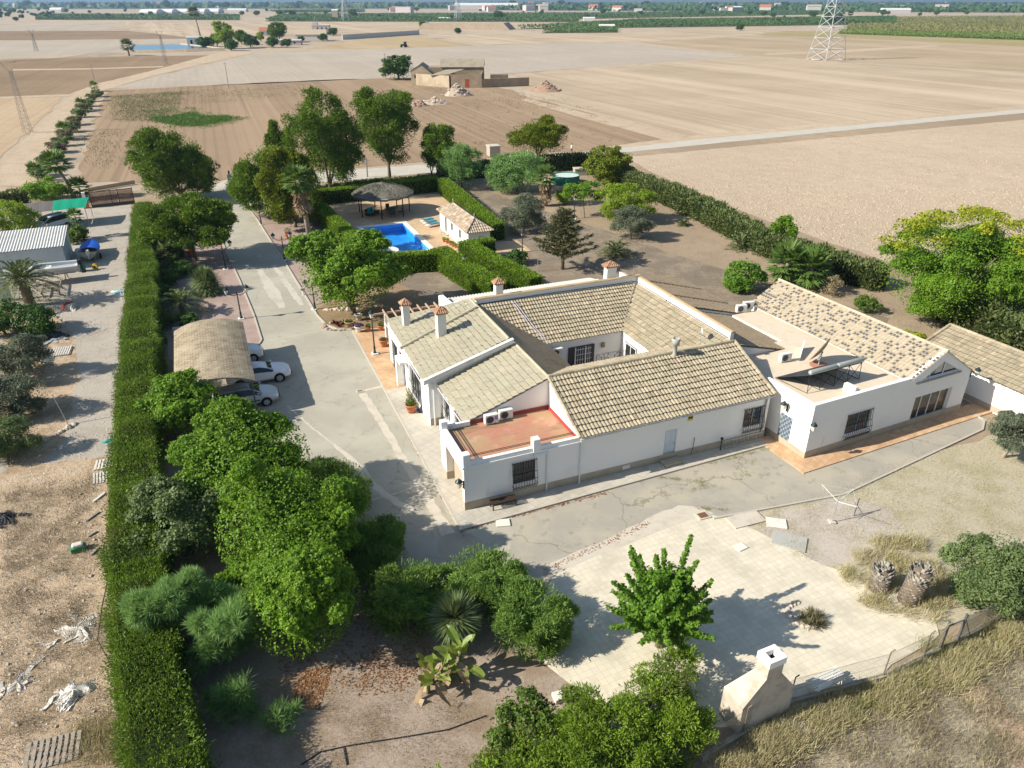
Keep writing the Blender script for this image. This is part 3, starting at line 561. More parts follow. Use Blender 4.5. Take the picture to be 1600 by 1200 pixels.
# --- windows and doors of the villa: frame + pane (+ grille) per opening
def window(par, o, ax, W, H, nrm, depth=.12, grille=True, cols=2, fm=None, bulge=True, drop=.28, nb=9, name='window', gl=None):
    fm = fm or frame_w
    P = lambda a, z, d: (o[0] + ax[0] * a + nrm[0] * d, o[1] + ax[1] * a + nrm[1] * d, o[2] + z)
    def bar(mb, a0, z0, a1, z1, d0, d1):
        vs = [P(a, z, d) for d in (d0, d1) for a, z in ((a0, z0), (a1, z0), (a1, z1), (a0, z1))]
        mb.add(vs, [(0, 3, 2, 1), (4, 5, 6, 7), (0, 1, 5, 4), (1, 2, 6, 5), (2, 3, 7, 6), (3, 0, 4, 7)])
    f = MB(); t = .06
    bar(f, 0, 0, W, t, -depth, -depth + .06); bar(f, 0, H - t, W, H, -depth, -depth + .06); bar(f, 0, t, t, H - t, -depth, -depth + .06); bar(f, W - t, t, W, H - t, -depth, -depth + .06)
    for i in range(1, cols): bar(f, W * i / cols - t * .5, t, W * i / cols + t * .5, H - t, -depth + .001, -depth + .06)
    fo = f.build(name, fm, par)
    g = MB(); bar(g, .03, .03, W - .03, H - .03, -depth - .03, -depth + .02); g.build('pane', gl or glass_m, fo)
    if grille:
        b = MB(); r = .015
        pr_ = (.07, .09, .13, .24, .24, .12) if bulge else (.06,) * 6
        zz = (H + .1, H * .75, H * .5, H * .22, -drop * .4, -drop)
        for i in range(nb + 1):
            a = -.06 + (W + .12) * i / nb
            b.tube([P(a, z, d) for z, d in zip(zz, pr_)], r, 5)
            if i < nb and bulge:
                b.tube([P(a + .02, -drop, .12), P(a + (W + .12) / nb * .5, -drop - .09, .14), P(a + (W + .12) / nb - .02, -drop, .12)], r, 5)
        for z, d in ((H + .02, .078), (H * .5, .13), (H * .22, .245), (-.08, .245), (-drop + .04, .14)): b.tube([P(-.08, z, d), P(W + .08, z, d)], r * 1.2, 5)
        for a in (-.06, W + .06):
            for z in (H, -.05): b.tube([P(a, z, 0), P(a, z, .1 if z > 0 else .24)], r, 5)
        b.build('grille', iron, fo)
    return fo
window(hr, (2.85, 0, 1.05), (1, 0), 1.35, 1.4, (0, -1), fm=mat('brown_frame', (.16, .12, .09), .5))
window(hr, (18.45, 0, 1.15), (1, 0), 1.45, 1.35, (0, -1), fm=mat('blue_grey_frame', (.30, .38, .45), .5))
d = MB(); d.box(12.7, .09, .28, 13.55, .14, 2.3)
for z0, z1 in ((.4, 1.05), (1.2, 2.15)):
    for x0 in (12.78, 13.16): d.box(x0, .075, z0, x0 + .31, .092, z1)
dr = d.build('back_door', mat('pale_blue_door', (.55, .62, .66), .6, [('noise', 2, (.45, .52, .57), .5, .7, .5)]), hr)
d = MB(); d.lathe((13.47, .05, 1.2), [(.02, 0), (.03, .02), (.02, .05)], 8); d.build('handle', dark_metal, dr)
d = MB(); d.bbox((13.15, -.35, .2), (1.3, .6, .2), 0, .02); d.build('door_step', plinth_m, hr)
for v0, W, z0, H in ((17.7, 1.4, .15, 2.15), (15.7, 1.0, .15, 2.2), (11.4, 2.6, .2, 2.55)):
    window(hr, (.846, v0 + (W if 0 else 1.4 if v0 > 17 else 1.0 if v0 > 15 else 2.6), z0), (0, -1), W, H, (-1, 0), cols=2 if W < 2 else 4, bulge=W > 2, nb=8 if W < 2 else 14, drop=.1)
window(hr, (1.694, 8.85, .9), (0, -1), 1.1, 1.6, (-1, 0)); window(hr, (1.694, 6.55, .9), (0, -1), 1.5, 1.7, (-1, 0), nb=11)
# courtyard: sliding door, tiled dado, lamp, window
d = MB(); d.box(12.6, 12.8, .12, 14.75, 12.89, 2.25); do = d.build('courtyard_door', frame_d, hr)
d = MB()
for x in (13.1, 13.95): d.box(x, 12.76, .15, x + .09, 12.799, 2.2)
for k in range(5): d.box(13.2, 12.77, .3 + .42 * k, 13.9, 12.798, .33 + .42 * k); d.box(14.05, 12.77, .3 + .42 * k, 14.5, 12.798, .33 + .42 * k)
for x in (13.35, 13.55, 13.75, 14.2, 14.35): d.box(x, 12.772, .2, x + .025, 12.797, 2.15)
d.build('door_grille', frame_w, do)
t = NT('blue_white_dado_tiles'); ch = t.n('TexChecker'); t.l(t.mapped((1, 1, 1), R(45)), ch.inputs[0]); ch.inputs['Scale'].default_value = 5
col = t.mix(t.step(t.voro(5.5), .3, .42), (.06, .14, .42), (.66, .66, .60)); col = t.mix(t.mul(t.step(t.voro(11), .2, .12), .6), col, (.45, .36, .10)); t.l(col, t.b.inputs['Base Color']); t.b.inputs['Roughness'].default_value = .25
d = MB(); d.box(15.0, 12.84, .12, 17.08, 12.893, 1.25); d.box(17.04, 8.3, .12, 17.095, 12.83, 1.25); d.build('tiled_dado', t.m, hr)
d = MB(); d.box(15.35, 12.72, 1.85, 15.6, 12.895, 2.2); d.build('wall_light', mat('brass_lamp', (.30, .26, .15), .5), hr)
window(hr, (17.1, 12.1, .95), (0, -1), 1.5, 1.35, (-1, 0), depth=-.04, nb=9)
window(hr, (17.1, 9.6, 1.2), (0, -1), .7, 1.0, (-1, 0), depth=-.04, nb=5)
d = MB(); d.box(10.5, 8, .05, 17.1, 12.9, .1); d.build('courtyard_floor', mat('courtyard_paving', (.42, .30, .2), .8, [('noise', 1.5, (.3, .22, .15), .45, .7, .6)]), hr)
# downpipes and the fuse-box, alarm plate
d = MB(); d.tube([(4.9, -.06, 2.9), (4.9, -.06, 2.75), (4.9, -.06, .15)], .05, 8); d.box(4.05, -.12, 2.68, 4.95, -.02, 2.84); d.build('downpipe', pipe_w, hr)
d = MB(); d.tube([(7.0, -.06, 3.2), (7.0, -.06, .3), (6.95, -.16, .15)], .05, 8); d.build('downpipe', pipe_w, hr)
d = MB(); d.tube([(20.0, -.1, 3.1), (20.0, -.07, 2.7), (20.0, -.07, .15)], .055, 8); d.tube([(20.1, -.1, 3.35), (20.2, -.25, 3.2)], .06, 8); d.build('downpipe', grey_metal, hr)
d = MB(); d.tube([(.87, 9.36, 3.3), (1.15, 9.36, 3.25), (1.15, 9.36, .15)], .05, 8); d.build('downpipe', pipe_w, hr)
mat('pale_gutter', (.55, .53, .55), .5)
for q in (((6.8, -.3, 3.22), (20.4, -.3, 3.22)), ((.42, 9.4, 3.35), (.6, 20.2, 3.4)), ((1.38, 4.1, 2.98), (1.38, 9.3, 2.98))): d = MB(); d.tube(q, .04, 6); d.build('gutter', MATS['pale_gutter'], hr)
d = MB(); d.box(14.2, -.03, 2.65, 14.55, -.005, 2.95); al = d.build('alarm_plate', mat('alarm_yellow', (.62, .48, .03), .5), hr)
d = MB(); d.box(14.22, -.036, 2.79, 14.53, -.0305, 2.93); d.build('plate_text_panel', mat('alarm_dark', (.05, .05, .06), .5), al)
d = MB(); d.box(9.9, -.03, .25, 10.4, -.02, .5); d.build('wall_vent', white_plastic, hr)
d = MB(); d.tube([(13.95 + .9, -.03, 1.35), (14.85, -.06, 1.3), (14.8, -.08, .6), (14.7, -.1, .2)], .018, 5); d.build('wall_cable', iron, hr)
d = MB(); d.tube([(9.6, 16.6, 5.02), (10.2, 14.2, 3.75), (10.9, 12.7, 2.95), (11.2, 12.6, 2.4)], .025, 5); d.tube([(9.8, 16.6, 5.02), (10.4, 14.2, 3.75), (11.05, 12.7, 2.95), (11.3, 12.65, 2.4)], .022, 5); d.build('roof_cable', mat('pale_lilac_cable', (.55, .50, .58), .6), hr)
d = MB(); d.tube([(7.0, 16.92, 5.06), (12, 16.9, 5.1), (20.45, 16.85, 5.06), (20.5, 12, 5.0), (20.5, 5, 5.0)], .03, 5); d.tube([(20.2, 12.1, 5.0), (20.4, 12.1, 5.45), (20.9, 12.1, 5.4), (21.1, 12.1, 5.0)], .025, 5); d.build('roof_cable', iron, hr)
# ---------------------------------------------------------------- annex (own frame, turned 3 degrees more)
NO = at(1255.5, 718); NA = R(25.3); NU = (math.cos(NA), math.sin(NA)); NV = (-NU[1], NU[0])
def nn(u, v, z=0): return (NO[0] + NU[0] * u + NV[0] * v, NO[1] + NU[1] * u + NV[1] * v, z)
an = thing('annex_building', 'white annex with flat terrace roof and pale mottled gable roof', 'building', NO, NA)
w = MB()
w.prism([(.13, .17), (8.4, .17), (8.4, 14.0), (5.7, 14.0), (5.7, 8.7), (.13, 8.7)], 'z', 0, 3.36); w.box(.003, .003, 0, .13, .17, 3.36)
w.panel((0, 0, 0), (1, 0), 8.4, 3.36, [(3.1, 5.15, .95, 2.35)], .16, (0, -1))
w.panel((8.4, 0, 0), (1, 0), 5.8, 3.0, [(.75, 4.3, .36, 2.2)], .3, (0, -1))
w.prism([(8.4, 0), (14.2, 0), (14.2, 2.85), (10.9, 4.95), (8.4, 3.55)], 'y', .31, 14.8)
w.prism([(8.4, 3.0), (8.9, 3.0), (8.9, 3.4), (9.3, 3.4), (11.0, 4.45), (12.9, 3.4), (14.2, 3.0), (14.2, 2.92), (14.35, 2.92), (14.35, 3.05), (10.95, 5.2), (8.4, 3.8)], 'y', 0, .3)
w.prism([(8.9, 3.0), (12.9, 3.0), (12.9, 3.4), (8.9, 3.4)], 'y', 0, .3)
w.prism([(12.9, 3.0), (14.2, 3.0), (12.9, 3.4)], 'y', .004, .296)
w.panel((0, 8.7, 0), (0, -1), 8.7, 3.36, [(6.3, 7.3, .1, 2.15)], .12, (-1, 0))
w.build('wall', white, an)
w = MB(); w.box(0, 0, 3.36, 8.4, .26, 3.8); w.box(0, .26, 3.36, .26, 4.1, 3.76); w.build('parapet', white, an)
w = MB(); w.prism([(.26, .26), (8.38, .26), (8.38, 14.0), (5.7, 14.0), (5.7, 8.7), (.26, 8.7)], 'z', 3.362, 3.38); w.build('terrace_floor', annex_floor, an)
w = MB(); w.prism([(0, -.014), (14.22, -.014), (14.22, .02), (0, .02)], 'z', .1, .55); w.prism([(-.014, -.014), (0, -.014), (0, 4), (-.014, 4)], 'z', .1, .5); w.build('plinth', plinth_m, an)
w = MB(); tiles(w, (8.15, -.05, 3.55), (8.15, 14.95, 3.55), (10.95, -.05, 5.1), (10.95, 14.95, 5.1), .25, .3, .065, .055, 21, False, 'mottled')
tiles(w, (14.5, 14.95, 2.85), (14.5, -.05, 2.85), (10.95, 14.95, 5.1), (10.95, -.05, 5.1), .3, .4, .06, .05, 22, False, 'mottled', 4)
ridge(w, (10.95, -.08, 5.2), (10.95, 14.98, 5.2), .11); w.build('roof', tile_new, an)
window(an, (3.1, 0, .95), (1, 0), 2.05, 1.4, (0, -1), fm=MATS['blue_grey_frame'], nb=13)
warm = NT('glass_with_painted_reflections'); col = warm.mix(warm.step(warm.noise(.7, 3), .4, .65), (.05, .055, .05), (.12, .085, .05)); warm.l(col, warm.b.inputs['Base Color']); warm.b.inputs['Roughness'].default_value = .08  # warm reflections put into the glass colour as noise patches
window(an, (9.15, 0, .36), (1, 0), 3.55, 1.84, (0, -1), depth=.24, grille=False, cols=4, name='sliding_door', gl=warm.m, fm=frame_w)
# gable window: triangular frame and pane
w = MB(); w.prism([(9.3, 3.4), (12.9, 3.4), (11.0, 4.45)], 'y', .16, .2); tri = w.build('gable_window', glass_m, an)
w = MB(); 
for a, b in (((9.3, 3.4), (12.9, 3.4)), ((9.3, 3.4), (11, 4.45)), ((11, 4.45), (12.9, 3.4)), ((10.1, 3.4), (10.1, 3.89)), ((11.35, 3.4), (11.35, 4.26))): w.tube([(a[0], .14, a[1] + .02), (b[0], .14, b[1] + .0)], .045, 4)
w.build('frame', frame_w, tri)
w = MB(); w.box(8.75, -.12, 3.28, 13.0, -.004, 3.36); w.build('sill', plinth_m, an)
# glass-block panel
w = MB()
for i in range(6):
    for j in range(11):
        y0, z0 = 2.35 - i * .158, .12 + j * .184; w.box(.0, y0 - .13, z0, .06, y0, z0 + .14, r=((i + j) % 2) * .6 + .2)
gb = w.build('glass_block_panel', mat('glass_block', (.07, .10, .14), .15, rnd=(.30, .36, .42)), an)
w = MB(); w.box(.06, 1.38, .1, .1, 2.4, 2.16); w.build('mortar', frame_w, gb)
# annex terracotta path
mb = MB(); mb.prism([(-1.2, -1.2), (14.6, -1.2), (16.5, -1.2), (16.5, .2), (14.2, .2), (14.2, .05), (.0, .05), (0, 3), (-1.15, 3)], 'z', -.05, .1); o = struct(mb.build('annex_path', orange_tile)); o.location = NO; o.rotation_euler = (0, 0, NA)
# ---------------------------------------------------------------- things on the roofs
def ac_unit(label, loc, rz, group='air conditioners', blue=False):
    o = thing('air_conditioner', label, 'air conditioner', loc, rz, group)
    b = MB(); b.bbox((0, 0, .33), (.84, .32, .58), 0, .02)
    b.box(-.36, -.14, 0, -.28, .14, .05); b.box(.28, -.14, 0, .36, .14, .05); b.build('casing', white_plastic, o)
    b = MB(); b.lathe((-.12, -.163, .33), [(.235, 0), (.235, -.012), (.0, -.012)], 20, axis='y'); fo = b.build('fan_opening', mat('fan_dark', (.10, .10, .10), .6) if 'fan_dark' not in MATS else MATS['fan_dark'], o)
    b = MB()
    for k in range(4): b.lathe((-.12, -.185, .33), [(.06 * k + .035, 0), (.06 * k + .043, 0), (.06 * k + .043, -.006), (.06 * k + .035, -.006)], 18, axis='y')
    for k in range(8): t_ = math.pi * k / 4; b.tube([(-.12, -.19, .33), (-.12 + .23 * math.cos(t_), -.19, .33 + .23 * math.sin(t_))], .005, 4)
    b.build('fan_guard', dark_metal, fo)
    if blue:
        b = MB(); b.box(.18, -.168, .3, .38, -.161, .52); l_ = b.build('badge', mat('blue_badge', (.02, .06, .42), .5), o)
        b = MB()
        for z in (.44, .36): b.box(.2, -.171, z, .36, -.1685, z + .035)
        b.build('badge_lettering', white_plastic, l_)
    return o
acs = ac_unit('air conditioner with blue badge on red garage terrace', m(3.0, 3.75, 2.97), MA, blue=True)
a2 = ac_unit('air conditioner without badge, right one of the pair on red terrace', m(4.0, 3.95, 2.97), MA)
dup(a2, nn(3.7, .75, 3.39), NA + R(95), 'air conditioner near front parapet beside solar heater legs')
dup(a2, nn(3.4, 6.0, 3.39), NA - R(5), 'air conditioner against grey lean-to wall behind solar heater')
dup(a2, nn(6.7, 14.2, 3.39), NA - R(12), 'air conditioner at far end of annex terrace, left of the two')
dup(a2, nn(7.65, 14.5, 3.39), NA - R(12), 'air conditioner at far end of annex terrace touching the mottled roof')
dup(a2, m(11.5, 12.55, 1.95), MA, 'air conditioner hanging in the courtyard corner beside dark door')
# solar water heater
sh = thing('solar_heater', 'solar water heater with two grey tanks on black frame on annex terrace', 'solar heater', nn(0, 0, 3.38), NA)
b = MB()
for x0, x1 in ((1.3, 3.55), (3.62, 5.9)): b.lathe((x0, 2.0, 1.4), [(.0, 0), (.14, .03), (.16, .08), (.16, x1 - x0 - .08), (.14, x1 - x0 - .03), (0, x1 - x0)], 16, axis='x')
b.build('tank', mat('grey_tank', (.30, .325, .31), .35), sh, True)
b = MB(); b.quad((1.3, 1.9, 1.25), (5.85, 1.9, 1.25), (5.4, 4.3, .1), (.9, 4.3, .1)); b.quad((1.3, 1.9, 1.21), (.9, 4.3, .06), (5.4, 4.3, .06), (5.85, 1.9, 1.21))
b.build('collector', mat('collector_glass', (.025, .028, .033), .5), sh)
b = MB()
for x in (1.35, 2.4, 3.6, 4.75, 5.8): b.tube([(x, 1.9, 0), (x, 2.0, 1.35)], .022, 5); b.tube([(x, 1.9, .02), (x - .3, 3.9, .05)], .018, 5)
for x0, x1 in ((1.35, 2.4), (2.4, 3.6), (3.6, 4.75), (4.75, 5.8)): b.tube([(x0, 1.92, .1), (x1, 1.98, 1.2)], .015, 5); b.tube([(x1, 1.92, .1), (x0, 1.98, 1.2)], .015, 5)
b.build('frame', iron, sh)
# satellite dish on a plinth, tilted away
sd = thing('satellite_dish', 'large tan satellite dish seen edge-on behind solar heater', 'satellite dish', nn(5.2, 4.6, 3.38), NA)
b = MB(); rg = []
for i in range(7): rr_ = 1.0 * i / 6; rg.append((rr_ + .001, .22 * (rr_ ** 2)))
b.lathe((0, 0, 0), rg, 28); do = b.build('dish', mat('tan_dish', (.50, .38, .25), .6), sd, True); do.rotation_euler = (R(-62), 0, R(28)); do.location = (.1, .1, .95)
b = MB(); b.tube([(-.25, -.1, 0), (-.25, -.1, .75), (0, 0, .95)], .05, 8); b.tube([(.0, 0, .9), (-.8, -.5, 1.05), (-1.05, -.7, 1.0)], .03, 6); b.bbox((-1.0, -.7, 1.02), (.7, .16, .1), R(30), .01); b.build('mast', grey_metal, sd)
b = MB(); b.lathe((-.2, -.1, 0), [(.62, 0), (.62, .06), (.1, .08)], 20); b.build('base', mat('pink_plinth', (.42, .21, .15), .85), sd)
sp = thing('roof_slab', 'white leaning slab between lean-to roof and satellite dish', 'slab', nn(4.3, 5.6, 3.38), NA)
b = MB(); b.quad((0, 0, .02), (1.7, 1.4, .02), (1.75, 1.35, .65), (.05, -.02, .25)); b.quad((0, .08, .02), (.05, .06, .25), (1.75, 1.43, .65), (1.7, 1.48, .02)); b.quad((.05, -.02, .25), (1.75, 1.35, .65), (1.75, 1.43, .65), (.05, .06, .25)); b.build('slab', white, sp)
sm = thing('satellite_dish', 'small white satellite dish on courtyard roof near ridge vent', 'satellite dish', m(19.3, 6.3, 4.35), MA)
b = MB(); b.lathe((0, 0, 0), [(.001, 0), (.16, .02), (.3, .08)], 18); do = b.build('dish', white_plastic, sm, True); do.location = (0, 0, .75); do.rotation_euler = (R(75), 0, R(60))
b = MB(); b.tube([(0, 0, -.1), (0, 0, .75)], .02, 6); b.build('mast', grey_metal, sm)
an_ = thing('antenna', 'thin whip antenna at the rear corner of the parapet', 'antenna', m(20.2, 16.9, 5.2), MA); b = MB(); b.tube([(0, 0, 0), (0, 0, 1.1)], .018, 5); b.tube([(-.12, 0, .95), (.12, 0, .95)], .012, 4); b.build('mast', grey_metal, an_)
# wall lanterns
def lantern(label, loc, rz, group='wall lanterns'):
    o = thing('wall_lantern', label, 'lantern', loc, rz, group)
    b = MB(); b.lathe((.32, 0, .22), [(.02, .3), (.07, .24), (.2, .1), (.21, .06), (.17, .03)], 12); b.build('hood', lamp_green, o)
    b = MB(); b.lathe((.32, 0, .22), [(.155, .03), (.1, -.3), (.06, -.34)], 6); b.build('glass', opal, o)
    b = MB(); b.tube([(0, 0, -.15), (.02, 0, .0), (.16, 0, .02), (.3, 0, -.08), (.32, 0, -.16)], .022, 6); b.box(-.02, -.05, -.3, .02, .05, .2); b.tube([(.02, 0, -.2), (.14, 0, -.12), (.12, 0, .0)], .012, 5); b.build('bracket', iron, o)
    return o
l0 = lantern('black wall lantern on the left corner of the garage', m(-.02, .06, 1.85), MA + R(200))
dup(l0, nn(-.02, 2.0, 2.7), NA + R(180), 'black wall lantern above the glass-block panel')
dup(l0, nn(.05, -.02, 2.35), NA + R(240), 'black wall lantern on the front corner of the annex')
dup(l0, nn(14.22, -.02, 2.9), NA + R(-50), 'black wall lantern at the right end of the annex gable wall')
# pergola over the front terrace
pg = thing('pergola', 'open timber pergola with white post beside front terrace', 'pergola', m(0, 0), MA)
wood_p = mat('pale_timber', (.42, .29, .20), .85, [('noise', 5, (.55, .42, .32), .5, .75, .5)])
b = MB(); b.bbox((1.45, 23.7, 1.3), (.26, .26, 2.6), 0, .01); b.build('post', white, pg)
b = MB(); b.bbox((5.9, 23.7, 1.3), (.26, .26, 2.6), 0, .01); b.build('post', white, pg)
for k in range(7): b = MB(); x = 1.35 + .72 * k; b.bbox((x, 22.2, 2.78), (.09, 4.0, .14), 0, .008); b.build('rafter', wood_p, pg)
b = MB(); b.bbox((3.4, 23.75, 2.66), (6.0, .12, .14), 0, .008); b.build('beam', wood_p, pg)
# outbuilding at the right edge
ob = thing('outbuilding', 'low white outbuilding with tiled roof beyond the annex', 'building', NO, NA)
w = MB(); w.prism([(16.3, -.6), (21.6, -1.2), (21.6, 4.9), (16.3, 5)], 'z', 0, 2.3); w.box(16.0, -3.2, 0, 16.3, 5, 2.3); w.prism([(16.3, -3.2), (26, -3.5), (26, -3.2), (16.3, -2.9)], 'z', 0, 2.25); w.build('wall', white, ob)
w = MB(); w.box(15.986, -3.2, .1, 15.999, 5, .5); w.build('plinth', plinth_m, ob)
w = MB(); tiles(w, (15.75, -3.5, 2.25), (15.75, 5.2, 2.25), (18.9, -3.5, 3.5), (18.9, 5.2, 3.5), .26, .42, seed=31); tiles(w, (22.0, 5.2, 2.25), (22, -3.5, 2.25), (18.9, 5.2, 3.5), (18.9, -3.5, 3.5), .26, .42, seed=32); ridge(w, (18.9, -3.5, 3.58), (18.9, 5.2, 3.58)); ridge(w, (15.75, 5.2, 2.35), (18.9, 5.2, 3.6)); w.build('roof', tile_old, ob)
# ================================================================ VEGETATION
def unit(a): return a / np.maximum(np.linalg.norm(a, axis=1, keepdims=True), 1e-9)
def rdir(n, g): return unit(g.normal(size=(n, 3)))
def quads(P, A, B, rnd):
    """leaf blades: diamond quads centred on P with half axes A (length) and B (width)"""
    n = len(P); V = np.empty((n, 4, 3)); V[:, 0] = P - A; V[:, 1] = P + B; V[:, 2] = P + A; V[:, 3] = P - B
    return V.reshape(-1, 3), np.arange(n * 4).reshape(n, 4), rnd
def leaves(P, N, L, W, g, k=.8, tone=None, along=None):
    n = len(P); nn_ = unit(N * k + g.normal(size=(n, 3)) * .55)
    a = g.normal(size=(n, 3)) if along is None else along + g.normal(size=(n, 3)) * .35
    a = unit(a - nn_ * np.sum(a * nn_, 1, keepdims=True)); b = np.cross(nn_, a)
    s = g.uniform(.65, 1.3, (n, 1)); t = np.clip((tone if tone is not None else .5) + g.normal(0, .2, n), 0, 1)
    return quads(P, a * L * .5 * s, b * W * .5 * s, t)
def join(parts):
    V = []; Fq = []; T = []; o = 0
    for v, f, t in parts: V.append(v); Fq.append(f + o); T.append(t); o += len(v)
    return np.concatenate(V), np.concatenate(Fq), np.concatenate(T)
def blobs(cl, n, g, lo=.55, flat=0., tone_sd=.2, sub=6):
    """points and outward directions spread over clumps (cx,cy,cz,rx,ry,rz); points buried in other clumps are dropped"""
    cl = np.array(cl, float); main = cl
    if sub:
        ctr = cl[:, :3].mean(0); out = [cl * LB([1, 1, 1, .72, .72, .72])]
        for k in range(sub):
            d = rdir(len(cl), g) + unit(cl[:, :3] - ctr) * .8 + LB([0, 0, .35]); d = unit(d); s_ = g.uniform(.3, .56, (len(cl), 1))
            out.append(np.concatenate([cl[:, :3] + d * cl[:, 3:] * g.uniform(.6, .95, (len(cl), 1)), cl[:, 3:] * s_], 1))
        cl = np.concatenate(out)
    area = (cl[:, 3] * cl[:, 4] * cl[:, 5]) ** (2 / 3); w = area / area.sum()
    idx = g.choice(len(cl), n, p=w); d = rdir(n, g); d[:, 2] = np.where((d[:, 2] < -.35) & (g.random(n) < .6), -d[:, 2], d[:, 2])
    r = lo + (1.04 - lo) * g.random(n) ** .6
    wob = 1 + .26 * np.sin(d[:, 0] * 7 + idx) * np.sin(d[:, 1] * 6 + idx * 2) + .1 * np.sin(d[:, 2] * 11 + idx)
    P = cl[idx, :3] + d * cl[idx, 3:] * (r * wob)[:, None]
    keep = np.ones(n, bool)
    for k in range(len(main)):
        q = (P - main[k, :3]) / main[k, 3:]; keep &= ~(np.sum(q * q, 1) < .22)
    ct = np.clip(g.normal(.5, tone_sd, len(cl)), .1, .9)
    return P[keep], d[keep], ct[idx][keep]
def crown_clumps(c, R_, n, g, lo=.45, hi=.8, size=(.26, .42), zmin=-.6, squash=.8):
    cl = []
    for i in range(n):
        d = rdir(1, g)[0]
        while d[2] < zmin: d = rdir(1, g)[0]
        f = g.uniform(lo, hi) * (1 + .16 * math.sin(2.1 * math.atan2(d[1], d[0]) + n) * (1 - d[2] * d[2])); s = size[0] + (size[1] - size[0]) * g.random() ** 1.4
        cl.append((c[0] + d[0] * R_[0] * f, c[1] + d[1] * R_[1] * f, c[2] + d[2] * R_[2] * f, R_[0] * s, R_[1] * s, R_[2] * s * squash))
    return cl
def limbs(cl, base, h0, r0, g, n=7, lean=(0, 0), parent=None, mt=None, name='trunk', fork=None):
    mb = MB(); top = Vector((base[0] + lean[0], base[1] + lean[1], h0))
    b = Vector(base); midp = b.lerp(top, .5) + Vector((lean[0] * .12 + g.uniform(-.05, .05), g.uniform(-.05, .05), 0))
    mb.tube([b - Vector((0, 0, .15)), b + Vector((0, 0, .15)), midp, top], [r0 * 1.35, r0 * 1.05, r0 * .85, r0 * .7], 8)
    order = list(range(len(cl))); g.shuffle(order)
    for i in order[:n]:
        e = Vector(cl[i][:3]); s = b.lerp(top, g.uniform(.72, 1)); q = s.lerp(e, .5) + Vector((g.uniform(-.2, .2), g.uniform(-.2, .2), g.uniform(-.1, .3)))
        mb.tube([s, q, e], [r0 * .5, r0 * .3, r0 * .1], 6)
    return mb.build(name, mt, parent, True)
bark = mat('bark', (.17, .135, .10), .95, [('noise', 6, (.09, .07, .05), .45, .7, .7, 0, (1, 1, .25))], bump=(12, .6, .03))
bark_pale = mat('pale_bark', (.30, .255, .19), .95, [('noise', 5, (.18, .15, .11), .45, .7, .7, 0, (1, 1, .3))], bump=(12, .6, .03))
LF = {
 'bright': leafmat('bright_leaves', (.09, .19, .014), (.225, .385, .034), .35),
 'mulberry': leafmat('mulberry_leaves', (.085, .19, .018), (.20, .36, .04), .4),
 'dark': leafmat('dark_citrus_leaves', (.035, .09, .014), (.09, .18, .03), .25),
 'citrus': leafmat('citrus_leaves', (.07, .13, .018), (.16, .23, .04), .3),
 'greygreen': leafmat('grey_green_leaves', (.095, .145, .05), (.20, .27, .10), .25),
 'olive': leafmat('olive_leaves', (.085, .115, .065), (.20, .225, .15), .2),
 'pine': leafmat('pine_needles', (.055, .12, .01), (.175, .275, .022), .2),
 'pine_y': leafmat('yellow_pine_needles', (.085, .13, .01), (.24, .29, .02), .25),
 'feather': leafmat('feathery_leaves', (.13, .25, .065), (.30, .48, .17), .3),
 'lime': leafmat('lime_leaves', (.14, .24, .018), (.33, .44, .045), .4),
 'yellow': leafmat('yellow_blossom', (.24, .31, .02), (.42, .43, .04), .35),
 'hedge': leafmat('hedge_cypress', (.08, .155, .014), (.175, .275, .03), .25, patch=(.10, .105, .035)),
 'hedge_b': leafmat('clipped_hedge', (.105, .20, .01), (.235, .37, .026), .25),
 'hedge_d': leafmat('rough_hedge', (.07, .11, .035), (.18, .22, .07), .2, patch=(.13, .115, .06)),
 'oleander': leafmat('oleander_leaves', (.09, .19, .03), (.27, .40, .09), .3),
 'cypress': leafmat('brownish_conifer', (.05, .065, .025), (.17, .165, .06), .1),
 'palm': leafmat('palm_fronds', (.08, .12, .04), (.20, .24, .09), .2),
 'palm_g': leafmat('green_palm_fronds', (.06, .13, .02), (.17, .26, .06), .25),
 'dead': leafmat('dead_fronds', (.24, .17, .10), (.42, .31, .19), .1),
 'yucca': leafmat('yucca_blades', (.08, .13, .05), (.25, .31, .13), .15),
 'banana': leafmat('banana_leaves', (.11, .19, .03), (.33, .40, .09), .35, .4),
 'dry': leafmat('dry_twigs', (.20, .16, .09), (.33, .28, .16), .1),
 'aloe': leafmat('reddish_aloe_blades', (.10, .11, .05), (.26, .22, .13), .1),
}
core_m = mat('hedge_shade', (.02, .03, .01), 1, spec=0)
LB = np.array
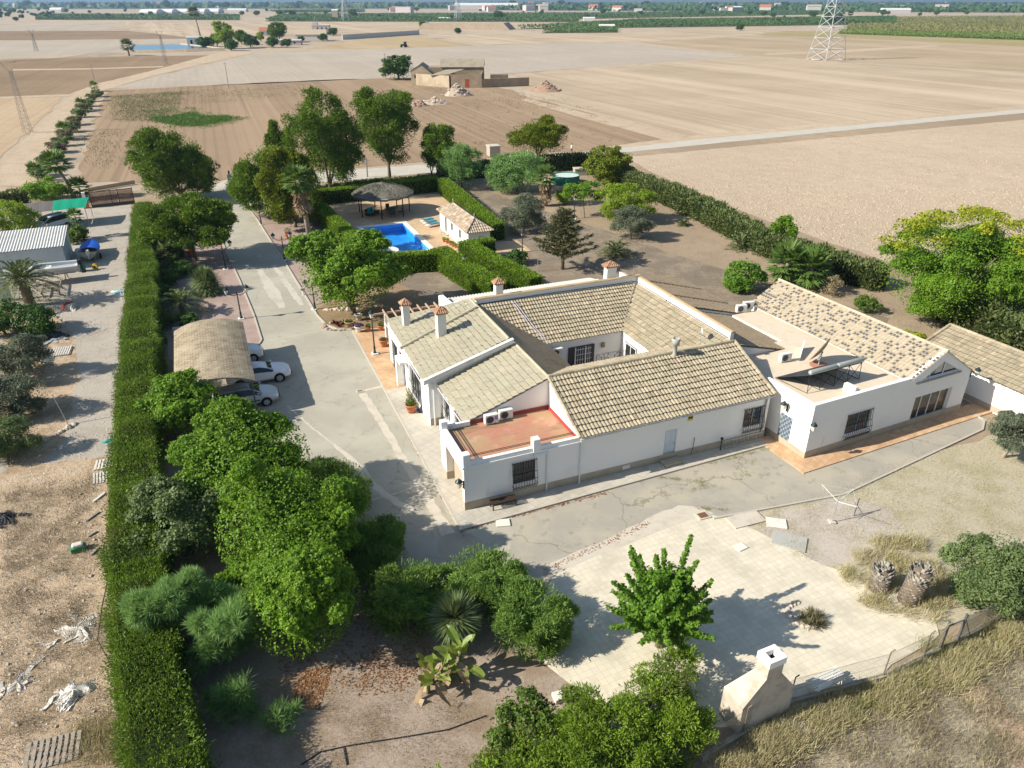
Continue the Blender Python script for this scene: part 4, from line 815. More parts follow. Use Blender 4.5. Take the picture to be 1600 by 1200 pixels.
def tree(name, label, cat, px, cr, h, mt, nleaf, L, W, base=None, clumps=14, trunk=.14, seed=1, group=None, sq=.85, zmin=-.55, size=(.28, .45), hi=.78, bk=None, cl=None, k=.8, lean=(0, 0), bare=.0, loc=None, fol='crown', needles=False, nl=7):
    """broad tree: px = pixel of the foot; cr=(rx,ry,rz) crown radii; h = total height"""
    g = np.random.default_rng(seed); loc = loc or at(*px)
    o = thing(name, label, cat, loc, 0, group); rz = cr[2]; c = (lean[0], lean[1], h - rz)
    own = cl is not None; cl = cl or crown_clumps(c, cr, clumps, g, .45, hi, size, zmin, sq) + [(c[0], c[1], c[2] - rz * .1, cr[0] * .5, cr[1] * .5, rz * .55)]
    P, N, T = blobs(cl, nleaf, g)
    k3 = 0 if own else int(nleaf * .07); d3 = rdir(k3, g); q3 = LB(c) + d3 * LB(cr) * (.35 + .62 * g.random((k3, 1)) ** .5); P = np.concatenate([P, q3]); N = np.concatenate([N, d3]); T = np.concatenate([T, np.full(k3, .4)])
    ok = P[:, 2] > max(bare, .15); P, N, T = P[ok], N[ok], T[ok]
    if needles:
        A = unit(N + g.normal(size=P.shape) * .6 + LB([0, 0, .35])) * (L / 2) * g.uniform(.6, 1.3, (len(P), 1)); B = unit(np.cross(A, g.normal(size=P.shape))) * W / 2
        V, Fq, T = quads(P, A, B, np.clip(T + g.normal(0, .18, len(P)), 0, 1))
    else: V, Fq, T = leaves(P, N + LB([0, 0, .25]), L, W, g, k, T)
    npmesh(fol, V, Fq, mt, T, o)
    if trunk: limbs(cl, (0, 0, 0), max(.4, min(h - rz * 1.5, h * .6)) if bare == 0 else bare, trunk, g, nl, lean, o, bk or bark)
    return o
def bush(name, label, px, r, h, mt, nleaf, L, W, seed=1, group=None, cat='bush', clumps=10, needles=False, loc=None, ell=1.0, ss=(.3, .52)):
    return tree(name, label, cat, px, (r, r * ell, h * .55), h, mt, nleaf, L, W, clumps=clumps, trunk=.05, seed=seed, group=group, zmin=-.9, size=ss, hi=.7, loc=loc, fol='foliage', needles=needles, nl=4)
def starbush(name, label, px, r, h, mt, ntuft, seed, group=None, cat='bush', needle=.55, per=34, loc=None):
    """shrub of fine whip-like leaves bursting from many shoot tips"""
    g = np.random.default_rng(seed); o = thing(name, label, cat, loc or at(*px), 0, group)
    cl = crown_clumps((0, 0, h * .5), (r, r, h * .5), 22, g, .3, .82, (.2, .36), -.7, .9)
    P, N, T = blobs(cl, ntuft, g, .5)
    P = np.repeat(P, per, 0); N = np.repeat(N, per, 0); T = np.repeat(T, per)
    d = unit(N * .7 + LB([0, 0, .45]) + g.normal(size=P.shape) * .75); ln = needle * g.uniform(.4, 1.1, (len(P), 1))
    A = d * ln / 2; A2 = A + LB([0, 0, -.06]); B = unit(np.cross(d, g.normal(size=P.shape))) * .011
    V, Fq, T = quads(P + A2, A, B, np.clip(T + g.normal(0, .2, len(P)), 0, 1)); npmesh('foliage', V, Fq, mt, T, o)
    limbs(cl, (0, 0, 0), h * .3, .05, g, 6, (0, 0), o, bark); return o
def frond(g, d, up, L, n=22, droop=1.0, lw=.05, ll=.45, wid=.7):
    """one pinnate palm frond: leaflet quads along a drooping midrib. d horizontal unit, up start slope"""
    t = np.linspace(.12, 1, n); x = L * t * np.cos(up) ; z = L * (t * np.sin(up) - droop * t ** 2.2 * .55)
    side = LB([-d[1], d[0], 0]); out = []
    P = d[None] * x[:, None] + LB([0, 0, 1.])[None] * z[:, None]
    tan = unit(np.gradient(P, axis=0))
    ln = ll * wid * (np.sin(np.pi * np.clip(t * .92 + .05, 0, 1)) ** .6)
    for s in (-1, 1):
        dirv = unit(side * s * .85 + tan * .75 + LB([0, 0, .25]) + g.normal(size=P.shape) * .12)
        A = dirv * (ln / 2)[:, None]; B = unit(np.cross(dirv, LB([0, 0, 1.]) + g.normal(size=P.shape) * .3)) * lw / 2
        out.append(quads(P + A, A, B, np.clip(.5 + g.normal(0, .2, n), 0, 1)))
    # midrib
    mid = (P[1:] + P[:-1]) / 2; A = (P[1:] - P[:-1]) * .6; B = np.repeat(side[None], n - 1, 0) * .02
    out.append(quads(mid, A, B, np.full(n - 1, .8)))
    return join(out)
def palm_crown(g, n, L, droop, ll, lw, lo=-.3, hi=1.35, nn_=32):
    parts = []
    for i in range(n):
        a = i * 2.39996 + g.uniform(-.2, .2); e = lo + (hi - lo) * ((i + .5) / n); l_ = L * g.uniform(.85, 1.08)
        parts.append(frond(g, LB([math.cos(a), math.sin(a), 0]), e, l_, nn_, droop * g.uniform(.8, 1.2), lw, ll))
    return join(parts)
def date_palm(label, px, th, L, n=34, mt='palm', tr=.22, seed=1, group='date palms', loc=None, droop=.9, ll=.55, name='date_palm'):
    g = np.random.default_rng(seed); o = thing(name, label, 'palm', loc or at(*px), g.uniform(0, 6), group)
    V, Fq, T = palm_crown(g, n, L, droop, ll, .085); V[:, 2] += th; npmesh('crown', V, Fq, LF[mt], T, o)
    mb = MB(); k = max(3, int(th / .25)); pts = [(0, 0, -.1 + (th + .1) * i / k) for i in range(k + 1)]
    mb.tube(pts, [tr * (1.12 if i % 2 else .95) * (1.25 - .25 * i / k) for i in range(k + 1)], 10); mb.build('trunk', bark, o); return o
def fan_palm(label, px, th, R_=1.2, n=26, mt='palm_g', tr=.16, seed=1, group='fan palms', skirt=0, lean=(0, 0), loc=None, lo=-.7, hi=1.4):
    g = np.random.default_rng(seed); o = thing('fan_palm', label, 'palm', loc or at(*px), 0, group); parts = []
    def fan(a, e, r, dead=False):
        d = LB([math.cos(a) * math.cos(e), math.sin(a) * math.cos(e), math.sin(e)]); side = LB([-math.sin(a), math.cos(a), 0]); up = np.cross(d, side)
        pl = r * .5; c = d * pl; k = 13
        ang = np.linspace(-1.25, 1.25, k); dv = d[None] * np.cos(ang)[:, None] + side[None] * np.sin(ang)[:, None] + LB([0, 0, -.25])[None] * (.3 if not dead else 1) + g.normal(size=(k, 3)) * .06
        dv = unit(dv); A = dv * r * .36 * g.uniform(.85, 1.1, (k, 1)); B = unit(np.cross(dv, up + g.normal(size=(k, 3)) * .25)) * r * .075
        q = quads(c + A * .95, A, B, np.clip(.5 + g.normal(0, .2, k), 0, 1)); s = quads(LB([d * pl / 2]), LB([d * pl / 2]), LB([side * .02]), LB([.7])); return join([q, s])
    for i in range(n):
        a = i * 2.39996; e = lo + (hi - lo) * (i + .5) / n; parts.append(fan(a, e, R_ * g.uniform(.85, 1.1)))
    V, Fq, T = join(parts); V += LB([lean[0], lean[1], th]); npmesh('crown', V, Fq, LF[mt], T, o)
    if skirt:
        parts = []
        for i in range(int(26 * skirt)):
            q = fan(i * 2.39996, -1.25 + g.uniform(-.2, .25), R_ * .85, True); z = g.uniform(0, skirt); q[0][:, 2] -= z; q[0][:, 0] += -lean[0] * z / th; parts.append(q)
        V, Fq, T = join(parts); V += LB([lean[0], lean[1], th]); npmesh('dead_skirt', V, Fq, LF['dead'], T, o)
    mb = MB(); mb.tube([(0, 0, -.1), (lean[0] * .4, lean[1] * .4, th * .5), (lean[0], lean[1], th)], [tr * 1.3, tr, tr * .85], 9); mb.build('trunk', bark_pale, o, True); return o
def rosette(name, label, px, n, L, W, mt, seed, group=None, cat='plant', h=0., lo=-.1, hi=1.5, loc=None, trunkr=0, droop=.25, heads=None):
    """spiky rosette of sword-shaped blades; heads = list of (x,y,z,scale) for several tufts"""
    g = np.random.default_rng(seed); o = thing(name, label, cat, loc or at(*px), 0, group); parts = []
    for (hx, hy, hz, sc) in (heads or [(0, 0, h, 1)]):
        a = np.arange(n) * 2.39996 + g.uniform(0, 6); e = lo + (hi - lo) * ((np.arange(n) + .5) / n) + g.normal(0, .08, n)
        d = np.stack([np.cos(a) * np.cos(e), np.sin(a) * np.cos(e), np.sin(e)], 1); l_ = L * sc * g.uniform(.8, 1.1, (n, 1))
        side = np.stack([-np.sin(a), np.cos(a), np.zeros(n)], 1) * W * sc / 2
        base = LB([hx, hy, hz]); m1 = base + d * l_ * .55; m2 = base + d * l_ - LB([0, 0, 1.]) * droop * l_ * np.cos(e)[:, None] ** 2
        A = (m1 - base) / 2; parts.append(quads(base + A, A * 1.0, side, np.clip(.5 + g.normal(0, .2, n), 0, 1)))
        A = (m2 - (base + d * l_ * .25)) / 2; parts.append(quads(base + d * l_ * .25 + A, A, side * .8, np.clip(.55 + g.normal(0, .2, n), 0, 1)))
    V, Fq, T = join(parts); npmesh('blades', V, Fq, mt, T, o)
    if trunkr:
        mb = MB()
        for (hx, hy, hz, sc) in (heads or [(0, 0, h, 1)]): mb.tube([(0, 0, -.1), (hx * .5, hy * .5, hz * .45), (hx, hy, hz)], [trunkr * 1.2, trunkr, trunkr * .8], 8)
        mb.build('trunk', bark, o, True)
    return o
def hedge(name, label, path, w, h, mt, dens, L, W, seed, group='hedges', cat='hedge', rough=.08, needles=True, top=None, wob=.12):
    """hedge along a world polyline: shaded core plus leaf sprays over its sides and top. w,h number or per-point lists"""
    g = np.random.default_rng(seed); n = len(path)
    ws = w if hasattr(w, '__len__') else [w] * n; hs = h if hasattr(h, '__len__') else [h] * n
    o0 = path[0]; pts = [LB([p[0] - o0[0], p[1] - o0[1]]) for p in path]
    parts = []; core = MB(); nrm = []
    for i in range(n):
        d = pts[min(i + 1, n - 1)] - pts[max(i - 1, 0)]; d = d / np.linalg.norm(d); nrm.append(LB([-d[1], d[0]]))
    for i in range(n - 1):
        a, b = pts[i], pts[i + 1]; Ls = np.linalg.norm(b - a); d = (b - a) / Ls; hm = (hs[i] + hs[i + 1]) / 2; wm = (ws[i] + ws[i + 1]) / 2
        def put(cnt, fn):
            cnt = int(cnt)
            if cnt < 1: return
            t = g.random(cnt); s = g.random(cnt); parts.append((t, s, fn, i))
        for side in (-1, 1, 0): 
            cnt = int(dens * Ls * (hm if side else wm)); t = g.random(cnt); s = g.random(cnt)
            c = a[None] * (1 - t)[:, None] + b[None] * t[:, None]; nn_ = nrm[i][None] * (1 - t)[:, None] + nrm[i + 1][None] * t[:, None]
            wl = ws[i] * (1 - t) + ws[i + 1] * t; hl = hs[i] * (1 - t) + hs[i + 1] * t
            wv = 1 + wob * (np.sin(t * Ls * 1.9 + i * 5 + side) * .5 + np.sin(t * Ls * .7 + side * 2 + i) * .5)
            if side: off = side * wl / 2 * (wv + g.normal(0, rough, cnt)); z = hl * s * (1 + .3 * rough * g.normal(size=cnt)); N = np.concatenate([nn_ * side, np.full((cnt, 1), .25)], 1)
            else: off = (s - .5) * wl * 1.02; z = hl * (1 + (wv - 1) * .5 - .06 * np.abs(s * 2 - 1) ** 3) + g.normal(0, rough * .8, cnt); N = np.concatenate([np.zeros((cnt, 2)), np.ones((cnt, 1))], 1)
            P = np.concatenate([c + nn_ * off[:, None], z[:, None]], 1)
            tn = .5 + .22 * np.sin(P[:, 0] * 1.1 + P[:, 1] * .7 + i) * np.sin(P[:, 2] * 2 + P[:, 1] * 1.3)
            parts.append((P, N, tn))
        # core
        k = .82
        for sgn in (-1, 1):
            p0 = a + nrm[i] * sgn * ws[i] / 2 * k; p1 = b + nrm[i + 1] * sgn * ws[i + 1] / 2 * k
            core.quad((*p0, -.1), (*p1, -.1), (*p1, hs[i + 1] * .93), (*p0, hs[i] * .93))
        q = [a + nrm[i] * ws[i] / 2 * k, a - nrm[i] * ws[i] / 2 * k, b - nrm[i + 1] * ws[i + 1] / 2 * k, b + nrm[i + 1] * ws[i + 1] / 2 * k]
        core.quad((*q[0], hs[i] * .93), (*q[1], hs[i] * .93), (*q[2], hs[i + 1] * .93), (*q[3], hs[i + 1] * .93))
    for e, s in ((0, -1), (n - 1, 1)):
        a = pts[e]; cnt = int(dens * ws[e] * hs[e]); d = LB([nrm[e][1], -nrm[e][0]]) * s
        P = np.concatenate([a[None] + nrm[e][None] * ((g.random((cnt, 1)) - .5) * ws[e]) + d[None] * g.normal(.02, rough * .7, (cnt, 1)), g.random((cnt, 1)) * hs[e]], 1)
        parts.append((P, np.repeat(LB([[d[0], d[1], .2]]), cnt, 0), np.full(cnt, .5)))
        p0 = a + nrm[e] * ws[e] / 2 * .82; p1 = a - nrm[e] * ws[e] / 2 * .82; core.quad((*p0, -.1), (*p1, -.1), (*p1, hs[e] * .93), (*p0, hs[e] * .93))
    P = np.concatenate([x[0] for x in parts]); N = np.concatenate([x[1] for x in parts]); T = np.concatenate([x[2] for x in parts])
    if needles:
        A = unit(N * .8 + g.normal(size=P.shape) * .55 + LB([0, 0, .5])) * (L / 2) * g.uniform(.5, 1.3, (len(P), 1)); B = unit(np.cross(A, g.normal(size=P.shape))) * W / 2
        V, Fq, T = quads(P + A * .4, A, B, np.clip(T + g.normal(0, .15, len(P)), 0, 1))
    else: V, Fq, T = leaves(P, N, L, W, g, .8, T)
    cv = LB(core.v); cf = LB(core.f)
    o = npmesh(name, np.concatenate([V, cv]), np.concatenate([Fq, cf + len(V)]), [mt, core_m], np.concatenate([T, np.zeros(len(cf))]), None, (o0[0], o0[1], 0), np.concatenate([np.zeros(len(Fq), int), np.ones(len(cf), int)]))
    return tag(o, label, cat, group)
# ---------------------------------------------------------------- hedges
hl = [m(u, v)[:2] for u, v in ((-17.9, 70.5), (-17.7, 62), (-17.45, 50), (-17.15, 40), (-16.9, 28), (-16.7, 16), (-16.45, 6), (-16.05, -1), (-15.45, -7), (-14.7, -12), (-13.8, -16.5), (-12.6, -21))]
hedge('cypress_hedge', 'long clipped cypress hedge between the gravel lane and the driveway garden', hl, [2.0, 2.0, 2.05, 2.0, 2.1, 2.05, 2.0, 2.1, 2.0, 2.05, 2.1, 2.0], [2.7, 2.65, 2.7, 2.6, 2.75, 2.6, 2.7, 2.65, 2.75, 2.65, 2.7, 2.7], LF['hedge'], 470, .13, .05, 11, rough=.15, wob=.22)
PH = 'clipped hedges around the pool'
def mh(L): return [m(u, v)[:2] for u, v in L]
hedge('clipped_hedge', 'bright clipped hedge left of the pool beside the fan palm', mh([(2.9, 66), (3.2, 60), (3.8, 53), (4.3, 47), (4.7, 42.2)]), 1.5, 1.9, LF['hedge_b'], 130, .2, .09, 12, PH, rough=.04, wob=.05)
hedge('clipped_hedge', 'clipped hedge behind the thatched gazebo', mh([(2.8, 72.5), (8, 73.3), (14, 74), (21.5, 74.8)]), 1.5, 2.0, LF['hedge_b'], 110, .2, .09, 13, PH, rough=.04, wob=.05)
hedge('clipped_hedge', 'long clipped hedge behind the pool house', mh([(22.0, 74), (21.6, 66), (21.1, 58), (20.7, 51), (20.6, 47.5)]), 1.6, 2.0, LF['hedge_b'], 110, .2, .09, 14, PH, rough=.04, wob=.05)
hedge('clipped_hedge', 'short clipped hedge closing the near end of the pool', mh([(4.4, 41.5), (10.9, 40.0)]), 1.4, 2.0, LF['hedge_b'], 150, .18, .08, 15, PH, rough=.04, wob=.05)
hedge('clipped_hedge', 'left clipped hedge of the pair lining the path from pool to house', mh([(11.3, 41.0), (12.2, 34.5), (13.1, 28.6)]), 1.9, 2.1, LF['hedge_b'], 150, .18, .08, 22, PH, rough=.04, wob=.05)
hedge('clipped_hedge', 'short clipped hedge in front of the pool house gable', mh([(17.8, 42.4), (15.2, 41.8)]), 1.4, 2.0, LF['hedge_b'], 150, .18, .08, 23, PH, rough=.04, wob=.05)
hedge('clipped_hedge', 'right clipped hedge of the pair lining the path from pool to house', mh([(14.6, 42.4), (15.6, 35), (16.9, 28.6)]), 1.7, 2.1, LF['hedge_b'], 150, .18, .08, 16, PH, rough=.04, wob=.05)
rh = [at(930, 268)[:2], at(1000, 300)[:2], at(1060, 325)[:2], at(1130, 358)[:2], at(1200, 398)[:2], at(1290, 432)[:2], at(1375, 452)[:2]]
hedge('untrimmed_hedge', 'shaggy dark hedge between the garden and the cloddy field', rh, [2.4, 2.2, 2.4, 2.6, 2.2, 2.5, 2.2], [2.5, 2.3, 2.6, 2.3, 2.1, 2.6, 2.0], LF['hedge_d'], 60, .38, .17, 17, rough=.14, wob=.25)
hedge('untrimmed_hedge', 'shaggy hedge behind and right of the big flowering tree', [at(1440, 480)[:2], at(1520, 515)[:2], at(1600, 555)[:2], at(1720, 610)[:2]], [2.4, 2.8, 2.8, 2.6], [2.4, 2.8, 2.8, 2.6], LF['hedge_d'], 75, .36, .16, 18, rough=.14, wob=.25)
hedge('dark_hedge', 'dark hedge along the road behind the garden trees', [at(480, 302)[:2], at(575, 289)[:2], at(680, 283)[:2], at(705, 281)[:2], at(760, 276)[:2], at(840, 268)[:2], at(930, 262)[:2]], 1.7, [.5, .6, .7, 2.2, 2.4, 2.4, 2.4], LF['hedge_d'], 40, .4, .18, 19, rough=.12)
hedge('cypress_hedge', 'row of young dark cypresses along the dirt track at the left edge', [at(-30, 332)[:2], at(10, 328)[:2], at(46, 325)[:2]], 1.5, 2.2, LF['hedge_d'], 60, .35, .14, 20, rough=.16, wob=.3)
g = np.random.default_rng(21); jc = []
for i in range(58):
    t_ = g.random() ** 1.15; jc.append((t_ * 9.2 - 1.2 + g.normal(0, .45), t_ * 4.9 - .4 + g.normal(0, .85), .25 + (1.0 + .7 * t_) * g.random() ** .6, g.uniform(.8, 1.2), g.uniform(.8, 1.2), g.uniform(.5, .75)))
tree('juniper_hedge', 'loose yellow-green conifer shrubbery in front of the white chimney', 'hedge', None, (4, 3, 1.2), 2.6, leafmat('juniper_sprays', (.10, .175, .016), (.26, .38, .04), .3, patch=(.17, .15, .10)), 150000, .17, .045, trunk=.06, seed=21, cl=jc, loc=(-1.0, 14.6, 0), needles=True, fol='foliage', nl=22, bk=bark_pale)
# ---------------------------------------------------------------- front garden
GB = 'bright green trees by the front drive'
tree('leafy_tree', 'bright green tree furthest back of the three by the front drive', 'tree', (405, 800), (3.4, 3.1, 3.1), 6.3, LF['bright'], 120000, .145, .1, clumps=15, trunk=.16, seed=31, group=GB, hi=.95, size=(.24, .5), zmin=-.8)
tree('leafy_tree', 'bright green middle tree of the three by the front drive', 'tree', (455, 905), (3.1, 2.9, 3.1), 6.2, LF['bright'], 120000, .135, .09, clumps=15, trunk=.15, seed=32, group=GB, hi=.95, size=(.24, .5), zmin=-.8)
tree('leafy_tree', 'bright green tree nearest the camera above fallen brown leaves', 'tree', (482, 1008), (2.6, 2.5, 2.6), 5.4, LF['bright'], 100000, .12, .085, clumps=15, trunk=.14, seed=33, group=GB, hi=.95, size=(.24, .5), zmin=-.8)
tree('shrubby_tree', 'dull green twiggy tree between hedge and bright trees', 'tree', (300, 865), (3.0, 2.6, 2.3), 4.5, LF['greygreen'], 26000, .16, .1, clumps=18, trunk=.1, seed=34, hi=.8, size=(.26, .42))
tree('carport_tree', 'round green tree at the near corner of the carport', 'tree', (297, 680), (2.5, 2.35, 2.0), 4.3, LF['bright'], 42000, .17, .12, clumps=15, trunk=.12, seed=35, size=(.28, .44), zmin=-.75)
starbush('feathery_bush', 'large feathery blue-green bush beside the long hedge', (318, 1032), 2.5, 4.4, LF['feather'], 2700, 36, group='feathery bushes', needle=.5, per=44)
starbush('feathery_bush', 'small feathery bush in front of the large feathery one', (368, 1110), .95, 1.5, LF['feather'], 130, 37, group='feathery bushes', needle=.6, per=36)
starbush('feathery_bush', 'sparse low feathery bush beside fallen brown leaves', (440, 1130), .85, .8, LF['feather'], 60, 38, group='feathery bushes', needle=.5, per=30)
starbush('feathery_bush', 'tiny feathery sprout at the foot of the long hedge', (296, 1160), .28, .45, LF['feather'], 12, 39, group='feathery bushes', needle=.4, per=26)
bush('oleander_bush', 'oleander at the drive edge right of the bright trees', (575, 890), 2.1, 2.9, LF['oleander'], 42000, .22, .04, 40, 'oleander bushes', clumps=12, needles=True)
bush('oleander_bush', 'dark oleander at the drive edge behind the bright trees', (520, 800), 2.3, 3.2, LF['oleander'], 42000, .22, .04, 41, 'oleander bushes', clumps=12, needles=True)
bush('oleander_bush', 'oleander left of the spiky ball-shaped yucca', (640, 965), 2.3, 2.6, LF['oleander'], 42000, .22, .04, 42, 'oleander bushes', clumps=13, needles=True)
bush('oleander_bush', 'white-flowered oleander behind the spiky yucca', (755, 940), 2.2, 2.7, LF['oleander'], 42000, .22, .04, 43, 'oleander bushes', clumps=13, needles=True)
bush('oleander_bush', 'big oleander casting its shadow on the cream paving', (828, 1000), 1.95, 2.9, LF['oleander'], 42000, .22, .04, 44, 'oleander bushes', clumps=13, needles=True)
tree('citrus_tree', 'small dark orange tree beside the conifer hedge', 'tree', (815, 1165), (1.35, 1.3, 1.2), 2.5, LF['citrus'], 9000, .13, .09, clumps=12, trunk=.07, seed=45, size=(.32, .48), zmin=-.8)
rosette('yucca', 'ball-shaped yucca with hundreds of sword leaves among oleanders', (712, 1008), 1100, 1.3, .05, LF['yucca'], 46, None, 'yucca', h=1.6, lo=-.85, hi=1.5, trunkr=.2, droop=.1)
# banana plants: broad paddles
def banana(label, px, n, seed, h=1.6):
    g = np.random.default_rng(seed); o = thing('banana_plant', label, 'banana plant', at(*px), 0, 'banana plants'); parts = []; dead = []
    for i in range(n):
        a = i * 2.39996 + g.uniform(-.4, .4); e = g.uniform(.35, 1.35) if i < n * .7 else g.uniform(-.5, .1); L = g.uniform(1.0, 1.7); d = LB([math.cos(a) * math.cos(e), math.sin(a) * math.cos(e), math.sin(e)]); side = LB([-math.sin(a), math.cos(a), 0]); 
        b0 = LB([g.uniform(-.3, .3), g.uniform(-.3, .3), h * g.uniform(.35, .75)]); dr = -.5 * math.cos(e)
        P = [b0 + d * L * t + LB([0, 0, dr * L * t * t]) for t in np.linspace(.25, 1, 6)]; wd_ = [.05, .17, .21, .19, .12, .02]; tone = g.uniform(.1, .95)
        for k in range(5):
            for s in (-1, 1):
                if g.random() < .12: continue
                fold = LB([0, 0, .06]); v = LB([P[k], P[k] + side * s * wd_[k] + fold, P[k + 1] + side * s * wd_[k + 1] + fold, P[k + 1]]); (parts if i < n * .75 else dead).append((v, LB([[0, 1, 2, 3]]), LB([tone])))
    V, Fq, T = join(parts); npmesh('leaves', V, Fq, LF['banana'], T, o)
    if dead: V, Fq, T = join(dead); npmesh('dead_leaves', V, Fq, LF['dead'], T, o)
    mb = MB()
    for k in range(4): x, y = g.uniform(-.35, .35, 2); mb.tube([(x, y, -.1), (x * .8, y * .8, h * .75)], [.09, .05], 8)
    mb.build('stem', mat('banana_stem', (.20, .20, .08), .8) if 'banana_stem' not in MATS else MATS['banana_stem'], o, True)
banana('tall banana plant with light green paddle leaves in front of the yucca', (715, 1062), 20, 47, 2.0)
banana('low ragged banana plant with withered leaves below the tall one', (682, 1078), 20, 48, 1.2)
# mulberry: upright wands clothed in leaves
def mulberry(px, seed):
    g = np.random.default_rng(seed); o = thing('mulberry_tree', 'vivid green mulberry with long upright shoots on the cream paving', 'tree', at(*px), 0); P = []; N = []; T = []; mb = MB()
    mb.tube([(0, 0, -.1), (0, 0, 1.0), (.05, 0, 1.45)], [.19, .15, .17], 9)
    for i in range(78):
        a = i * 2.39996; e = g.uniform(.0, 1.45) if i > 24 else g.uniform(-.45, .4); L = g.uniform(1.7, 2.8) * (1.3 if e > .8 else .8)
        d = LB([math.cos(a) * math.cos(e), math.sin(a) * math.cos(e), math.sin(e)]); n = int(230 * L / 2.4); t = g.random(n) ** .8
        b0 = LB([d[0] * .3, d[1] * .3, 1.55]); c = b0 + d[None] * (L * t)[:, None] + LB([0, 0, .35])[None] * (t * t * (1 - abs(math.sin(e))))[:, None] * L * .5
        off = rdir(n, g); off -= d[None] * (off @ d)[:, None]; off = unit(off); P.append(c + off * (.07 + .13 * (1 - t))[:, None] * g.uniform(.5, 1.3, (n, 1))); N.append(off + LB([0, 0, .5])); T.append(np.full(n, np.clip(g.normal(.5, .15), .1, .9)))
        mb.tube([tuple(b0), tuple(b0 + d * L * .5 + LB([0, 0, .04 * L])), tuple(b0 + d * L * .95 + LB([0, 0, .3 * (1 - abs(math.sin(e))) * L * .5]))], [.045, .025, .008], 5)
    d = rdir(11000, g); q = LB([0, 0, 2.5]) + d * LB([1.3, 1.3, 1.5]) * (.45 + .6 * g.random((11000, 1)) ** .6) * (1 + .25 * np.sin(d[:, :1] * 9) * np.sin(d[:, 1:2] * 8 + d[:, 2:] * 5)); P.append(q); N.append(d + LB([0, 0, .3])); T.append(np.full(11000, .45))
    V, Fq, T = leaves(np.concatenate(P), np.concatenate(N), .16, .125, g, .8, np.concatenate(T)); npmesh('crown', V, Fq, LF['mulberry'], T, o); mb.build('trunk', bark, o, True)
mulberry((1030, 1010), 49)
# right-hand side of the front garden
tree('olive_tree', 'small olive tree on the dry lawn at the right edge', 'tree', (1567, 715), (1.75, 1.6, 1.2), 3.2, LF['olive'], 26000, .13, .045, clumps=12, trunk=.12, seed=50, size=(.32, .48), bk=bark_pale, lean=(.2, 0))
bush('round_bush', 'big rounded green bush by the dry palm stumps', (1540, 948), 1.95, 4.1, LF['greygreen'], 60000, .13, .055, 51, None, clumps=16)
rosette('aloe_bed', 'reddish-green aloe clump ringed by stones on cream paving', (1268, 972), 60, .55, .05, LF['aloe'], 52, None, 'aloe', heads=[(x, y, .05, s) for x, y, s in ((0, 0, 1.1), (.35, .15, 1), (-.35, .1, 1), (.1, -.3, .9), (-.25, -.3, .9), (.35, -.25, .8), (.1, .4, .9))], lo=.1, hi=1.5, droop=.1)
# ---------------------------------------------------------------- driveway garden and pool garden
tree('plane_tree', 'broad green shade tree between driveway and hedge-lined path', 'tree', (552, 490), (4.4, 4.1, 3.4), 7.5, LF['bright'], 70000, .22, .15, clumps=17, trunk=.26, seed=60, hi=.95, size=(.22, .45), zmin=-.85)
PI = 'stone pines and Aleppo pines of the driveway garden'
def pine(label, px, cr, h, n, seed, mt='pine', trunk=.2, lean=(0, 0), clumps=24, zmin=-.9, size=(.27, .45), bare=.9, sq=.95, L=.36, W=.11):
    return tree('pine_tree', label, 'pine', px, cr, h, LF[mt], n, L, W, clumps=clumps, trunk=trunk, seed=seed, group=PI, hi=.85, size=size, zmin=zmin, sq=sq, lean=lean, bare=bare, needles=True)
pine('dark wide pine beside the driveway gate, left', (283, 312), (5.0, 4.7, 4.6), 9.4, 60000, 61, trunk=.26, clumps=44)
pine('umbrella-shaped pine with bare trunk left of the driveway', (306, 408), (4.6, 4.3, 3.2), 7.2, 52500, 62, trunk=.2, clumps=28, bare=1.9, zmin=-.5, sq=.85)
pine('tall pine left of the two tallest behind the fan palm', (517, 306), (5.2, 5.0, 6.4), 14.2, 52500, 63, trunk=.32, clumps=30, bare=1.5)
pine('tall pine right of the two tallest, with bare lower trunk', (609, 284), (5.0, 4.7, 5.2), 13.6, 45500, 64, trunk=.3, clumps=28, bare=3.0)
pine('young pine on a bent leaning trunk by the road', (640, 290), (3.1, 2.9, 3.5), 8.8, 24500, 65, trunk=.2, lean=(4.6, 1.0), clumps=24, bare=1.6)
pine('dense pine right of the driveway with drooping near side', (435, 340), (4.9, 4.7, 5.0), 9.4, 49000, 66, 'pine', .24, clumps=28)
pine('yellowish pine right of the driveway above the lamp posts', (462, 355), (3.9, 3.7, 4.4), 8.8, 42000, 67, 'pine_y', .22, clumps=24)
pine('thin pale pine top peeping left of the tallest pines', (446, 300), (2.2, 2.2, 3.6), 9.6, 14000, 68, 'pine', .14, clumps=16)
pine('spreading pine in front of the road right of the garden', (840, 262), (5.2, 4.6, 3.2), 8.0, 35000, 69, 'pine_y', .22, clumps=18, bare=1.8, zmin=-.5)
tree('willowy_tree', 'drooping grey-green tree beside the dark pine near the road', 'tree', (722, 295), (3.5, 3.2, 3.4), 6.8, LF['feather'], 16000, .4, .07, clumps=16, trunk=.14, seed=70, needles=True)
bush('garden_bush', 'low round bush at the end of the clipped hedges behind the pool', (590, 300), 2.0, 1.9, LF['palm_g'], 2200, .6, .12, 71, 'garden bushes', needles=True)
tree('feathery_tree', 'wide feathery green tree in front of the spreading pine', 'tree', (808, 300), (4.7, 4.0, 3.0), 6.0, LF['feather'], 20000, .34, .1, zmin=-.9, clumps=28, trunk=.12, seed=72, needles=True)
tree('bright_conifer', 'dense yellow-green tree at the corner by the road', 'tree', (945, 288), (3.5, 3.3, 3.0), 6.0, LF['pine_y'], 17000, .3, .14, zmin=-.95, clumps=28, trunk=.16, seed=73)
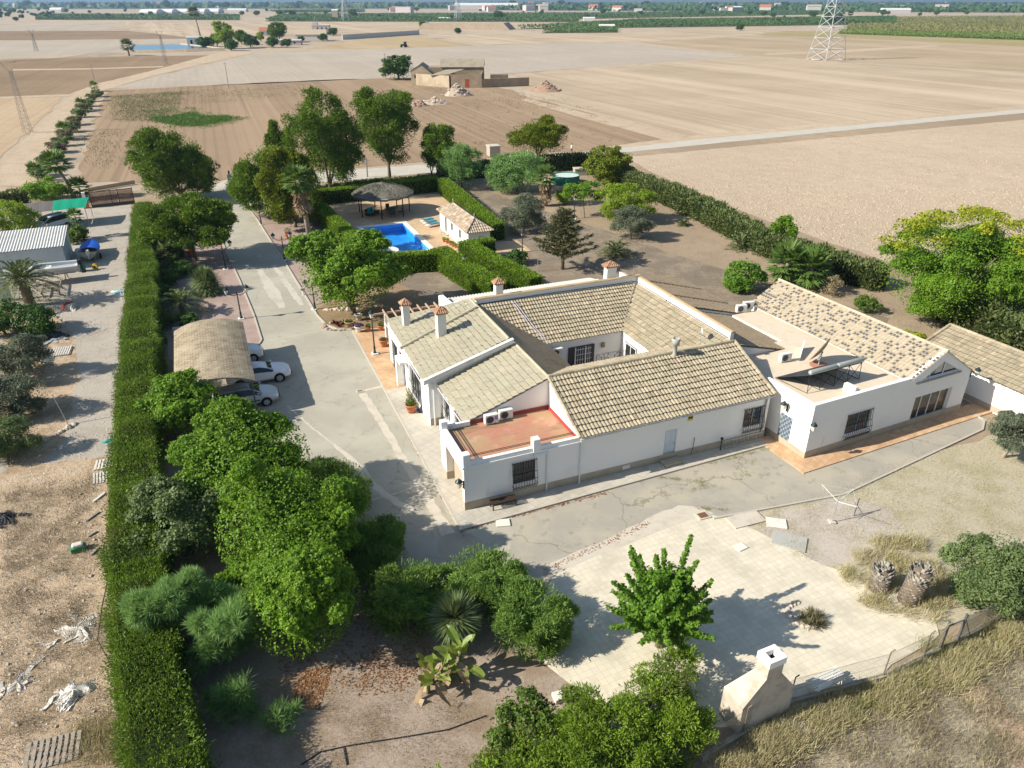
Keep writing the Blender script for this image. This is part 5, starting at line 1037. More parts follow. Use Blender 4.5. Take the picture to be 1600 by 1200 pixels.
tree('slender_tree', 'small bright tree on a thin leaning trunk in the dry yard', 'tree', (913, 340), (2.6, 2.3, 1.4), 4.6, LF['bright'], 5500, .24, .12, clumps=14, trunk=.07, seed=74, lean=(-.2, .3))
tree('lime_tree', 'wide lime-green tree in front of the shaggy hedge', 'tree', (978, 345), (4.0, 3.4, 2.4), 4.8, LF['lime'], 17000, .26, .12, clumps=20, trunk=.12, seed=75, zmin=-.8)
bush('garden_bush', 'small lime bush below the slender tree in the yard', (880, 318), 1.5, 1.9, LF['lime'], 2500, .24, .12, 76, 'garden bushes')
tree('olive_tree', 'grey round olive left of the dark conifer', 'tree', (818, 362), (2.8, 2.5, 2.3), 4.4, LF['olive'], 30000, .2, .06, clumps=16, trunk=.16, seed=77, size=(.34, .5), zmin=-.8, group='olive trees of the yard')
tree('olive_tree', 'silvery olive right of the dark conifer', 'tree', (985, 374), (2.5, 2.3, 1.9), 3.8, LF['olive'], 28000, .19, .055, clumps=16, trunk=.14, seed=78, size=(.34, .5), zmin=-.8, group='olive trees of the yard')
# dark layered conifer
def layered_conifer(px, seed):
    g = np.random.default_rng(seed); o = thing('dark_conifer', 'dark brownish conifer with spreading layered branches in the yard', 'conifer', at(*px), 0); P = []; A = []; mb = MB(); H = 6.4
    mb.tube([(0, 0, -.1), (0, 0, 2), (0, 0, H)], [.2, .15, .03], 8)
    for i in range(84):
        z = 1.2 + (H - 1.3) * (i / 84) ** 1.0; a = i * 2.39996; L = (3.2 * (1 - (z - 1.2) / (H - .8)) ** .75 + .25) * g.uniform(.6, 1.08); d = LB([math.cos(a), math.sin(a), .36])
        mb.tube([(0, 0, z), tuple(LB([0, 0, z]) + d * L * .9)], [.035, .01], 4); n = int(66 * L / 2) + 10; t = g.random(n) ** .7
        c = LB([0, 0, z]) + d[None] * (L * t)[:, None]; P.append(c + g.normal(size=(n, 3)) * LB([.13, .13, .08])); A.append(unit(d[None] + g.normal(size=(n, 3)) * .5))
    P = np.concatenate(P); A = np.concatenate(A); n = len(P); B = unit(np.cross(A, g.normal(size=P.shape))) * .05
    V, Fq, T = quads(P, A * .2 * g.uniform(.6, 1.3, (n, 1)), B, np.clip(g.normal(.45, .28, n), 0, 1)); npmesh('crown', V, Fq, LF['cypress'], T, o); mb.build('trunk', bark, o, True)
layered_conifer((879, 421), 79)
fan_palm('fan palm with a brown skirt of dead leaves beside the driveway', (487, 388), 7.6, 1.75, 26, tr=.26, seed=80, skirt=2.4, lean=(-.6, .2))
fan_palm('fan palm with dead trunk skirt between olive and water tank', (852, 322), 4.0, 1.7, 22, seed=81, skirt=2.2, tr=.26)
date_palm('young date palm right of the dark conifer', (962, 400), .35, 2.7, 40, seed=82, tr=.25)
date_palm('young date palm at the end of the clipped hedges', (805, 440), .3, 2.5, 30, seed=83, tr=.25)
date_palm('young date palm against the shaggy hedge', (1156, 388), .3, 2.2, 28, seed=84, tr=.2)
date_palm('tiny date palm alone near the shaggy hedge', (1067, 352), .1, 1.1, 14, seed=85, tr=.1)
bush('garden_bush', 'round dark green bush beside the garden lamp post', (808, 412), 1.35, 1.6, LF['dark'], 4500, .2, .12, 86, 'garden bushes')
bush('leafy_shrub', 'upright bright green shrub left of the annex', (1157, 455), 1.9, 3.3, LF['mulberry'], 8000, .22, .15, 87, None, clumps=14)
tree('round_tree', 'compact green tree rising from the shaggy hedge', 'tree', (1219, 392), (1.9, 1.8, 1.9), 4.0, LF['bright'], 6500, .22, .14, clumps=12, trunk=.12, seed=88)
fan_palm('bushy fan palm clump behind the mottled roof, left', (1225, 445), 2.2, 2.0, 34, mt='palm_g', seed=89, lo=-1.1, tr=.2)
fan_palm('bushy fan palm clump behind the mottled roof, right', (1262, 450), 2.0, 2.0, 34, mt='palm_g', seed=90, lo=-1.1, tr=.2)
bush('dry_shrub', 'thin dry brown shrub behind the mottled roof', (1299, 462), 1.2, 2.0, LF['dry'], 2200, .2, .05, 91, None)
bush('garden_bush', 'small yellow-green bush behind the mottled roof', (1354, 488), 1.25, 1.8, LF['citrus'], 4500, .18, .08, 92, 'garden bushes')
o = tree('flowering_tree', 'huge spreading tree with yellow blossom near the cloddy field', 'tree', (1480, 500), (6.9, 5.8, 4.7), 9.5, LF['bright'], 150000, .2, .1, clumps=34, trunk=.32, seed=93, hi=.88, size=(.2, .34), zmin=-.92, sq=.8, nl=14)
g = np.random.default_rng(94); cl = [(6.6 * math.cos(a) * f, 5.5 * math.sin(a) * f, 5.2 + 4.1 * math.sqrt(max(0, 1 - f * f)), .9, .9, .5) for a, f in zip(g.uniform(0, 6.28, 46), g.uniform(.1, .97, 46))]
P, N, T = blobs(cl, 5200, g, .7); V, Fq, T = leaves(P, N, .22, .14, g, .8, T); npmesh('blossom', V, Fq, LF['yellow'], T, o)
bush('yellow_shrub', 'bright yellow-green shrub behind the annex roof ridge', (1425, 535), .95, 1.0, LF['yellow'], 2200, .16, .09, 95, 'yellow shrubs')
bush('yellow_shrub', 'bright yellow shrub at the right end of the annex gable', (1503, 580), 1.0, 1.6, LF['yellow'], 2600, .16, .09, 96, 'yellow shrubs')
starbush('thin_acacia', 'sparse grey-green acacia right of the annex gable', (1512, 575), 1.0, 2.4, LF['feather'], 60, 97, None, 'shrub', .5, 26)
# left of the driveway
GP = 'plants between the long hedge and the driveway'
fan_palm('grey fan palm on a thin trunk under the umbrella pine', (266, 425), 1.9, 1.3, 22, mt='palm', seed=100, tr=.1)
rosette('yucca', 'dark green yucca clump with several heads beside driveway', (324, 458), 230, 1.5, .12, LF['yucca'], 101, None, 'yucca', heads=[(0, 0, 1.3, 1), (.5, .2, 1.0, 1), (-.5, .1, 1.1, 1), (.1, -.4, .7, 1), (-.2, .5, 1.4, .9), (.5, -.4, .5, .9)], lo=-.6, hi=1.5, trunkr=.1)
date_palm('date palm with pale arching fronds left of the driveway', (287, 492), 1.0, 2.8, 36, seed=102, tr=.2)
rosette('spiky_plant', 'low dark spiky plant behind the carport, left one', (270, 512), 90, 1.0, .07, LF['palm_g'], 103, GP, 'plant', heads=[(0, 0, .4, 1), (.6, .3, .5, .9), (-.5, .5, .4, 1)], lo=.1)
rosette('spiky_plant', 'low dark spiky plant behind the carport, right one', (298, 508), 90, .9, .07, LF['palm_g'], 104, GP, 'plant', heads=[(0, 0, .4, 1), (.5, -.3, .5, .9)], lo=.1)
bush('garden_bush', 'dark bush under the umbrella pine against the long hedge', (282, 432), 1.6, 1.7, LF['dark'], 4000, .2, .1, 105, 'garden bushes')
bush('garden_bush', 'dark bush in the shade between hedge and carport', (240, 520), 1.0, 1.8, LF['dark'], 3500, .2, .1, 106, 'garden bushes')
for i, (x, y, r_) in enumerate(((254, 474, 1.5), (262, 446, 1.3), (268, 402, 1.5), (240, 545, 1.2), (300, 520, .9))): bush('garden_bush', ['dark bush behind the pale date palm', 'dark bush between grey fan palm and pale date palm', 'dark bush behind the grey fan palm', 'dark bush at the rear corner of the carport', 'low dark bush between spiky plants and carport'][i], (x, y), r_, 1.8, LF['dark'], 5000, .2, .1, 150 + i, 'garden bushes')
starbush('silvery_plant', 'silvery spiky plant behind the bright trees near the carport', (318, 718), .8, .9, LF['olive'], 60, 107, None, 'plant', .55, 30)
bush('climbing_shrub', 'straggly dark shrub under the shade of the pool hedge', (620, 425), 1.2, 1.6, LF['dark'], 2500, .2, .08, 108, 'garden bushes')
rosette('succulent_bed', 'dark red succulents in a rock bed under the shade tree', (528, 508), 40, .42, .1, mat('red_succulent', (.13, .03, .025), .6), 109, None, 'plant', heads=[(0, 0, .05, 1), (.5, .2, .05, 1), (-.4, .3, .05, .9), (.2, -.4, .05, .8)], lo=.15)
# ---------------------------------------------------------------- neighbour
date_palm('shaggy date palm over the neighbour boat', (48, 478), 2.5, 3.5, 70, seed=110, tr=.38, ll=.6)
tree('lime_tree', 'yellow-green tree beside the white van', 'tree', (22, 372), (3.7, 3.0, 2.4), 4.6, LF['lime'], 12000, .24, .11, clumps=20, trunk=.12, seed=111, zmin=-.8)
bush('garden_bush', 'big bright bush at the neighbour gate left of the tall fan palm', (72, 314), 3.4, 3.4, LF['bright'], 8000, .3, .16, 112, 'garden bushes', clumps=14)
fan_palm('tall leaning fan palm behind the green shade cloth', (118, 312), 5.0, 1.9, 26, seed=113, tr=.24, lean=(-1.5, 0))
fan_palm('short fan palm beside the rusty gate', (128, 312), 1.6, 1.6, 20, seed=114, tr=.2)
bush('garden_bush', 'green bush between white van and shed', (124, 378), 1.5, 2.3, LF['citrus'], 5000, .22, .12, 115, 'garden bushes')
fan_palm('small fan palm above the bush by the white van', (126, 372), 2.6, 1.0, 18, seed=116, tr=.12)
tree('citrus_tree', 'dark round citrus tree left of the red and white sack', 'tree', (66, 522), (2.3, 2.0, 1.7), 3.0, LF['dark'], 11000, .18, .1, clumps=12, trunk=.1, seed=117, zmin=-.85, group='dark citrus trees of the neighbour')
tree('citrus_tree', 'dark round citrus tree at the left edge below the palm', 'tree', (8, 522), (2.2, 2.0, 1.7), 2.9, LF['dark'], 9000, .18, .1, clumps=12, trunk=.1, seed=118, zmin=-.85, group='dark citrus trees of the neighbour')
OV = 'olive trees along the neighbour lane'
tree('olive_tree', 'grey olive nearest the sheet metal and pallet on the lane', 'tree', (40, 592), (2.5, 2.2, 1.6), 3.2, LF['olive'], 28000, .17, .05, clumps=14, trunk=.12, seed=119, size=(.34, .5), zmin=-.8, group=OV)
tree('olive_tree', 'grey olive second down the lane with bluish foliage', 'tree', (25, 650), (2.5, 2.2, 1.7), 3.2, LF['olive'], 30000, .16, .05, clumps=14, trunk=.12, seed=120, size=(.34, .5), zmin=-.8, group=OV)
tree('olive_tree', 'greener olive nearest the camera on the lane', 'tree', (10, 710), (2.2, 2.0, 1.5), 2.8, LF['greygreen'], 24000, .15, .05, clumps=14, trunk=.1, seed=121, size=(.34, .5), zmin=-.8, group=OV)
# oleanders and palms along the dirt track
rowpts = [(66, 276), (76, 262), (84, 250), (90, 238), (97, 228), (104, 218), (112, 206), (118, 195), (125, 183), (132, 174), (140, 166), (147, 158), (153, 151)]
g = np.random.default_rng(9); pinkm = leafmat('pink_oleander_blossom', (.22, .13, .12), (.40, .20, .22), .2)
words = ['nearest', 'second', 'third', 'fourth', 'fifth', 'sixth', 'seventh', 'eighth', 'ninth', 'tenth', 'eleventh', 'twelfth', 'farthest']
protos = [bush('roadside_shrub', 'nearest shrub of the row along the dirt track', rowpts[0], 1.9, 2.3, LF['greygreen'], 2600, .36, .14, 122, 'shrubs along the dirt track'), bush('roadside_shrub', 'second shrub of the row along the dirt track, pinkish with blossom', rowpts[1], 1.9, 2.2, [LF['greygreen']], 2200, .36, .14, 123, 'shrubs along the dirt track')]
cl = crown_clumps((0, 0, 1.3), (1.8, 1.8, 1.1), 10, g, .4, .7, (.3, .45), -.3); P, N, T = blobs(cl, 700, g, .8); V, Fq, T = leaves(P, N, .3, .16, g, .8, T); npmesh('blossom', V, Fq, pinkm, T, protos[1])
for i in range(2, 13):
    dup(protos[i % 2], at(*rowpts[i]), i * 1.3, f'{words[i]} shrub of the row along the dirt track' + (', pinkish with blossom' if i % 2 else ''), scale=(1.05, 1.05, g.uniform(.85, 1.15)))
for lab, px in (('small fan palm at the near end of the track shrubs', (60, 284)), ('small fan palm amid the nearer track shrubs', (102, 214)), ('small fan palm amid the farther track shrubs', (128, 172)), ('small fan palm at the far end of the track shrubs', (149, 143))):
    fan_palm(lab, px, 1.6, 1.5, 18, seed=130 + px[0], tr=.15)
# ---------------------------------------------------------------- trees of the plain
far_a = tree('farm_tree', 'round dark fig tree beside the ruined farmhouse', 'tree', (623, 124), (6.2, 5.6, 4.2), 8.3, LF['dark'], 9000, .6, .35, clumps=26, trunk=.4, seed=140, zmin=-.8, sq=.9, group='trees of the plain', size=(.28, .42))
far_b = tree('farm_tree', 'yellow-green tree beside the white pump house at the pond', 'tree', (352, 76), (6.5, 6, 7), 15, LF['lime'], 4500, 1.1, .55, clumps=20, trunk=.4, seed=141, zmin=-.8, group='trees of the plain')
far_c = pine('dark pine standing in the distance', (436, 66), (7, 6.5, 5.5), 13, 7875, 142, trunk=.4, L=1.3, W=.4); far_c['group'] = 'trees of the plain'; far_c['label'] = 'umbrella pine between the farm cottages, tallest of that grove'
GT = 'trees of the plain'
FT = [(far_a, 322, 76, .8, 'dark tree right of the pump house, nearest the pond'), (far_c, 340, 73, .6, 'dark tree just behind the pump house of the pond'), (far_a, 362, 79, .7, 'dark bush-like tree on the track side of the pond grove'), (far_c, 378, 70, .7, 'pine in the grove between pond and cottages'), (far_a, 392, 74, .9, 'low dark tree of the cottage grove beside the track'), (far_b, 408, 66, .45, 'pale tree at the left of the cottages'), (far_a, 425, 74, .7, 'dark tree in front of the umbrella pine'), (far_a, 449, 74, .6, 'dark tree left of the gabled cottage'), (far_a, 521, 56, .75, 'lone round tree right of the two-storey farmhouse'), (far_a, 505, 64, .6, 'dark tree at the left end of the long field wall'), (far_a, 470, 66, .45, 'small tree in front of the gabled cottage'), (far_c, 660, 45, .6, 'tree at the left end of the far reservoir'), (far_a, 716, 53, .6, 'lone tree in front of the far reservoir'), (far_a, 707, 32, .9, 'dark tree in the orchard strip left of the green shed'), (far_c, 778, 31, 1.0, 'tall conifer on the far orchard strip'), (far_a, 1000, 24, 1.0, 'tall tree on the far orchard beyond the pale hut'), (far_a, 1308, 38, 1.5, 'large dark tree behind the lattice pylon'), (far_a, 1296, 38, 1.2, 'dark tree left of the white tank behind the pylon'), (far_a, 1157, 48, .7, 'dark tree at the left end of the dry bank'), (far_a, 223, 27, .9, 'dark tree alone at the end of the orchard strip'), (far_a, 26, 33, .7, 'dark clump at the orchard end, left')]
for s, x, y, sc, lab in FT: dup(s, at(x, y), x * .7, lab, GT, sc)
fp = fan_palm('tall slender palm beside the pond pump house', (313, 56), 17, 5.0, 30, seed=143, tr=.5, group='palms of the plain', mt='palm', lean=(-2.2, 0))
dup(fp, at(1324, 38), 2, 'palm right of the dark trees behind the pylon', 'palms of the plain', .7)
fan_palm('short palm on the bank at the left end of the pond', (202, 87), 4.5, 3.6, 24, seed=144, tr=.4, group='palms of the plain', mt='palm')
# the far belt of trees (each tree of it only a few pixels)
g = np.random.default_rng(12); GB2 = 'hazy trees on the far plain'
tops = [(far_a, 'hazy dark tree on the far plain'), (far_c, 'hazy dark pine on the far plain')]
for i in range(260):
    y = 5 + 24 * g.random() ** 1.2; x = g.uniform(-10, 1610)
    if 20 < y and 200 < x < 900 and g.random() < .7: y = 5 + 10 * g.random()
    if i < 26: x, y = g.uniform(-10, 85), g.uniform(15, 30)
    s, lab = tops[int(g.random() * 2)]; dup(s, at(x, y), g.uniform(0, 6), lab, GB2, g.uniform(.4, .95) if y > 14 else g.uniform(1.2, 2.4))
# orchards: rows of low trees that read as one green mass
orch_floor = soil('orchard_floor', (.075, .09, .04), (.10, .115, .05), (.16, .14, .08), clod=0, far=.3, fine=.3)
def orchard(label, poly, row, h, mt, dens, seed, L=1.2, lab_kind='orchard'):
    """rows of trimmed trees filling a pixel-cornered field: one foliage sheet of leaf sprays with gaps between rows"""
    g = np.random.default_rng(seed); q = LB([at(*p)[:2] for p in poly]); a0, a1, b1, b0 = q; n = int(dens * 2); sheet('orchard_floor', [tuple(x) for x in q], .0 if h < 5 else -.02, orch_floor)
    s, t = g.random((2, n)); P = (a0[None] * (1 - s)[:, None] + a1[None] * s[:, None]) * (1 - t)[:, None] + (b0[None] * (1 - s)[:, None] + b1[None] * s[:, None]) * t[:, None]
    Wd = np.linalg.norm(b0 - a0); r = (t * Wd) / row; r = np.floor(r) + .5 + g.normal(0, .18, n); t2 = np.clip(r * row / Wd, 0, 1)
    P = (a0[None] * (1 - s)[:, None] + a1[None] * s[:, None]) * (1 - t2)[:, None] + (b0[None] * (1 - s)[:, None] + b1[None] * s[:, None]) * t2[:, None]
    z = h * g.random(n) ** .6; Pz = np.concatenate([P, z[:, None]], 1); V, Fq, T = leaves(Pz, np.repeat(LB([[-.2, -.5, .8]]), n, 0), L, L * .6, g, .8, .5 + .2 * np.sin(P[:, 0] * .03))
    o = npmesh('orchard_rows', V, Fq, mt, T); o['kind'] = 'stuff'; o['label'] = label; return o
ol = leafmat('orchard_leaves', (.04, .085, .022), (.085, .15, .035), .1)
orchard('green orchard strip across the left distance', [(55, 31), (375, 31.5), (375, 25), (60, 24)], 9, 4, ol, 9000, 1, 2.2)
orchard('green orchard strip across the middle distance', [(415, 33.5), (905, 34.5), (900, 22), (440, 24)], 9, 4, ol, 16000, 2, 2.4)
orchard('nearer green orchard band right of centre', [(800, 46), (1400, 38), (1400, 28), (990, 34)], 8, 4, ol, 16000, 3, 1.9)
orchard('thin green orchard strip at right of centre distance', [(900, 30), (1320, 22), (1320, 16), (900, 22)], 9, 4, ol, 9000, 4, 2.6)
orchard('low dark hedge of trees before the pale hut', [(845, 52), (965, 51), (965, 46), (880, 44)], 5, 3, ol, 2600, 5, 1.3)
orchard('dark orchard strip left of the farm cottages', [(440, 20), (570, 19), (570, 16), (420, 17)], 9, 4, ol, 3000, 6, 3)
orchard('hazy belt of groves far across the plain', [(-20, 14), (1620, 13), (1640, 5), (-40, 5)], 300, 14, ol, 9000, 21, 26)
orchard('hazy dark groves below the distant town at right', [(760, 16), (1620, 20), (1620, 12), (760, 9)], 160, 10, ol, 6000, 22, 14)
orchard('trellised vineyard in dull green rows at right', [(1320, 50), (1720, 66), (1720, 24), (1330, 27)], 6, 2, leafmat('vineyard_leaves', (.15, .16, .045), (.25, .23, .08), .1), 16000, 7, 1.4)
orchard('bright green front row of the vineyard', [(1310, 53), (1640, 64), (1640, 57), (1310, 49)], 5, 2.2, leafmat('vine_front', (.09, .15, .025), (.18, .24, .05), .1), 7000, 8, 1.0)
# grass: weedy green patch in the field, scattered tufts, dry grass by the fence
def tufts(name, label, P, n, L, W, mt, seed, up=1.0, spread=.5, kind='stuff'):
    g = np.random.default_rng(seed)
    if name == 'dry_grass': P = P[np.sin(P[:, 0] * 1.9 + P[:, 1] * .8) * np.sin(P[:, 1] * 2.3 - P[:, 0] * .7 + seed) + g.normal(0, .35, len(P)) > -.28]
    P = np.repeat(P, n, 0) + g.normal(size=(len(P) * n, 3)) * LB([spread * .3, spread * .3, 0]); d = unit(g.normal(size=P.shape) * .45 * LB([1, 1, .3]) + LB([0, 0, up])); l_ = L * g.uniform(.4, 1.2, (len(P), 1))
    A = d * l_ / 2; B = unit(np.cross(d, g.normal(size=P.shape))) * W / 2; V, Fq, T = quads(P + A, A, B, np.clip(g.normal(.5, .25, len(P)), 0, 1)); o = npmesh(name, V, Fq, mt, T); o['kind'] = kind; o['label'] = label; return o
def scatter(poly, n, g, jit=None):
    q = LB([at(*p)[:2] for p in poly]); lo, hi = q.min(0), q.max(0); out = []
    while len(out) < n:
        p = lo + (hi - lo) * g.random(2); c = False; j = len(q) - 1
        for i in range(len(q)):
            if (q[i][1] > p[1]) != (q[j][1] > p[1]) and p[0] < (q[j][0] - q[i][0]) * (p[1] - q[i][1]) / (q[j][1] - q[i][1]) + q[i][0]: c = not c
            j = i
        if c: out.append((p[0], p[1], .03))
    return LB(out)
g = np.random.default_rng(77)
green_g = leafmat('field_weeds', (.055, .14, .02), (.12, .23, .035), .2); dull_g = leafmat('dull_weeds', (.12, .15, .05), (.20, .21, .08), .1)
straw = leafmat('dry_grass', (.37, .33, .175), (.56, .51, .31), .2); straw_g = leafmat('straw_green_grass', (.22, .24, .08), (.40, .38, .16), .2); greyw = leafmat('withered_weeds', (.20, .17, .115), (.32, .275, .195), .1)
tufts('grass', 'bright green weed patch in the middle of the big field', np.concatenate([scatter([(250, 189), (272, 181), (300, 176), (318, 182), (352, 181), (374, 186), (352, 191), (330, 194), (300, 199), (276, 197)], 900, g), scatter([(225, 172), (300, 168), (330, 178), (392, 184), (345, 200), (260, 202)], 260, g), scatter([(236, 184), (262, 182), (262, 192), (240, 190)], 120, g)]), 9, .45, .12, green_g, 1, spread=2.4)
tufts('grass', 'thin green weeds at the far side of the big field', np.concatenate([scatter([(180, 150), (290, 143), (262, 190), (185, 190)], 1300, g), scatter([(290, 143), (480, 132), (480, 148), (300, 165)], 220, g), scatter([(140, 205), (190, 200), (185, 260), (150, 262)], 90, g), scatter([(640, 135), (860, 150), (950, 175), (800, 170)], 150, g)]), 8, .4, .1, dull_g, 2, spread=5)
tufts('grass', 'scattered dark weeds on the reddish field', scatter([(560, 140), (850, 155), (1040, 215), (800, 235), (560, 225)], 170, g), 14, .4, .08, greyw, 3, spread=1.6)
gd = [scatter([(1110, 1200), (1240, 1118), (1330, 1090), (1330, 1130), (1200, 1210)], 500, g), scatter([(1300, 1100), (1500, 1020), (1620, 930), (1640, 980), (1500, 1075), (1330, 1140)], 900, g)]
tufts('dry_grass', 'tall straw-coloured grass along the wire fence', np.concatenate(gd), 34, .55, .018, straw, 4, spread=.6)
tufts('dry_grass', 'greenish tall grass along the wire fence', np.concatenate([scatter([(1300, 1100), (1500, 1020), (1620, 930), (1640, 970), (1330, 1130)], 260, g), scatter([(1440, 1010), (1500, 1000), (1500, 1060), (1440, 1060)], 60, g)]), 30, .5, .018, straw_g, 5, spread=.6)
tufts('dry_grass', 'straw tufts around the dead palm stumps', np.concatenate([scatter([(1310, 900), (1360, 845), (1440, 840), (1450, 870), (1500, 935), (1460, 975), (1380, 960), (1320, 930)], 420, g)]), 34, .55, .018, straw, 6, spread=.5)
tufts('dry_grass', 'short dry grass of the lawn', np.concatenate([scatter([(1210, 800), (1330, 750), (1520, 690), (1600, 680), (1600, 830), (1470, 860), (1330, 850)], 1500, g), scatter([(1180, 820), (1220, 790), (1290, 880), (1260, 880)], 260, g)]), 10, .16, .012, straw, 7, spread=.7)
tufts('dry_grass', 'sparse withered weeds of the trampled strip below the fence', scatter([(1180, 1200), (1330, 1130), (1600, 990), (1700, 1000), (1650, 1250), (1180, 1260)], 2600, g), 14, .24, .014, [greyw], 8, spread=.7)
tufts('weeds', 'withered weeds on the rough plot left of the hedge', np.concatenate([scatter([(0, 770), (150, 740), (150, 900), (120, 980), (0, 1000)], 320, g), scatter([(0, 1000), (150, 940), (190, 1120), (230, 1200), (0, 1200)], 200, g)]), 30, .28, .016, greyw, 9, spread=.9)
tufts('weeds', 'straw grass clumps at the foot of the hedge', scatter([(110, 1140), (170, 1110), (230, 1200), (120, 1200)], 70, g), 40, .35, .016, straw, 10, spread=.8)
tufts('weeds', 'dry stubble of the yard behind the house', np.concatenate([scatter([(760, 290), (1000, 300), (1160, 400), (1130, 470), (990, 430), (830, 420)], 900, g), scatter([(1240, 440), (1380, 470), (1540, 540), (1500, 600), (1330, 520)], 300, g)]), 9, .2, .02, greyw, 11, spread=1.2)
fl = scatter([(470, 1050), (520, 1040), (500, 1110), (450, 1105)], 900, g); V, Fq, T = leaves(np.concatenate([fl, scatter([(400, 930), (700, 960), (650, 1060), (450, 1100)], 1500, g), scatter([(560, 1020), (690, 1010), (640, 1080), (560, 1090)], 500, g)]), np.repeat(LB([[0, 0, 1.]]), 2900, 0), .12, .08, g, 1.5); o = npmesh('fallen_leaves', V, Fq, leafmat('brown_fallen_leaves', (.16, .075, .035), (.36, .19, .085), .1), T); o['kind'] = 'stuff'; o['label'] = 'brown fallen leaves under the bright trees'
ln = [m(-.75 + g.normal(0, .06), g.uniform(-2, 9), .06) for _ in range(260)] + [m(g.uniform(-.6, 8), -1.45 + g.normal(0, .07), .06) for _ in range(300)] + [m(2 + t * 7, -6.0 + t * 1.3 + g.normal(0, .12), .06) for t in g.random(220)]
V, Fq, T = leaves(LB(ln), np.repeat(LB([[0, 0, 1.]]), len(ln), 0), .09, .06, g, 1.5); o = npmesh('fallen_leaves', V, Fq, leafmat('rusty_litter', (.20, .07, .03), (.36, .17, .08), 0), T); o['kind'] = 'stuff'; o['label'] = 'rusty leaf litter along the house kerb'
tufts('weeds', 'weeds growing in the cracks of the old drive', LB([m(*p, .05) for p in [(11.5 + t * 2.5, -1.2 - t * 1.6) for t in g.random(22)] + [(12 + t * 1.4, -4.6 - t * .8) for t in g.random(20)] + [(15 + t * 5, -1.15 + g.normal(0, .15)) for t in g.random(50)] + [(13.5 + g.normal(0, .5), -3 + g.normal(0, .4)) for _ in range(26)] + [(17.5 + g.normal(0, 1), -2.6 + g.normal(0, .5)) for _ in range(30)]]), 16, .12, .014, straw_g, 12, spread=.3)

def clods(name, label, P, lo, hi, mt, seed):
    g = np.random.default_rng(seed); n = len(P); s = (lo + (hi - lo) * g.random(n) ** 2.5)[:, None]; a = g.uniform(0, 6.28, n); V = np.empty((n, 5, 3))
    for k in range(4): V[:, k] = P + np.stack([np.cos(a + k * 1.57), np.sin(a + k * 1.57), np.full(n, -.2)], 1) * s * g.uniform(.7, 1.2, (n, 1))
    V[:, 4] = P + np.concatenate([g.normal(0, .25, (n, 2)), g.uniform(.6, 1.0, (n, 1))], 1) * s
    Fq = np.concatenate([np.arange(n)[:, None] * 5 + LB([[k, (k + 1) % 4, 4]]) for k in range(4)]); o = npmesh(name, V.reshape(-1, 3), Fq, mt, np.tile(g.random(n), 4)); o['kind'] = 'stuff'; o['label'] = label
clods('earth_clods', 'clods of dry earth lying on the ploughed field', np.concatenate([scatter([(960, 258), (1600, 195), (1700, 640), (1420, 420), (1210, 345), (1050, 282)], 11000, g), scatter([(1050, 285), (1700, 300), (1750, 640), (1420, 420)], 9000, g)]), .04, .2, mat('clod_earth', (.38, .305, .22), 1, rnd=(.47, .385, .28)), 5)
clods('gravel_stones', 'loose stones of the gravel lane and rough plot', np.concatenate([scatter([(0, 480), (0, 760), (178, 720), (204, 360), (140, 322)], 9000, g), scatter([(0, 750), (170, 720), (150, 1000), (230, 1200), (-100, 1200)], 5000, g)]), .015, .07, mat('gravel_stone', (.40, .35, .29), 1, rnd=(.60, .54, .46)), 6)

tufts('dry_grass', 'straw tufts over the trampled strip below the fence', scatter([(1180, 1210), (1330, 1130), (1600, 985), (1700, 1000), (1650, 1250), (1180, 1260)], 420, g), 26, .34, .016, straw, 13, spread=.9)
tufts('dry_grass', 'pale tufts among the pink gravel and garden earth', scatter([(520, 1050), (680, 1080), (760, 1110), (720, 1200), (400, 1200), (400, 1130)], 1500, g), 8, .1, .012, greyw, 14, spread=.8)
# ================================================================ OBJECTS
# ---------------------------------------------------------------- pool and pool house
pool = thing('swimming_pool', 'rectangular blue swimming pool with white coping and round paddling end', 'swimming pool', m(0, 0), MA)
t = NT('blue_pool_tiles'); col = t.mix(t.step(t.noise(1.2, 3), .4, .65), (.02, .29, .80), (.035, .37, .87)); t.l(col, t.b.inputs['Base Color']); t.b.inputs['Roughness'].default_value = .4; blue_t = t.m
b = MB(); x0, x1, y0, y1 = 6.7, 12.0, 46.85, 58.85
b.quad((x0, y0, -.95), (x1, y0, -.95), (x1, y1, -.95), (x0, y1, -.95))
for p, q in (((x0, y0), (x0, y1)), ((x0, y1), (x1, y1)), ((x1, y1), (x1, y0)), ((x1, y0), (x0, y0))): b.quad((*p, -.95), (*p, .07), (*q, .07), (*q, -.95))
b.build('basin', blue_t, pool)
b = MB(); b.box(6.15, 46.3, .03, 6.72, 59.4, .13); b.box(11.98, 46.3, .03, 12.55, 59.4, .13); b.box(6.72, 46.3, .03, 11.98, 46.87, .129); b.box(6.72, 58.83, .03, 11.98, 59.4, .129); b.build('coping', mat('white_coping', (.72, .69, .62), .8), pool)
t = NT('pool_water'); tr_ = t.n('BsdfTransparent'); tr_.inputs[0].default_value = (.90, .98, 1.0, 1); gl = t.n('BsdfGlossy'); gl.inputs['Roughness'].default_value = .03; fr = t.n('Fresnel'); fr.inputs[0].default_value = 1.33
bp = t.n('Bump'); t.l(t.noise(3, 3), bp.inputs['Height']); bp.inputs['Strength'].default_value = .25; bp.inputs['Distance'].default_value = .04; t.l(bp.outputs[0], gl.inputs['Normal']); t.l(bp.outputs[0], fr.inputs[1])
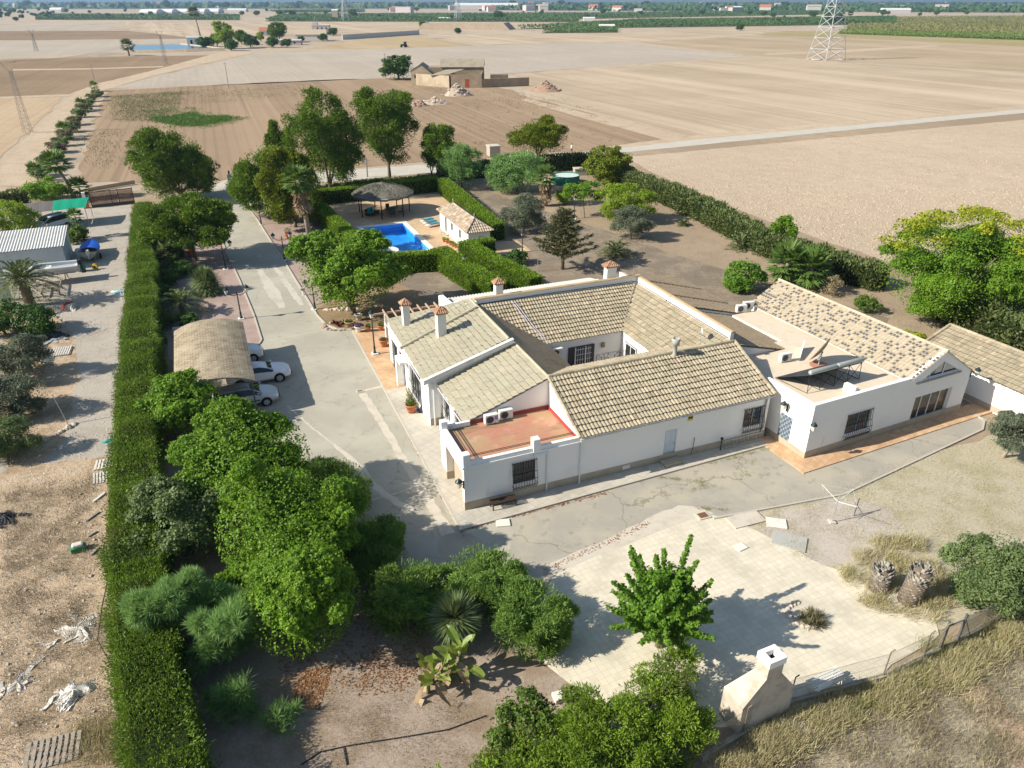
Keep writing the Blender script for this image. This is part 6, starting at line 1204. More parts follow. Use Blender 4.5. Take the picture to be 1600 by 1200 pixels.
ge = t.n('NewGeometry'); iv = t.n('Math', operation='SUBTRACT'); iv.inputs[0].default_value = 1; t.l(ge.outputs['Backfacing'], iv.inputs[1]); mx = t.n('MixShader'); t.l(t.mul(fr.outputs[0], iv.outputs[0]), mx.inputs[0]); t.l(tr_.outputs[0], mx.inputs[1]); t.l(gl.outputs[0], mx.inputs[2]); t.l(mx.outputs[0], t.out.inputs[0]); water_m = t.m
b = MB(); b.quad((x0, y0, -.06), (x1, y0, -.06), (x1, y1, -.06), (x0, y1, -.06)); b.build('water', water_m, pool)
b = MB(); rg = [(7.2 + 1.55 * math.cos(a), 48.6 + 1.55 * math.sin(a)) for a in np.linspace(-1.4, 1.9, 16)]
for p, q in zip(rg, rg[1:]):
    c = (7.2, 48.6); pi = (c[0] + (p[0] - c[0]) * .86, c[1] + (p[1] - c[1]) * .86); qi = (c[0] + (q[0] - c[0]) * .86, c[1] + (q[1] - c[1]) * .86)
    b.quad((*p, -.95), (*q, -.95), (*q, .05), (*p, .05)); b.quad((*qi, -.95), (*pi, -.95), (*pi, .05), (*qi, .05)); b.quad((*p, .05), (*q, .05), (*qi, .05), (*pi, .05))
b.build('paddling_wall', MATS['white_coping'], pool)
ph = thing('pool_house', 'small white pool house with weathered hipped tile roof', 'pool house', m(0, 0), MA)
w = MB(); w.panel((15.7, 54.9, 0), (0, -1), 10.6, 2.3, [(1.9, 2.8, .1, 2.1), (4.2, 5.2, .9, 1.9), (7.2, 8.2, .8, 1.9)], .14, (-1, 0)); w.prism([(15.86, 44.3), (18.3, 44.3), (18.3, 54.9), (15.86, 54.9)], 'z', 0, 2.3); w.box(15.7, 44.302, 0, 15.86, 44.35, 2.3); w.box(15.7, 54.85, 0, 15.86, 54.9, 2.3); w.build('wall', white, ph)
w = MB(); hx = (15.4, 18.65); hy = (44.0, 55.2); rx = 17.0
tiles(w, (hx[0], hy[1], 2.25), (hx[0], hy[0], 2.25), (rx, 53.4, 3.3), (rx, 45.8, 3.3), .28, .42, .07, .05, 41); tiles(w, (hx[0], hy[0], 2.25), (hx[1], hy[0], 2.25), (rx - .01, 45.8, 3.3), (rx + .01, 45.8, 3.3), .28, .42, .07, .05, 42)
tiles(w, (hx[1], hy[0], 2.25), (hx[1], hy[1], 2.25), (rx, 45.8, 3.3), (rx, 53.4, 3.3), .28, .42, .07, .05, 43); tiles(w, (hx[1], hy[1], 2.25), (hx[0], hy[1], 2.25), (rx + .01, 53.4, 3.3), (rx - .01, 53.4, 3.3), .28, .42, .07, .05, 44)
for a in ((hx[0], hy[0]), (hx[1], hy[0]), (hx[0], hy[1]), (hx[1], hy[1])): ridge(w, (*a, 2.36), (rx, 45.8 if a[1] < 50 else 53.4, 3.4), .1, seed=int(a[0]))
ridge(w, (rx, 45.8, 3.4), (rx, 53.4, 3.4), .1); rf = w.build('roof', tile_pool, ph)
w = MB()
for y in (45.8, 53.4): w.lathe((rx, y, 3.4), [(.06, 0), (.05, .3), (.09, .35), (.02, .6)], 8)
w.build('finial', MATS['grey_cement'], rf)
for y, W, z, H in ((53.0, .9, .1, 2.0), (50.7, 1.0, .9, 1.0), (47.7, 1.0, .8, 1.1)): window(ph, (15.7, y, z), (0, -1), W, H, (-1, 0), grille=False, fm=white_plastic)
w = MB(); w.box(16.9, 44.28, .1, 17.6, 44.299, 1.7); w.build('side_door', mat('pale_green_door', (.50, .52, .36), .7), ph)
# gazebo with thatched umbrella roof
gz = thing('gazebo', 'round gazebo with grey heather-thatch roof on dark posts', 'gazebo', (-17.0, 96.6, 0)); straw_t = mat('grey_thatch', (.17, .16, .13), 1, [('noise', 3, (.11, .105, .085), .4, .65, .8), ('noise', 14, (.24, .23, .19), .5, .75, .6)], bump=(16, .8, .06))
b = MB(); b.grid(lambda a, t_: ((.05 + 4.0 * t_) * math.cos(a * 6.2832), (.05 + 4.0 * t_) * math.sin(a * 6.2832), 3.95 - .55 * t_ - .65 * t_ ** 3 + .04 * math.sin(a * 50) * t_), 48, 9)
b.grid(lambda a, t_: (4.05 * math.cos(a * 6.2832) * (1 - .02 * t_), 4.05 * math.sin(a * 6.2832) * (1 - .02 * t_), 2.75 - .25 * t_ - .05 * math.sin(a * 90)), 48, 1); roof = b.build('thatch_roof', straw_t, gz, True)
g = np.random.default_rng(3); n = 5000; a = g.uniform(0, 6.283, n); t_ = g.random(n) ** .5; P = np.stack([4.0 * t_ * np.cos(a), 4.0 * t_ * np.sin(a), 3.98 - .55 * t_ - .65 * t_ ** 3], 1); d = np.stack([np.cos(a), np.sin(a), -.25 - .3 * t_], 1); A = unit(d + g.normal(size=(n, 3)) * .2) * .2; Bv = unit(np.cross(A, g.normal(size=(n, 3)))) * .02
V, Fq, T = quads(P, A, Bv, g.random(n)); npmesh('thatch_straw', V, Fq, mat('heather_straw', (.13, .12, .095), 1, rnd=(.27, .25, .20)), T, roof)
b = MB(); b.lathe((0, 0, 3.9), [(.5, -.05), (.45, .08), (.1, .16), (.08, .3)], 14); b.build('roof_cap', straw_t, roof)
for k in range(7): b = MB(); a = k * 2 * math.pi / 7 + .3; b.tube([(3.4 * math.cos(a), 3.4 * math.sin(a), 0), (3.4 * math.cos(a), 3.4 * math.sin(a), 2.9)], .07, 8); b.build('post', mat('dark_post', (.03, .028, .025), .7) if 'dark_post' not in MATS else MATS['dark_post'], gz)
dw = mat('dark_wood', (.06, .04, .03), .7)
so = thing('sofa', 'dark garden sofa with teal cushions under the gazebo', 'sofa', (-18.4, 95.6, .05), R(60)); b = MB(); b.bbox((0, 0, .25), (2.0, .8, .3), 0, .04); b.bbox((0, .36, .6), (2.0, .14, .6), 0, .04); b.build('frame', dw, so)
b = MB(); b.bbox((-.35, -.02, .48), (1.1, .66, .16), 0, .05); b.bbox((-.3, .25, .75), (.7, .16, .5), 0, .06); b.build('cushion', mat('teal_cloth', (.03, .30, .30), .9), so)
b = MB(); b.bbox((.55, .2, .72), (.5, .18, .45), 0, .06); b.build('cushion', mat('white_cloth', (.62, .62, .58), .9), so)
tb = thing('garden_table', 'round dark table under the gazebo', 'table', (-15.9, 96.0, .05)); b = MB(); b.lathe((0, 0, .72), [(.75, 0), (.78, .03), (.75, .05)], 20); b.build('tabletop', mat('grey_tabletop', (.16, .17, .17), .4), tb)
for k in range(4): b = MB(); a = k * 1.5708 + .7; b.tube([(.5 * math.cos(a), .5 * math.sin(a), 0), (.45 * math.cos(a), .45 * math.sin(a), .72)], .03, 6); b.build('leg', dw, tb)
ch0 = thing('garden_chair', 'dark garden chair right of the gazebo table', 'chair', (-14.7, 95.6, .05), R(-80), 'gazebo chairs'); b = MB(); b.bbox((0, 0, .43), (.5, .5, .06), 0, .015); b.build('seat', dw, ch0); b = MB(); b.bbox((0, .24, .75), (.5, .05, .55), 0, .015); b.build('backrest', dw, ch0)
for sx in (-.22, .22):
    for sy in (-.22, .22): b = MB(); b.tube([(sx, sy, 0), (sx, sy, .42)], .022, 6); b.build('leg', dw, ch0)
dup(ch0, (-15.6, 94.6, .05), R(200), 'dark garden chair in front of the gazebo table'); dup(ch0, (-16.6, 97.3, .05), R(20), 'dark garden chair behind the gazebo table')
# loungers
teal = MATS['teal_cloth']
lg = thing('sun_lounger', 'turquoise sun lounger farthest from the pool house door', 'sun lounger', m(15.0, 58.3, .05), MA + R(115), 'turquoise sun loungers'); b = MB(); b.bbox((0, 0, .3), (.62, 1.9, .05), 0, .01); b.build('frame', white_plastic, lg); b = MB(); b.bbox((0, -.25, .36), (.6, 1.3, .07), 0, .02); b.quad((-.3, .4, .38), (.3, .4, .38), (.3, .95, .72), (-.3, .95, .72)); b.build('mattress', mat('turquoise_cloth', (.02, .22, .30), .9), lg)
for sx in (-.28, .28):
    for sy in (-.85, .85): b = MB(); b.tube([(sx, sy, 0), (sx, sy, .3)], .025, 6); b.build('leg', white_plastic, lg)
dup(lg, m(15.0, 57.2, .05), MA + R(112), 'turquoise sun lounger in the middle of the three'); dup(lg, m(15.05, 56.1, .05), MA + R(110), 'turquoise sun lounger nearest the pool house door')
bt = thing('bistro_chair', 'thin metal chair beside the pool house door', 'chair', m(15.0, 51.6, .05), MA + R(70)); b = MB(); b.bbox((0, 0, .45), (.45, .45, .03), 0, .01); b.build('seat', grey_metal, bt)
b = MB(); b.tube([(-.2, .22, .45), (-.2, .26, .9), (.2, .26, .9), (.2, .22, .45)], .015, 5); b.build('backrest', grey_metal, bt)
for sx in (-.2, .2):
    for sy in (-.2, .2): b = MB(); b.tube([(sx, sy, 0), (sx, sy, .45)], .014, 5); b.build('leg', grey_metal, bt)
# pots
def pot(label, loc, r, h, mt=None, plant=None, cat='plant pot', group='plant pots', seed=1):
    o = thing('plant_pot', label, cat, loc, seed, group); b = MB(); b.lathe((0, 0, 0), [(r * .62, 0), (r * .75, h * .3), (r * .95, h * .85), (r * 1.08, h * .86), (r * 1.08, h), (r * .9, h), (r * .88, h * .85)], 16); b.build('pot', mt or terracotta, o, True)
    b = MB(); b.lathe((0, 0, h * .84), [(r * .88, 0), (.01, .03)], 12); b.build('earth', dw, o)
    if plant:
        g = np.random.default_rng(seed); n, ph_, pr, mtl = plant; P = rdir(n, g) * LB([pr, pr, ph_ / 2]) * g.uniform(.5, 1.05, (n, 1)) + LB([0, 0, h + ph_ * .42]); V, Fq, T = leaves(P, P - LB([0, 0, h]), .11, .06, g, .6); npmesh('plant', V, Fq, mtl, T, o)
    return o
pp = pot('large terracotta pot with cactus against the west front', m(.15, 11.7, .12), .38, .62, None, (300, .5, .36, LF['citrus']), seed=3)
b = MB(); 
for (x, y, l_) in ((.05, .05, 1.4), (-.08, 0, 1.0), (.1, -.1, .8)): b.tube([(x, y, .5), (x * 1.6, y * 2, .5 + l_ * .6), (x * 2.8 + .1, y * 2, .5 + l_)], [.05, .06, .03], 7)
b.build('cactus', mat('cactus_skin', (.22, .22, .10), .8), pp, True)
pot('terracotta pot with low plant beside the pergola post', m(.95, 23.0, .12), .36, .6, None, (200, .2, .3, LF['olive']), seed=4)
pot('white pot of purple flowers at the terrace edge', m(-.35, 26.7, .12), .3, .5, white_plastic, (240, .35, .34, leafmat('purple_flowers', (.10, .06, .14), (.20, .12, .26), .2)), seed=5)
pot('small terracotta pot right of the white one', m(.45, 26.5, .12), .22, .4, None, (150, .3, .24, LF['dark']), seed=6)
pot('terracotta pot at the back of the terrace behind the lamp', m(1.5, 26.3, .12), .26, .45, None, (160, .35, .25, LF['dark']), seed=7)
pot('terracotta pot under the pergola', m(3.4, 24.6, .12), .26, .45, None, (160, .35, .25, LF['dark']), seed=8)
pot('terracotta pot on gravel left of the driveway under umbrella pine', m(-13.1, 54.6, .03), .5, .9, None, None, seed=9)
pot('tall terracotta pot with grey plant on gravel right of the driveway', m(-2.3, 57.3, .03), .42, .75, None, (260, .7, .45, LF['olive']), seed=10)
stone_pot = mat('pale_stone_pot', (.48, .45, .38), .9); ochre_pot = mat('ochre_pot', (.34, .25, .12), .85)
pot('wide ochre bowl in the rock bed under the shade tree', at(547, 510, .03), .45, .5, ochre_pot, (80, .2, .3, LF['dark']), seed=11); pot('pale stone urn in the rock bed under the shade tree', at(561, 500, .03), .33, .55, stone_pot, None, seed=12); pot('pale stone urn in the shade right of the tree trunk', at(545, 478, .03), .3, .5, stone_pot, None, seed=13)
for i, (x, y, s) in enumerate(((694, 378, .22), (699, 380, .26), (704, 383, .2), (708, 385, .25), (712, 387, .2))): pot(['smallest terracotta pot nearest the bistro chair', 'terracotta pot second from the bistro chair', 'terracotta pot in the middle of the pool-house row', 'terracotta pot fourth along the pool-house wall', 'terracotta pot nearest the hedge at the pool house'][i], at(x, y, .05), s, s * 1.5, None, (120, .3, .22, LF['bright']), seed=20 + i)
# rocks of the bed
rock_m = mat('pinkish_rock', (.36, .28, .23), .95, [('noise', 4, (.25, .20, .17), .45, .7, .7)], bump=(8, .6, .04)); pale_rock = mat('pale_rock', (.52, .45, .37), .95, [('noise', 4, (.40, .33, .27), .45, .7, .7)], bump=(8, .6, .04))
def rockmesh(seed, mt):
    bm = bmesh.new(); bmesh.ops.create_icosphere(bm, subdivisions=2, radius=1); r = random.Random(seed)
    for v in bm.verts: k = 1 + .22 * math.sin(v.co.x * 3 + seed) * math.sin(v.co.y * 4 + seed * 2) + r.uniform(-.06, .06); v.co = Vector((v.co.x * k, v.co.y * k * .8, v.co.z * k * .6))
    me = bpy.data.meshes.new('rock'); bm.to_mesh(me); bm.free(); me.materials.append(mt); return me
RK = [rockmesh(i, rock_m) for i in range(3)]; RP = [rockmesh(i + 5, pale_rock) for i in range(3)]
g = np.random.default_rng(4)
def rocks(label, group, pts, ms_, lo, hi):
    for i, p in enumerate(pts):
        o = link('rock', ms_[i % 3], None, (p[0], p[1], .05)); s = g.uniform(lo, hi); o.scale = (s, s * g.uniform(.8, 1.2), s * g.uniform(.7, 1.1)); o.rotation_euler = (0, 0, g.uniform(0, 6)); tag(o, label, 'rock', group)
c = at(530, 510); rocks('pinkish rock of the ring around the red succulents', 'rocks around the red succulents', [(c[0] + 1.3 * math.cos(a) * g.uniform(.8, 1.1), c[1] + 1.0 * math.sin(a)) for a in np.linspace(0, 6, 18)], RK, .16, .28)
c = at(535, 484); rocks('pale rock of the low heap behind the shade tree', 'rocks behind the shade tree', [(c[0] + g.uniform(-1.6, 1.6), c[1] + g.uniform(-.4, .4)) for _ in range(16)], RP, .16, .3)
c = at(1247, 962); rocks('pale stone of the half ring beside the aloe clump', 'stones beside the aloe clump', [(c[0] + .75 * math.cos(a) + .3, c[1] + .75 * math.sin(a)) for a in np.linspace(1.6, 4.9, 11)], RP, .1, .19)
# ---------------------------------------------------------------- lamp posts
def post_lamp(label, loc, rz, heads, h=2.7, group='lamp posts along the driveway'):
    o = thing('lamp_post', label, 'lamp post', loc, rz, group); b = MB(); b.lathe((0, 0, .06), [(.16, 0), (.14, .12), (.08, .18), (.08, .5), (.1, .55), (.06, .62), (.045, h - .3), (.05, h - .25), (.03, h - .15)], 10); b.build('post', lamp_green, o, True)
    b = MB(); b.bbox((0, 0, .04), (.5, .5, .14), 0, .02); b.build('base', white, o)
    sp_ = [(-.85, 0), (.85, 0)] if heads == 2 else [(0, 0)]
    if heads == 2:
        b = MB()
        for s in (-1, 1): b.tube([(0, 0, h - .35), (s * .25, 0, h - .5), (s * .55, 0, h - .35), (s * .75, 0, h - .2), (s * .85, 0, h - .28)], .032, 6); b.tube([(0, 0, h - .2), (s * .2, 0, h - .25), (s * .3, 0, h - .4), (s * .15, 0, h - .45)], .014, 5)
        b.tube([(0, 0, h - .3), (0, 0, h)], .03, 6); b.build('arms', lamp_green, o)
    for x, y in sp_:
        z = h - .25 if heads == 2 else h - .12; b = MB(); b.lathe((x, y, z), [(.08, 0), (.19, .38), (.19, .4)], 6); hd = b.build('lantern', opal, o); b = MB(); b.lathe((x, y, z + .39), [(.24, 0), (.22, .07), (.09, .2), (.03, .3)], 8); b.tube([(x + .06, y, z), (x + .15, y, z + .33)], .012, 4); b.tube([(x - .06, y, z), (x - .15, y, z + .33)], .012, 4); b.tube([(x, y + .06, z), (x, y + .15, z + .33)], .012, 4); b.tube([(x, y - .06, z), (x, y - .15, z + .33)], .012, 4); b.build('hood', lamp_green, hd)
    return o
p1 = post_lamp('twin-headed lamp post nearest the carport', at(377.5, 498.5), MA, 2); dup(p1, at(353, 421.5), MA, 'twin-headed lamp post beside the umbrella pine'); dup(p1, at(445, 406.5), MA, 'twin-headed lamp post right of the driveway in the open'); dup(p1, at(408.5, 351), MA, 'twin-headed lamp post farthest up the driveway'); dup(p1, at(492.5, 483.5), MA + R(40), 'twin-headed lamp post at the shade tree')
p2 = post_lamp('single lamp post on the orange terrace', at(586, 553, .12), MA, 1, 3.2); dup(p2, at(816, 394), 0, 'single lamp post beside the pool house terrace', scale=(1, 1, .62)); dup(p2, at(897, 342), 0, 'single lamp post beside the slender tree in the yard', scale=(1, 1, .8)); dup(p2, at(726, 440), 0, 'single lamp post at the edge of the right clipped hedge', scale=(.9, .9, .75))
mb_ = thing('mailbox', 'white tap post at the driveway kerb near shade tree', 'post', at(474, 462)); b = MB(); b.bbox((0, 0, .3), (.14, .14, .6), 0, .02); b.build('post', white, mb_); b = MB(); b.bbox((0, 0, .68), (.42, .26, .22), .4, .03); b.build('top', mat('grey_stone', (.40, .38, .34), .9), mb_)
ws = thing('white_bench', 'small white bench behind the carport', 'bench', at(284, 528), R(15)); b = MB(); b.bbox((0, 0, .42), (1.2, .4, .05), 0, .01); b.build('seat', white_plastic, ws); b = MB(); b.bbox((0, .2, .7), (1.2, .05, .5), 0, .01); b.build('backrest', white_plastic, ws)
for sx in (-.5, .5): b = MB(); b.bbox((sx, 0, .2), (.06, .4, .4), 0, .01); b.build('leg', white_plastic, ws)
# ---------------------------------------------------------------- carport and cars
cpt = thing('carport', 'carport with arched straw-thatch roof over three cars', 'carport', m(0, 0), MA)
thatch = NT('straw_matting'); br = thatch.n('TexBrick'); thatch.l(thatch.mapped((2.6, 5, 1)), br.inputs['Vector'])
for i_, c_ in (('Color1', (.25, .195, .125)), ('Color2', (.38, .31, .21)), ('Mortar', (.14, .105, .065))): br.inputs[i_].default_value = (*c_, 1)
br.inputs['Scale'].default_value = 1; br.inputs['Mortar Size'].default_value = .07; br.inputs['Brick Width'].default_value = 1; br.inputs['Row Height'].default_value = 1
col = thatch.mix(thatch.mul(thatch.step(thatch.noise(.9, 5), .4, .65), .6), br.outputs['Color'], (.42, .36, .26)); col = thatch.mix(thatch.mul(thatch.step(thatch.noise(9, 3, thatch.mapped((.3, 4, 1))), .5, .75), .5), col, (.17, .13, .08)); thatch.l(col, thatch.b.inputs['Base Color']); thatch.b.inputs['Roughness'].default_value = 1; thatch.bump(br.outputs['Fac'], .6, .03)
def cz(a): return 2.3 + .85 * math.sin(math.pi * (.06 + .9 * a)) ** .8
g = np.random.default_rng(8); jit_ = g.normal(0, .006, (40, 60))
for nm, sg in (('roof', 1),):
    b = MB(); U0, U1, V0, V1 = -14.4, -9.35, 15.7, 26.6
    f = lambda a, t_: (U0 + (U1 - U0) * a, V0 + (V1 - V0) * t_ + .05 * math.sin(a * 9), cz(a) + jit_[int(a * 16) % 40][int(t_ * 50) % 60] + .04 * abs(math.sin(t_ * math.pi * 9)))
    b.grid(f, 16, 50); f2 = lambda a, t_: (lambda q: (q[0], q[1], q[2] - .1))(f(a, 1 - t_)); b.grid(f2, 16, 50)
    b.grid(lambda a, t_: (lambda q: (q[0], q[1] , q[2] - .1 * (1 - t_)))(f(a, 0)), 16, 1); b.grid(lambda a, t_: (lambda q: (q[0], q[1], q[2] - .1 * (1 - t_)))(f(1, a)), 50, 1)
    b.build('thatched_roof', thatch.m, cpt)
b = MB()
for v in (15.9, 18.5, 21.2, 23.8, 26.3): b.tube([(U0 + (U1 - U0) * a, v, cz(a) - .16) for a in np.linspace(0, 1, 9)], .035, 6)
b.build('arched_rafters', dark_metal, cpt)
for v in (15.9, 19.4, 22.9, 26.3):
    for u in (-14.2, -9.6): b = MB(); b.tube([(u, v, 0), (u, v, 2.4)], .05, 8); b.build('post', dark_metal, cpt)
tyre_m = mat('tyre_rubber', (.02, .02, .02), .8); rim_m = mat('alloy', (.50, .51, .52), .4, metal=.3); head_m = mat('headlamp', (.55, .57, .60), .1, spec=.6); car_glass = mat('car_glass', (.015, .02, .025), .05, spec=.7); arch_m = mat('wheel_arch_black', (.012, .012, .013), .9); redl = mat('tail_lamp_red', (.35, .02, .02), .2)
def car(label, loc, rz, paint, st, L, wheels, wr, glass, front=None, group='cars under the carport', name='parked_car', extra=None):
    """st: stations (x, half width, z bottom, z belt, z top, half width top); front of the car at larger x"""
    o = thing(name, label, 'car' if 'van' not in name else 'van', loc, rz, group); o_off = -L / 2; b = MB(); K = 13; rows = []
    for x, hw, zb, zl, zt, ht in st:
        half = [(0, zb), (hw * .8, zb), (hw * .97, zb + .1), (hw, (zb + zl) / 2), (hw * .97, zl), (ht, zt - .03 if zt - zl > .2 else zt), (ht * .55, zt + .015)]; row = [(x + o_off, y, z) for y, z in half] + [(x + o_off, 0, zt + .025)] + [(x + o_off, -y, z) for y, z in half[:0:-1]]; rows.append(row)
    n = len(rows[0]); vs = [p for r_ in rows for p in r_]; fs = []
    for i in range(len(rows) - 1):
        for j in range(n): fs.append((i * n + j, (i + 1) * n + j, (i + 1) * n + (j + 1) % n, i * n + (j + 1) % n))
    fs.append(tuple(range(n))); fs.append(tuple(range((len(rows) - 1) * n, len(rows) * n))[::-1]); b.add(vs, fs); bo = b.build('body', paint, o, True)
    sub = bo.modifiers.new('smooth', 'SUBSURF'); sub.levels = 1; sub.render_levels = 1
    def S(i, j): return Vector(rows[i][j])
    for kind, i0, i1 in glass:
        if kind in ('windscreen', 'rear_window'):
            g_ = MB(); q = [S(i0, 5), S(i1, 5), S(i1, 7), S(i0, 7)]; nr = Vector((1 if kind == 'windscreen' else -1, 0, 1.2)).normalized() * .02
            for sgn in (1, -1):
                pts = [S(i0, 5), S(i1, 5), S(i1, 6), S(i1, 7), S(i0, 7), S(i0, 6)]; c_ = sum(pts, Vector()) / 6; pts = [p.lerp(Vector((c_.x, 0, c_.z)), .1) for p in pts]; g_.add([(p.x + nr.x, p.y * sgn, p.z + nr.z) for p in pts], [tuple(range(6)) if sgn > 0 else tuple(range(6))[::-1]])
            g_.build(kind, car_glass, o)
        else:
            for sgn in (1, -1):
                g_ = MB(); pts = []
                low = [S(i, 4) for i in range(i0, i1 + 1)]; up = [S(i, 5) for i in range(i0, i1 + 1)]
                for a_, b_ in zip(low, up): pts.append((a_.lerp(b_, .1), a_.lerp(b_, .86)))
                k = len(pts); vs_ = [(p.x, (p.y + .022) * sgn, p.z) for p, q in pts] + [(q.x, (q.y + .022) * sgn, q.z) for p, q in pts]; g_.add(vs_, [(i, i + 1, k + i + 1, k + i) if sgn < 0 else (i, k + i, k + i + 1, i + 1) for i in range(k - 1)]); g_.build('side_window', car_glass, o)
    for wx in wheels:
        for sgn in (1, -1):
            hw = max(s_[1] for s_ in st); y = sgn * (hw - .1); a_ = MB(); a_.lathe((wx + o_off, sgn * (hw - .06), wr), [(wr * 1.2, -.06 if sgn > 0 else .06), (wr * 1.2, .062 * sgn), (wr * 1.0, .064 * sgn)], 20, axis='y'); a_.build('wheel_arch', arch_m, o)
            wh = MB(); wh.lathe((wx + o_off, y, wr), [(wr * .7, -.1), (wr * .95, -.1), (wr, -.06), (wr, .1), (wr * .95, .13), (wr * .66, .13)] if sgn > 0 else [(wr * .66, -.13), (wr * .95, -.13), (wr, -.1), (wr, .06), (wr * .95, .1), (wr * .7, .1)], 22, axis='y'); wo = wh.build('wheel', tyre_m, o, True)
            rm = MB(); rm.lathe((wx + o_off, y + sgn * .125, wr), [(wr * .66, .02 * sgn), (wr * .6, .012 * sgn), (.02, .03 * sgn)], 20, axis='y'); rm.build('rim', rim_m, wo)
            rm = MB()
            for k in range(5): t__ = k * 1.2566; rm.add([(wx + o_off + wr * .55 * math.cos(t__ + d_) * r_, y + sgn * .165, wr + wr * .55 * math.sin(t__ + d_) * r_) for r_, d_ in ((.4, .5), (.95, .35), (.95, .85), (.4, .7))], [(0, 1, 2, 3) if sgn < 0 else (3, 2, 1, 0)])
            rm.build('rim_opening', arch_m, wo)
    xf, hwf = st[-2][0] + o_off, st[-2][1]; zb_, zl_ = st[-2][2], st[-2][3]
    for sgn in (1, -1):
        hl_ = MB(); x_, y_, z_ = xf, sgn * hwf, zl_; hl_.add([(x_ - .38, y_ * 1.03, z_ + .02), (x_ + .03, y_ * .97, z_ - .1), (x_ + .1, y_ * .55, z_ - .1), (x_ + .06, y_ * .58, z_ + .05), (x_ - .1, y_ * .8, z_ + .085)], [(0, 1, 2, 3, 4) if sgn < 0 else (4, 3, 2, 1, 0)]); hl_.build('headlight', head_m, o)
        tl = MB(); x_, y_ = st[1][0] + o_off, sgn * st[1][1]; z_ = st[1][3]; tl.add([(x_ - .06, y_ * .7, z_ - .05), (x_ - .06, y_ * .7, z_ - .28), (x_ + .02, y_ * 1.01, z_ - .28), (x_ + .22, y_ * 1.03, z_ - .05)], [(0, 1, 2, 3)]); tl.build('tail_light', redl, o)
        i_ = [g__ for g__ in glass if g__[0] == 'side_window'][0][2]; mr = MB(); mr.bbox((st[i_][0] + o_off - .05, sgn * (st[i_][1] + .08), st[i_][3] + .06), (.14, .2, .13), 0, .04); mr.build('mirror', paint, o)
    bp_ = MB(); x_ = st[-1][0] + o_off; bp_.box(x_ - .02, -.5, st[-1][2] + .08, x_ + .025, .5, st[-1][2] + .2); bp_.build('grille', arch_m, o)
    sk = MB()
    for sgn in (1, -1): hw = max(s_[1] for s_ in st); sk.box(wheels[0] + o_off + wr * 1.3, sgn * hw - .012, .52, wheels[1] + o_off - wr * 1.3, sgn * hw + .015, .58)
    sk.build('side_strip', arch_m if extra == 'strip' else paint, o)
    if extra == 'strip':
        rr_ = MB(); 
        for sgn in (1, -1): rr_.tube([(st[4][0] + o_off, sgn * .52, 1.5), (st[6][0] + o_off - .1, sgn * .54, 1.53)], .02, 6)
        rr_.build('roof_rails', dark_metal, o)
    return o
silver = mat('silver_paint', (.56, .59, .61), .3, metal=.3, spec=.5); wpaint = mat('white_car_paint', (.74, .76, .78), .2, spec=.5); wpaint2 = mat('white_van_paint', (.66, .69, .71), .3, spec=.5)
estate = [(0, .72, .38, .62, .66, .68), (.1, .82, .26, .9, .93, .72), (.22, .85, .24, .95, 1.0, .74), (.5, .86, .22, .96, 1.38, .6), (.9, .87, .22, .97, 1.45, .6), (1.8, .87, .22, .96, 1.5, .6), (2.55, .87, .22, .95, 1.46, .59), (3.3, .87, .22, .92, 1.0, .66), (3.75, .86, .22, .86, .9, .68), (4.2, .8, .24, .72, .76, .64), (4.4, .66, .3, .56, .6, .52)]
car('silver estate car with black roof rails at the near side of the carport', m(-10.15, 17.35, .03), MA, silver, estate, 4.4, (.78, 3.49), .31, [('rear_window', 2, 3), ('side_window', 3, 7), ('windscreen', 6, 7)], extra='strip')
coupe = [(0, .74, .38, .66, .7, .7), (.12, .84, .28, .92, .95, .74), (.35, .88, .24, .98, 1.02, .76), (1.15, .9, .22, .98, 1.36, .56), (1.7, .9, .22, .97, 1.42, .56), (2.4, .9, .22, .95, 1.41, .56), (2.95, .9, .22, .93, 1.22, .58), (3.4, .9, .22, .9, .97, .7), (3.95, .89, .22, .86, .91, .72), (4.4, .83, .24, .74, .78, .66), (4.62, .66, .28, .58, .62, .5)]
car('white sedan in the middle of the carport, nose in sunlight', m(-9.0, 20.75, .03), MA + R(2), wpaint, coupe, 4.62, (.9, 3.68), .33, [('rear_window', 2, 3), ('side_window', 3, 7), ('windscreen', 6, 7)])
hatch = [(0, .72, .38, .66, .7, .68), (.1, .82, .28, .95, .98, .72), (.25, .86, .24, 1.0, 1.05, .74), (.6, .88, .22, 1.0, 1.42, .58), (1.1, .88, .22, 1.0, 1.5, .6), (1.8, .88, .22, .98, 1.53, .6), (2.4, .88, .22, .97, 1.48, .58), (3.1, .88, .22, .95, 1.04, .66), (3.6, .87, .22, .9, .95, .68), (4.0, .8, .24, .78, .8, .64), (4.2, .66, .3, .6, .62, .5)]
car('white hatchback at the far side of the carport', m(-10.35, 25.0, .03), MA, wpaint, hatch, 4.2, (.75, 3.35), .32, [('rear_window', 2, 3), ('side_window', 3, 7), ('windscreen', 6, 7)])
van = [(0, .8, .36, .8, .85, .76), (.04, .88, .28, 1.05, 1.1, .8), (.1, .9, .26, 1.08, 1.72, .76), (.3, .9, .26, 1.08, 1.8, .76), (1.2, .9, .26, 1.06, 1.84, .76), (2.2, .9, .26, 1.04, 1.82, .75), (2.6, .9, .26, 1.03, 1.72, .73), (3.35, .9, .26, 1.0, 1.12, .76), (3.8, .89, .26, .94, 1.02, .74), (4.2, .84, .28, .8, .84, .68), (4.38, .7, .32, .64, .66, .56)]
car('white van parked under the green shade cloth, nose toward the left', (-56.8, 88.7, .02), R(243), wpaint2, van, 4.38, (.72, 3.45), .32, [('rear_window', 1, 2), ('side_window', 3, 7), ('windscreen', 6, 7)], group=None, name='parked_van', extra='strip')
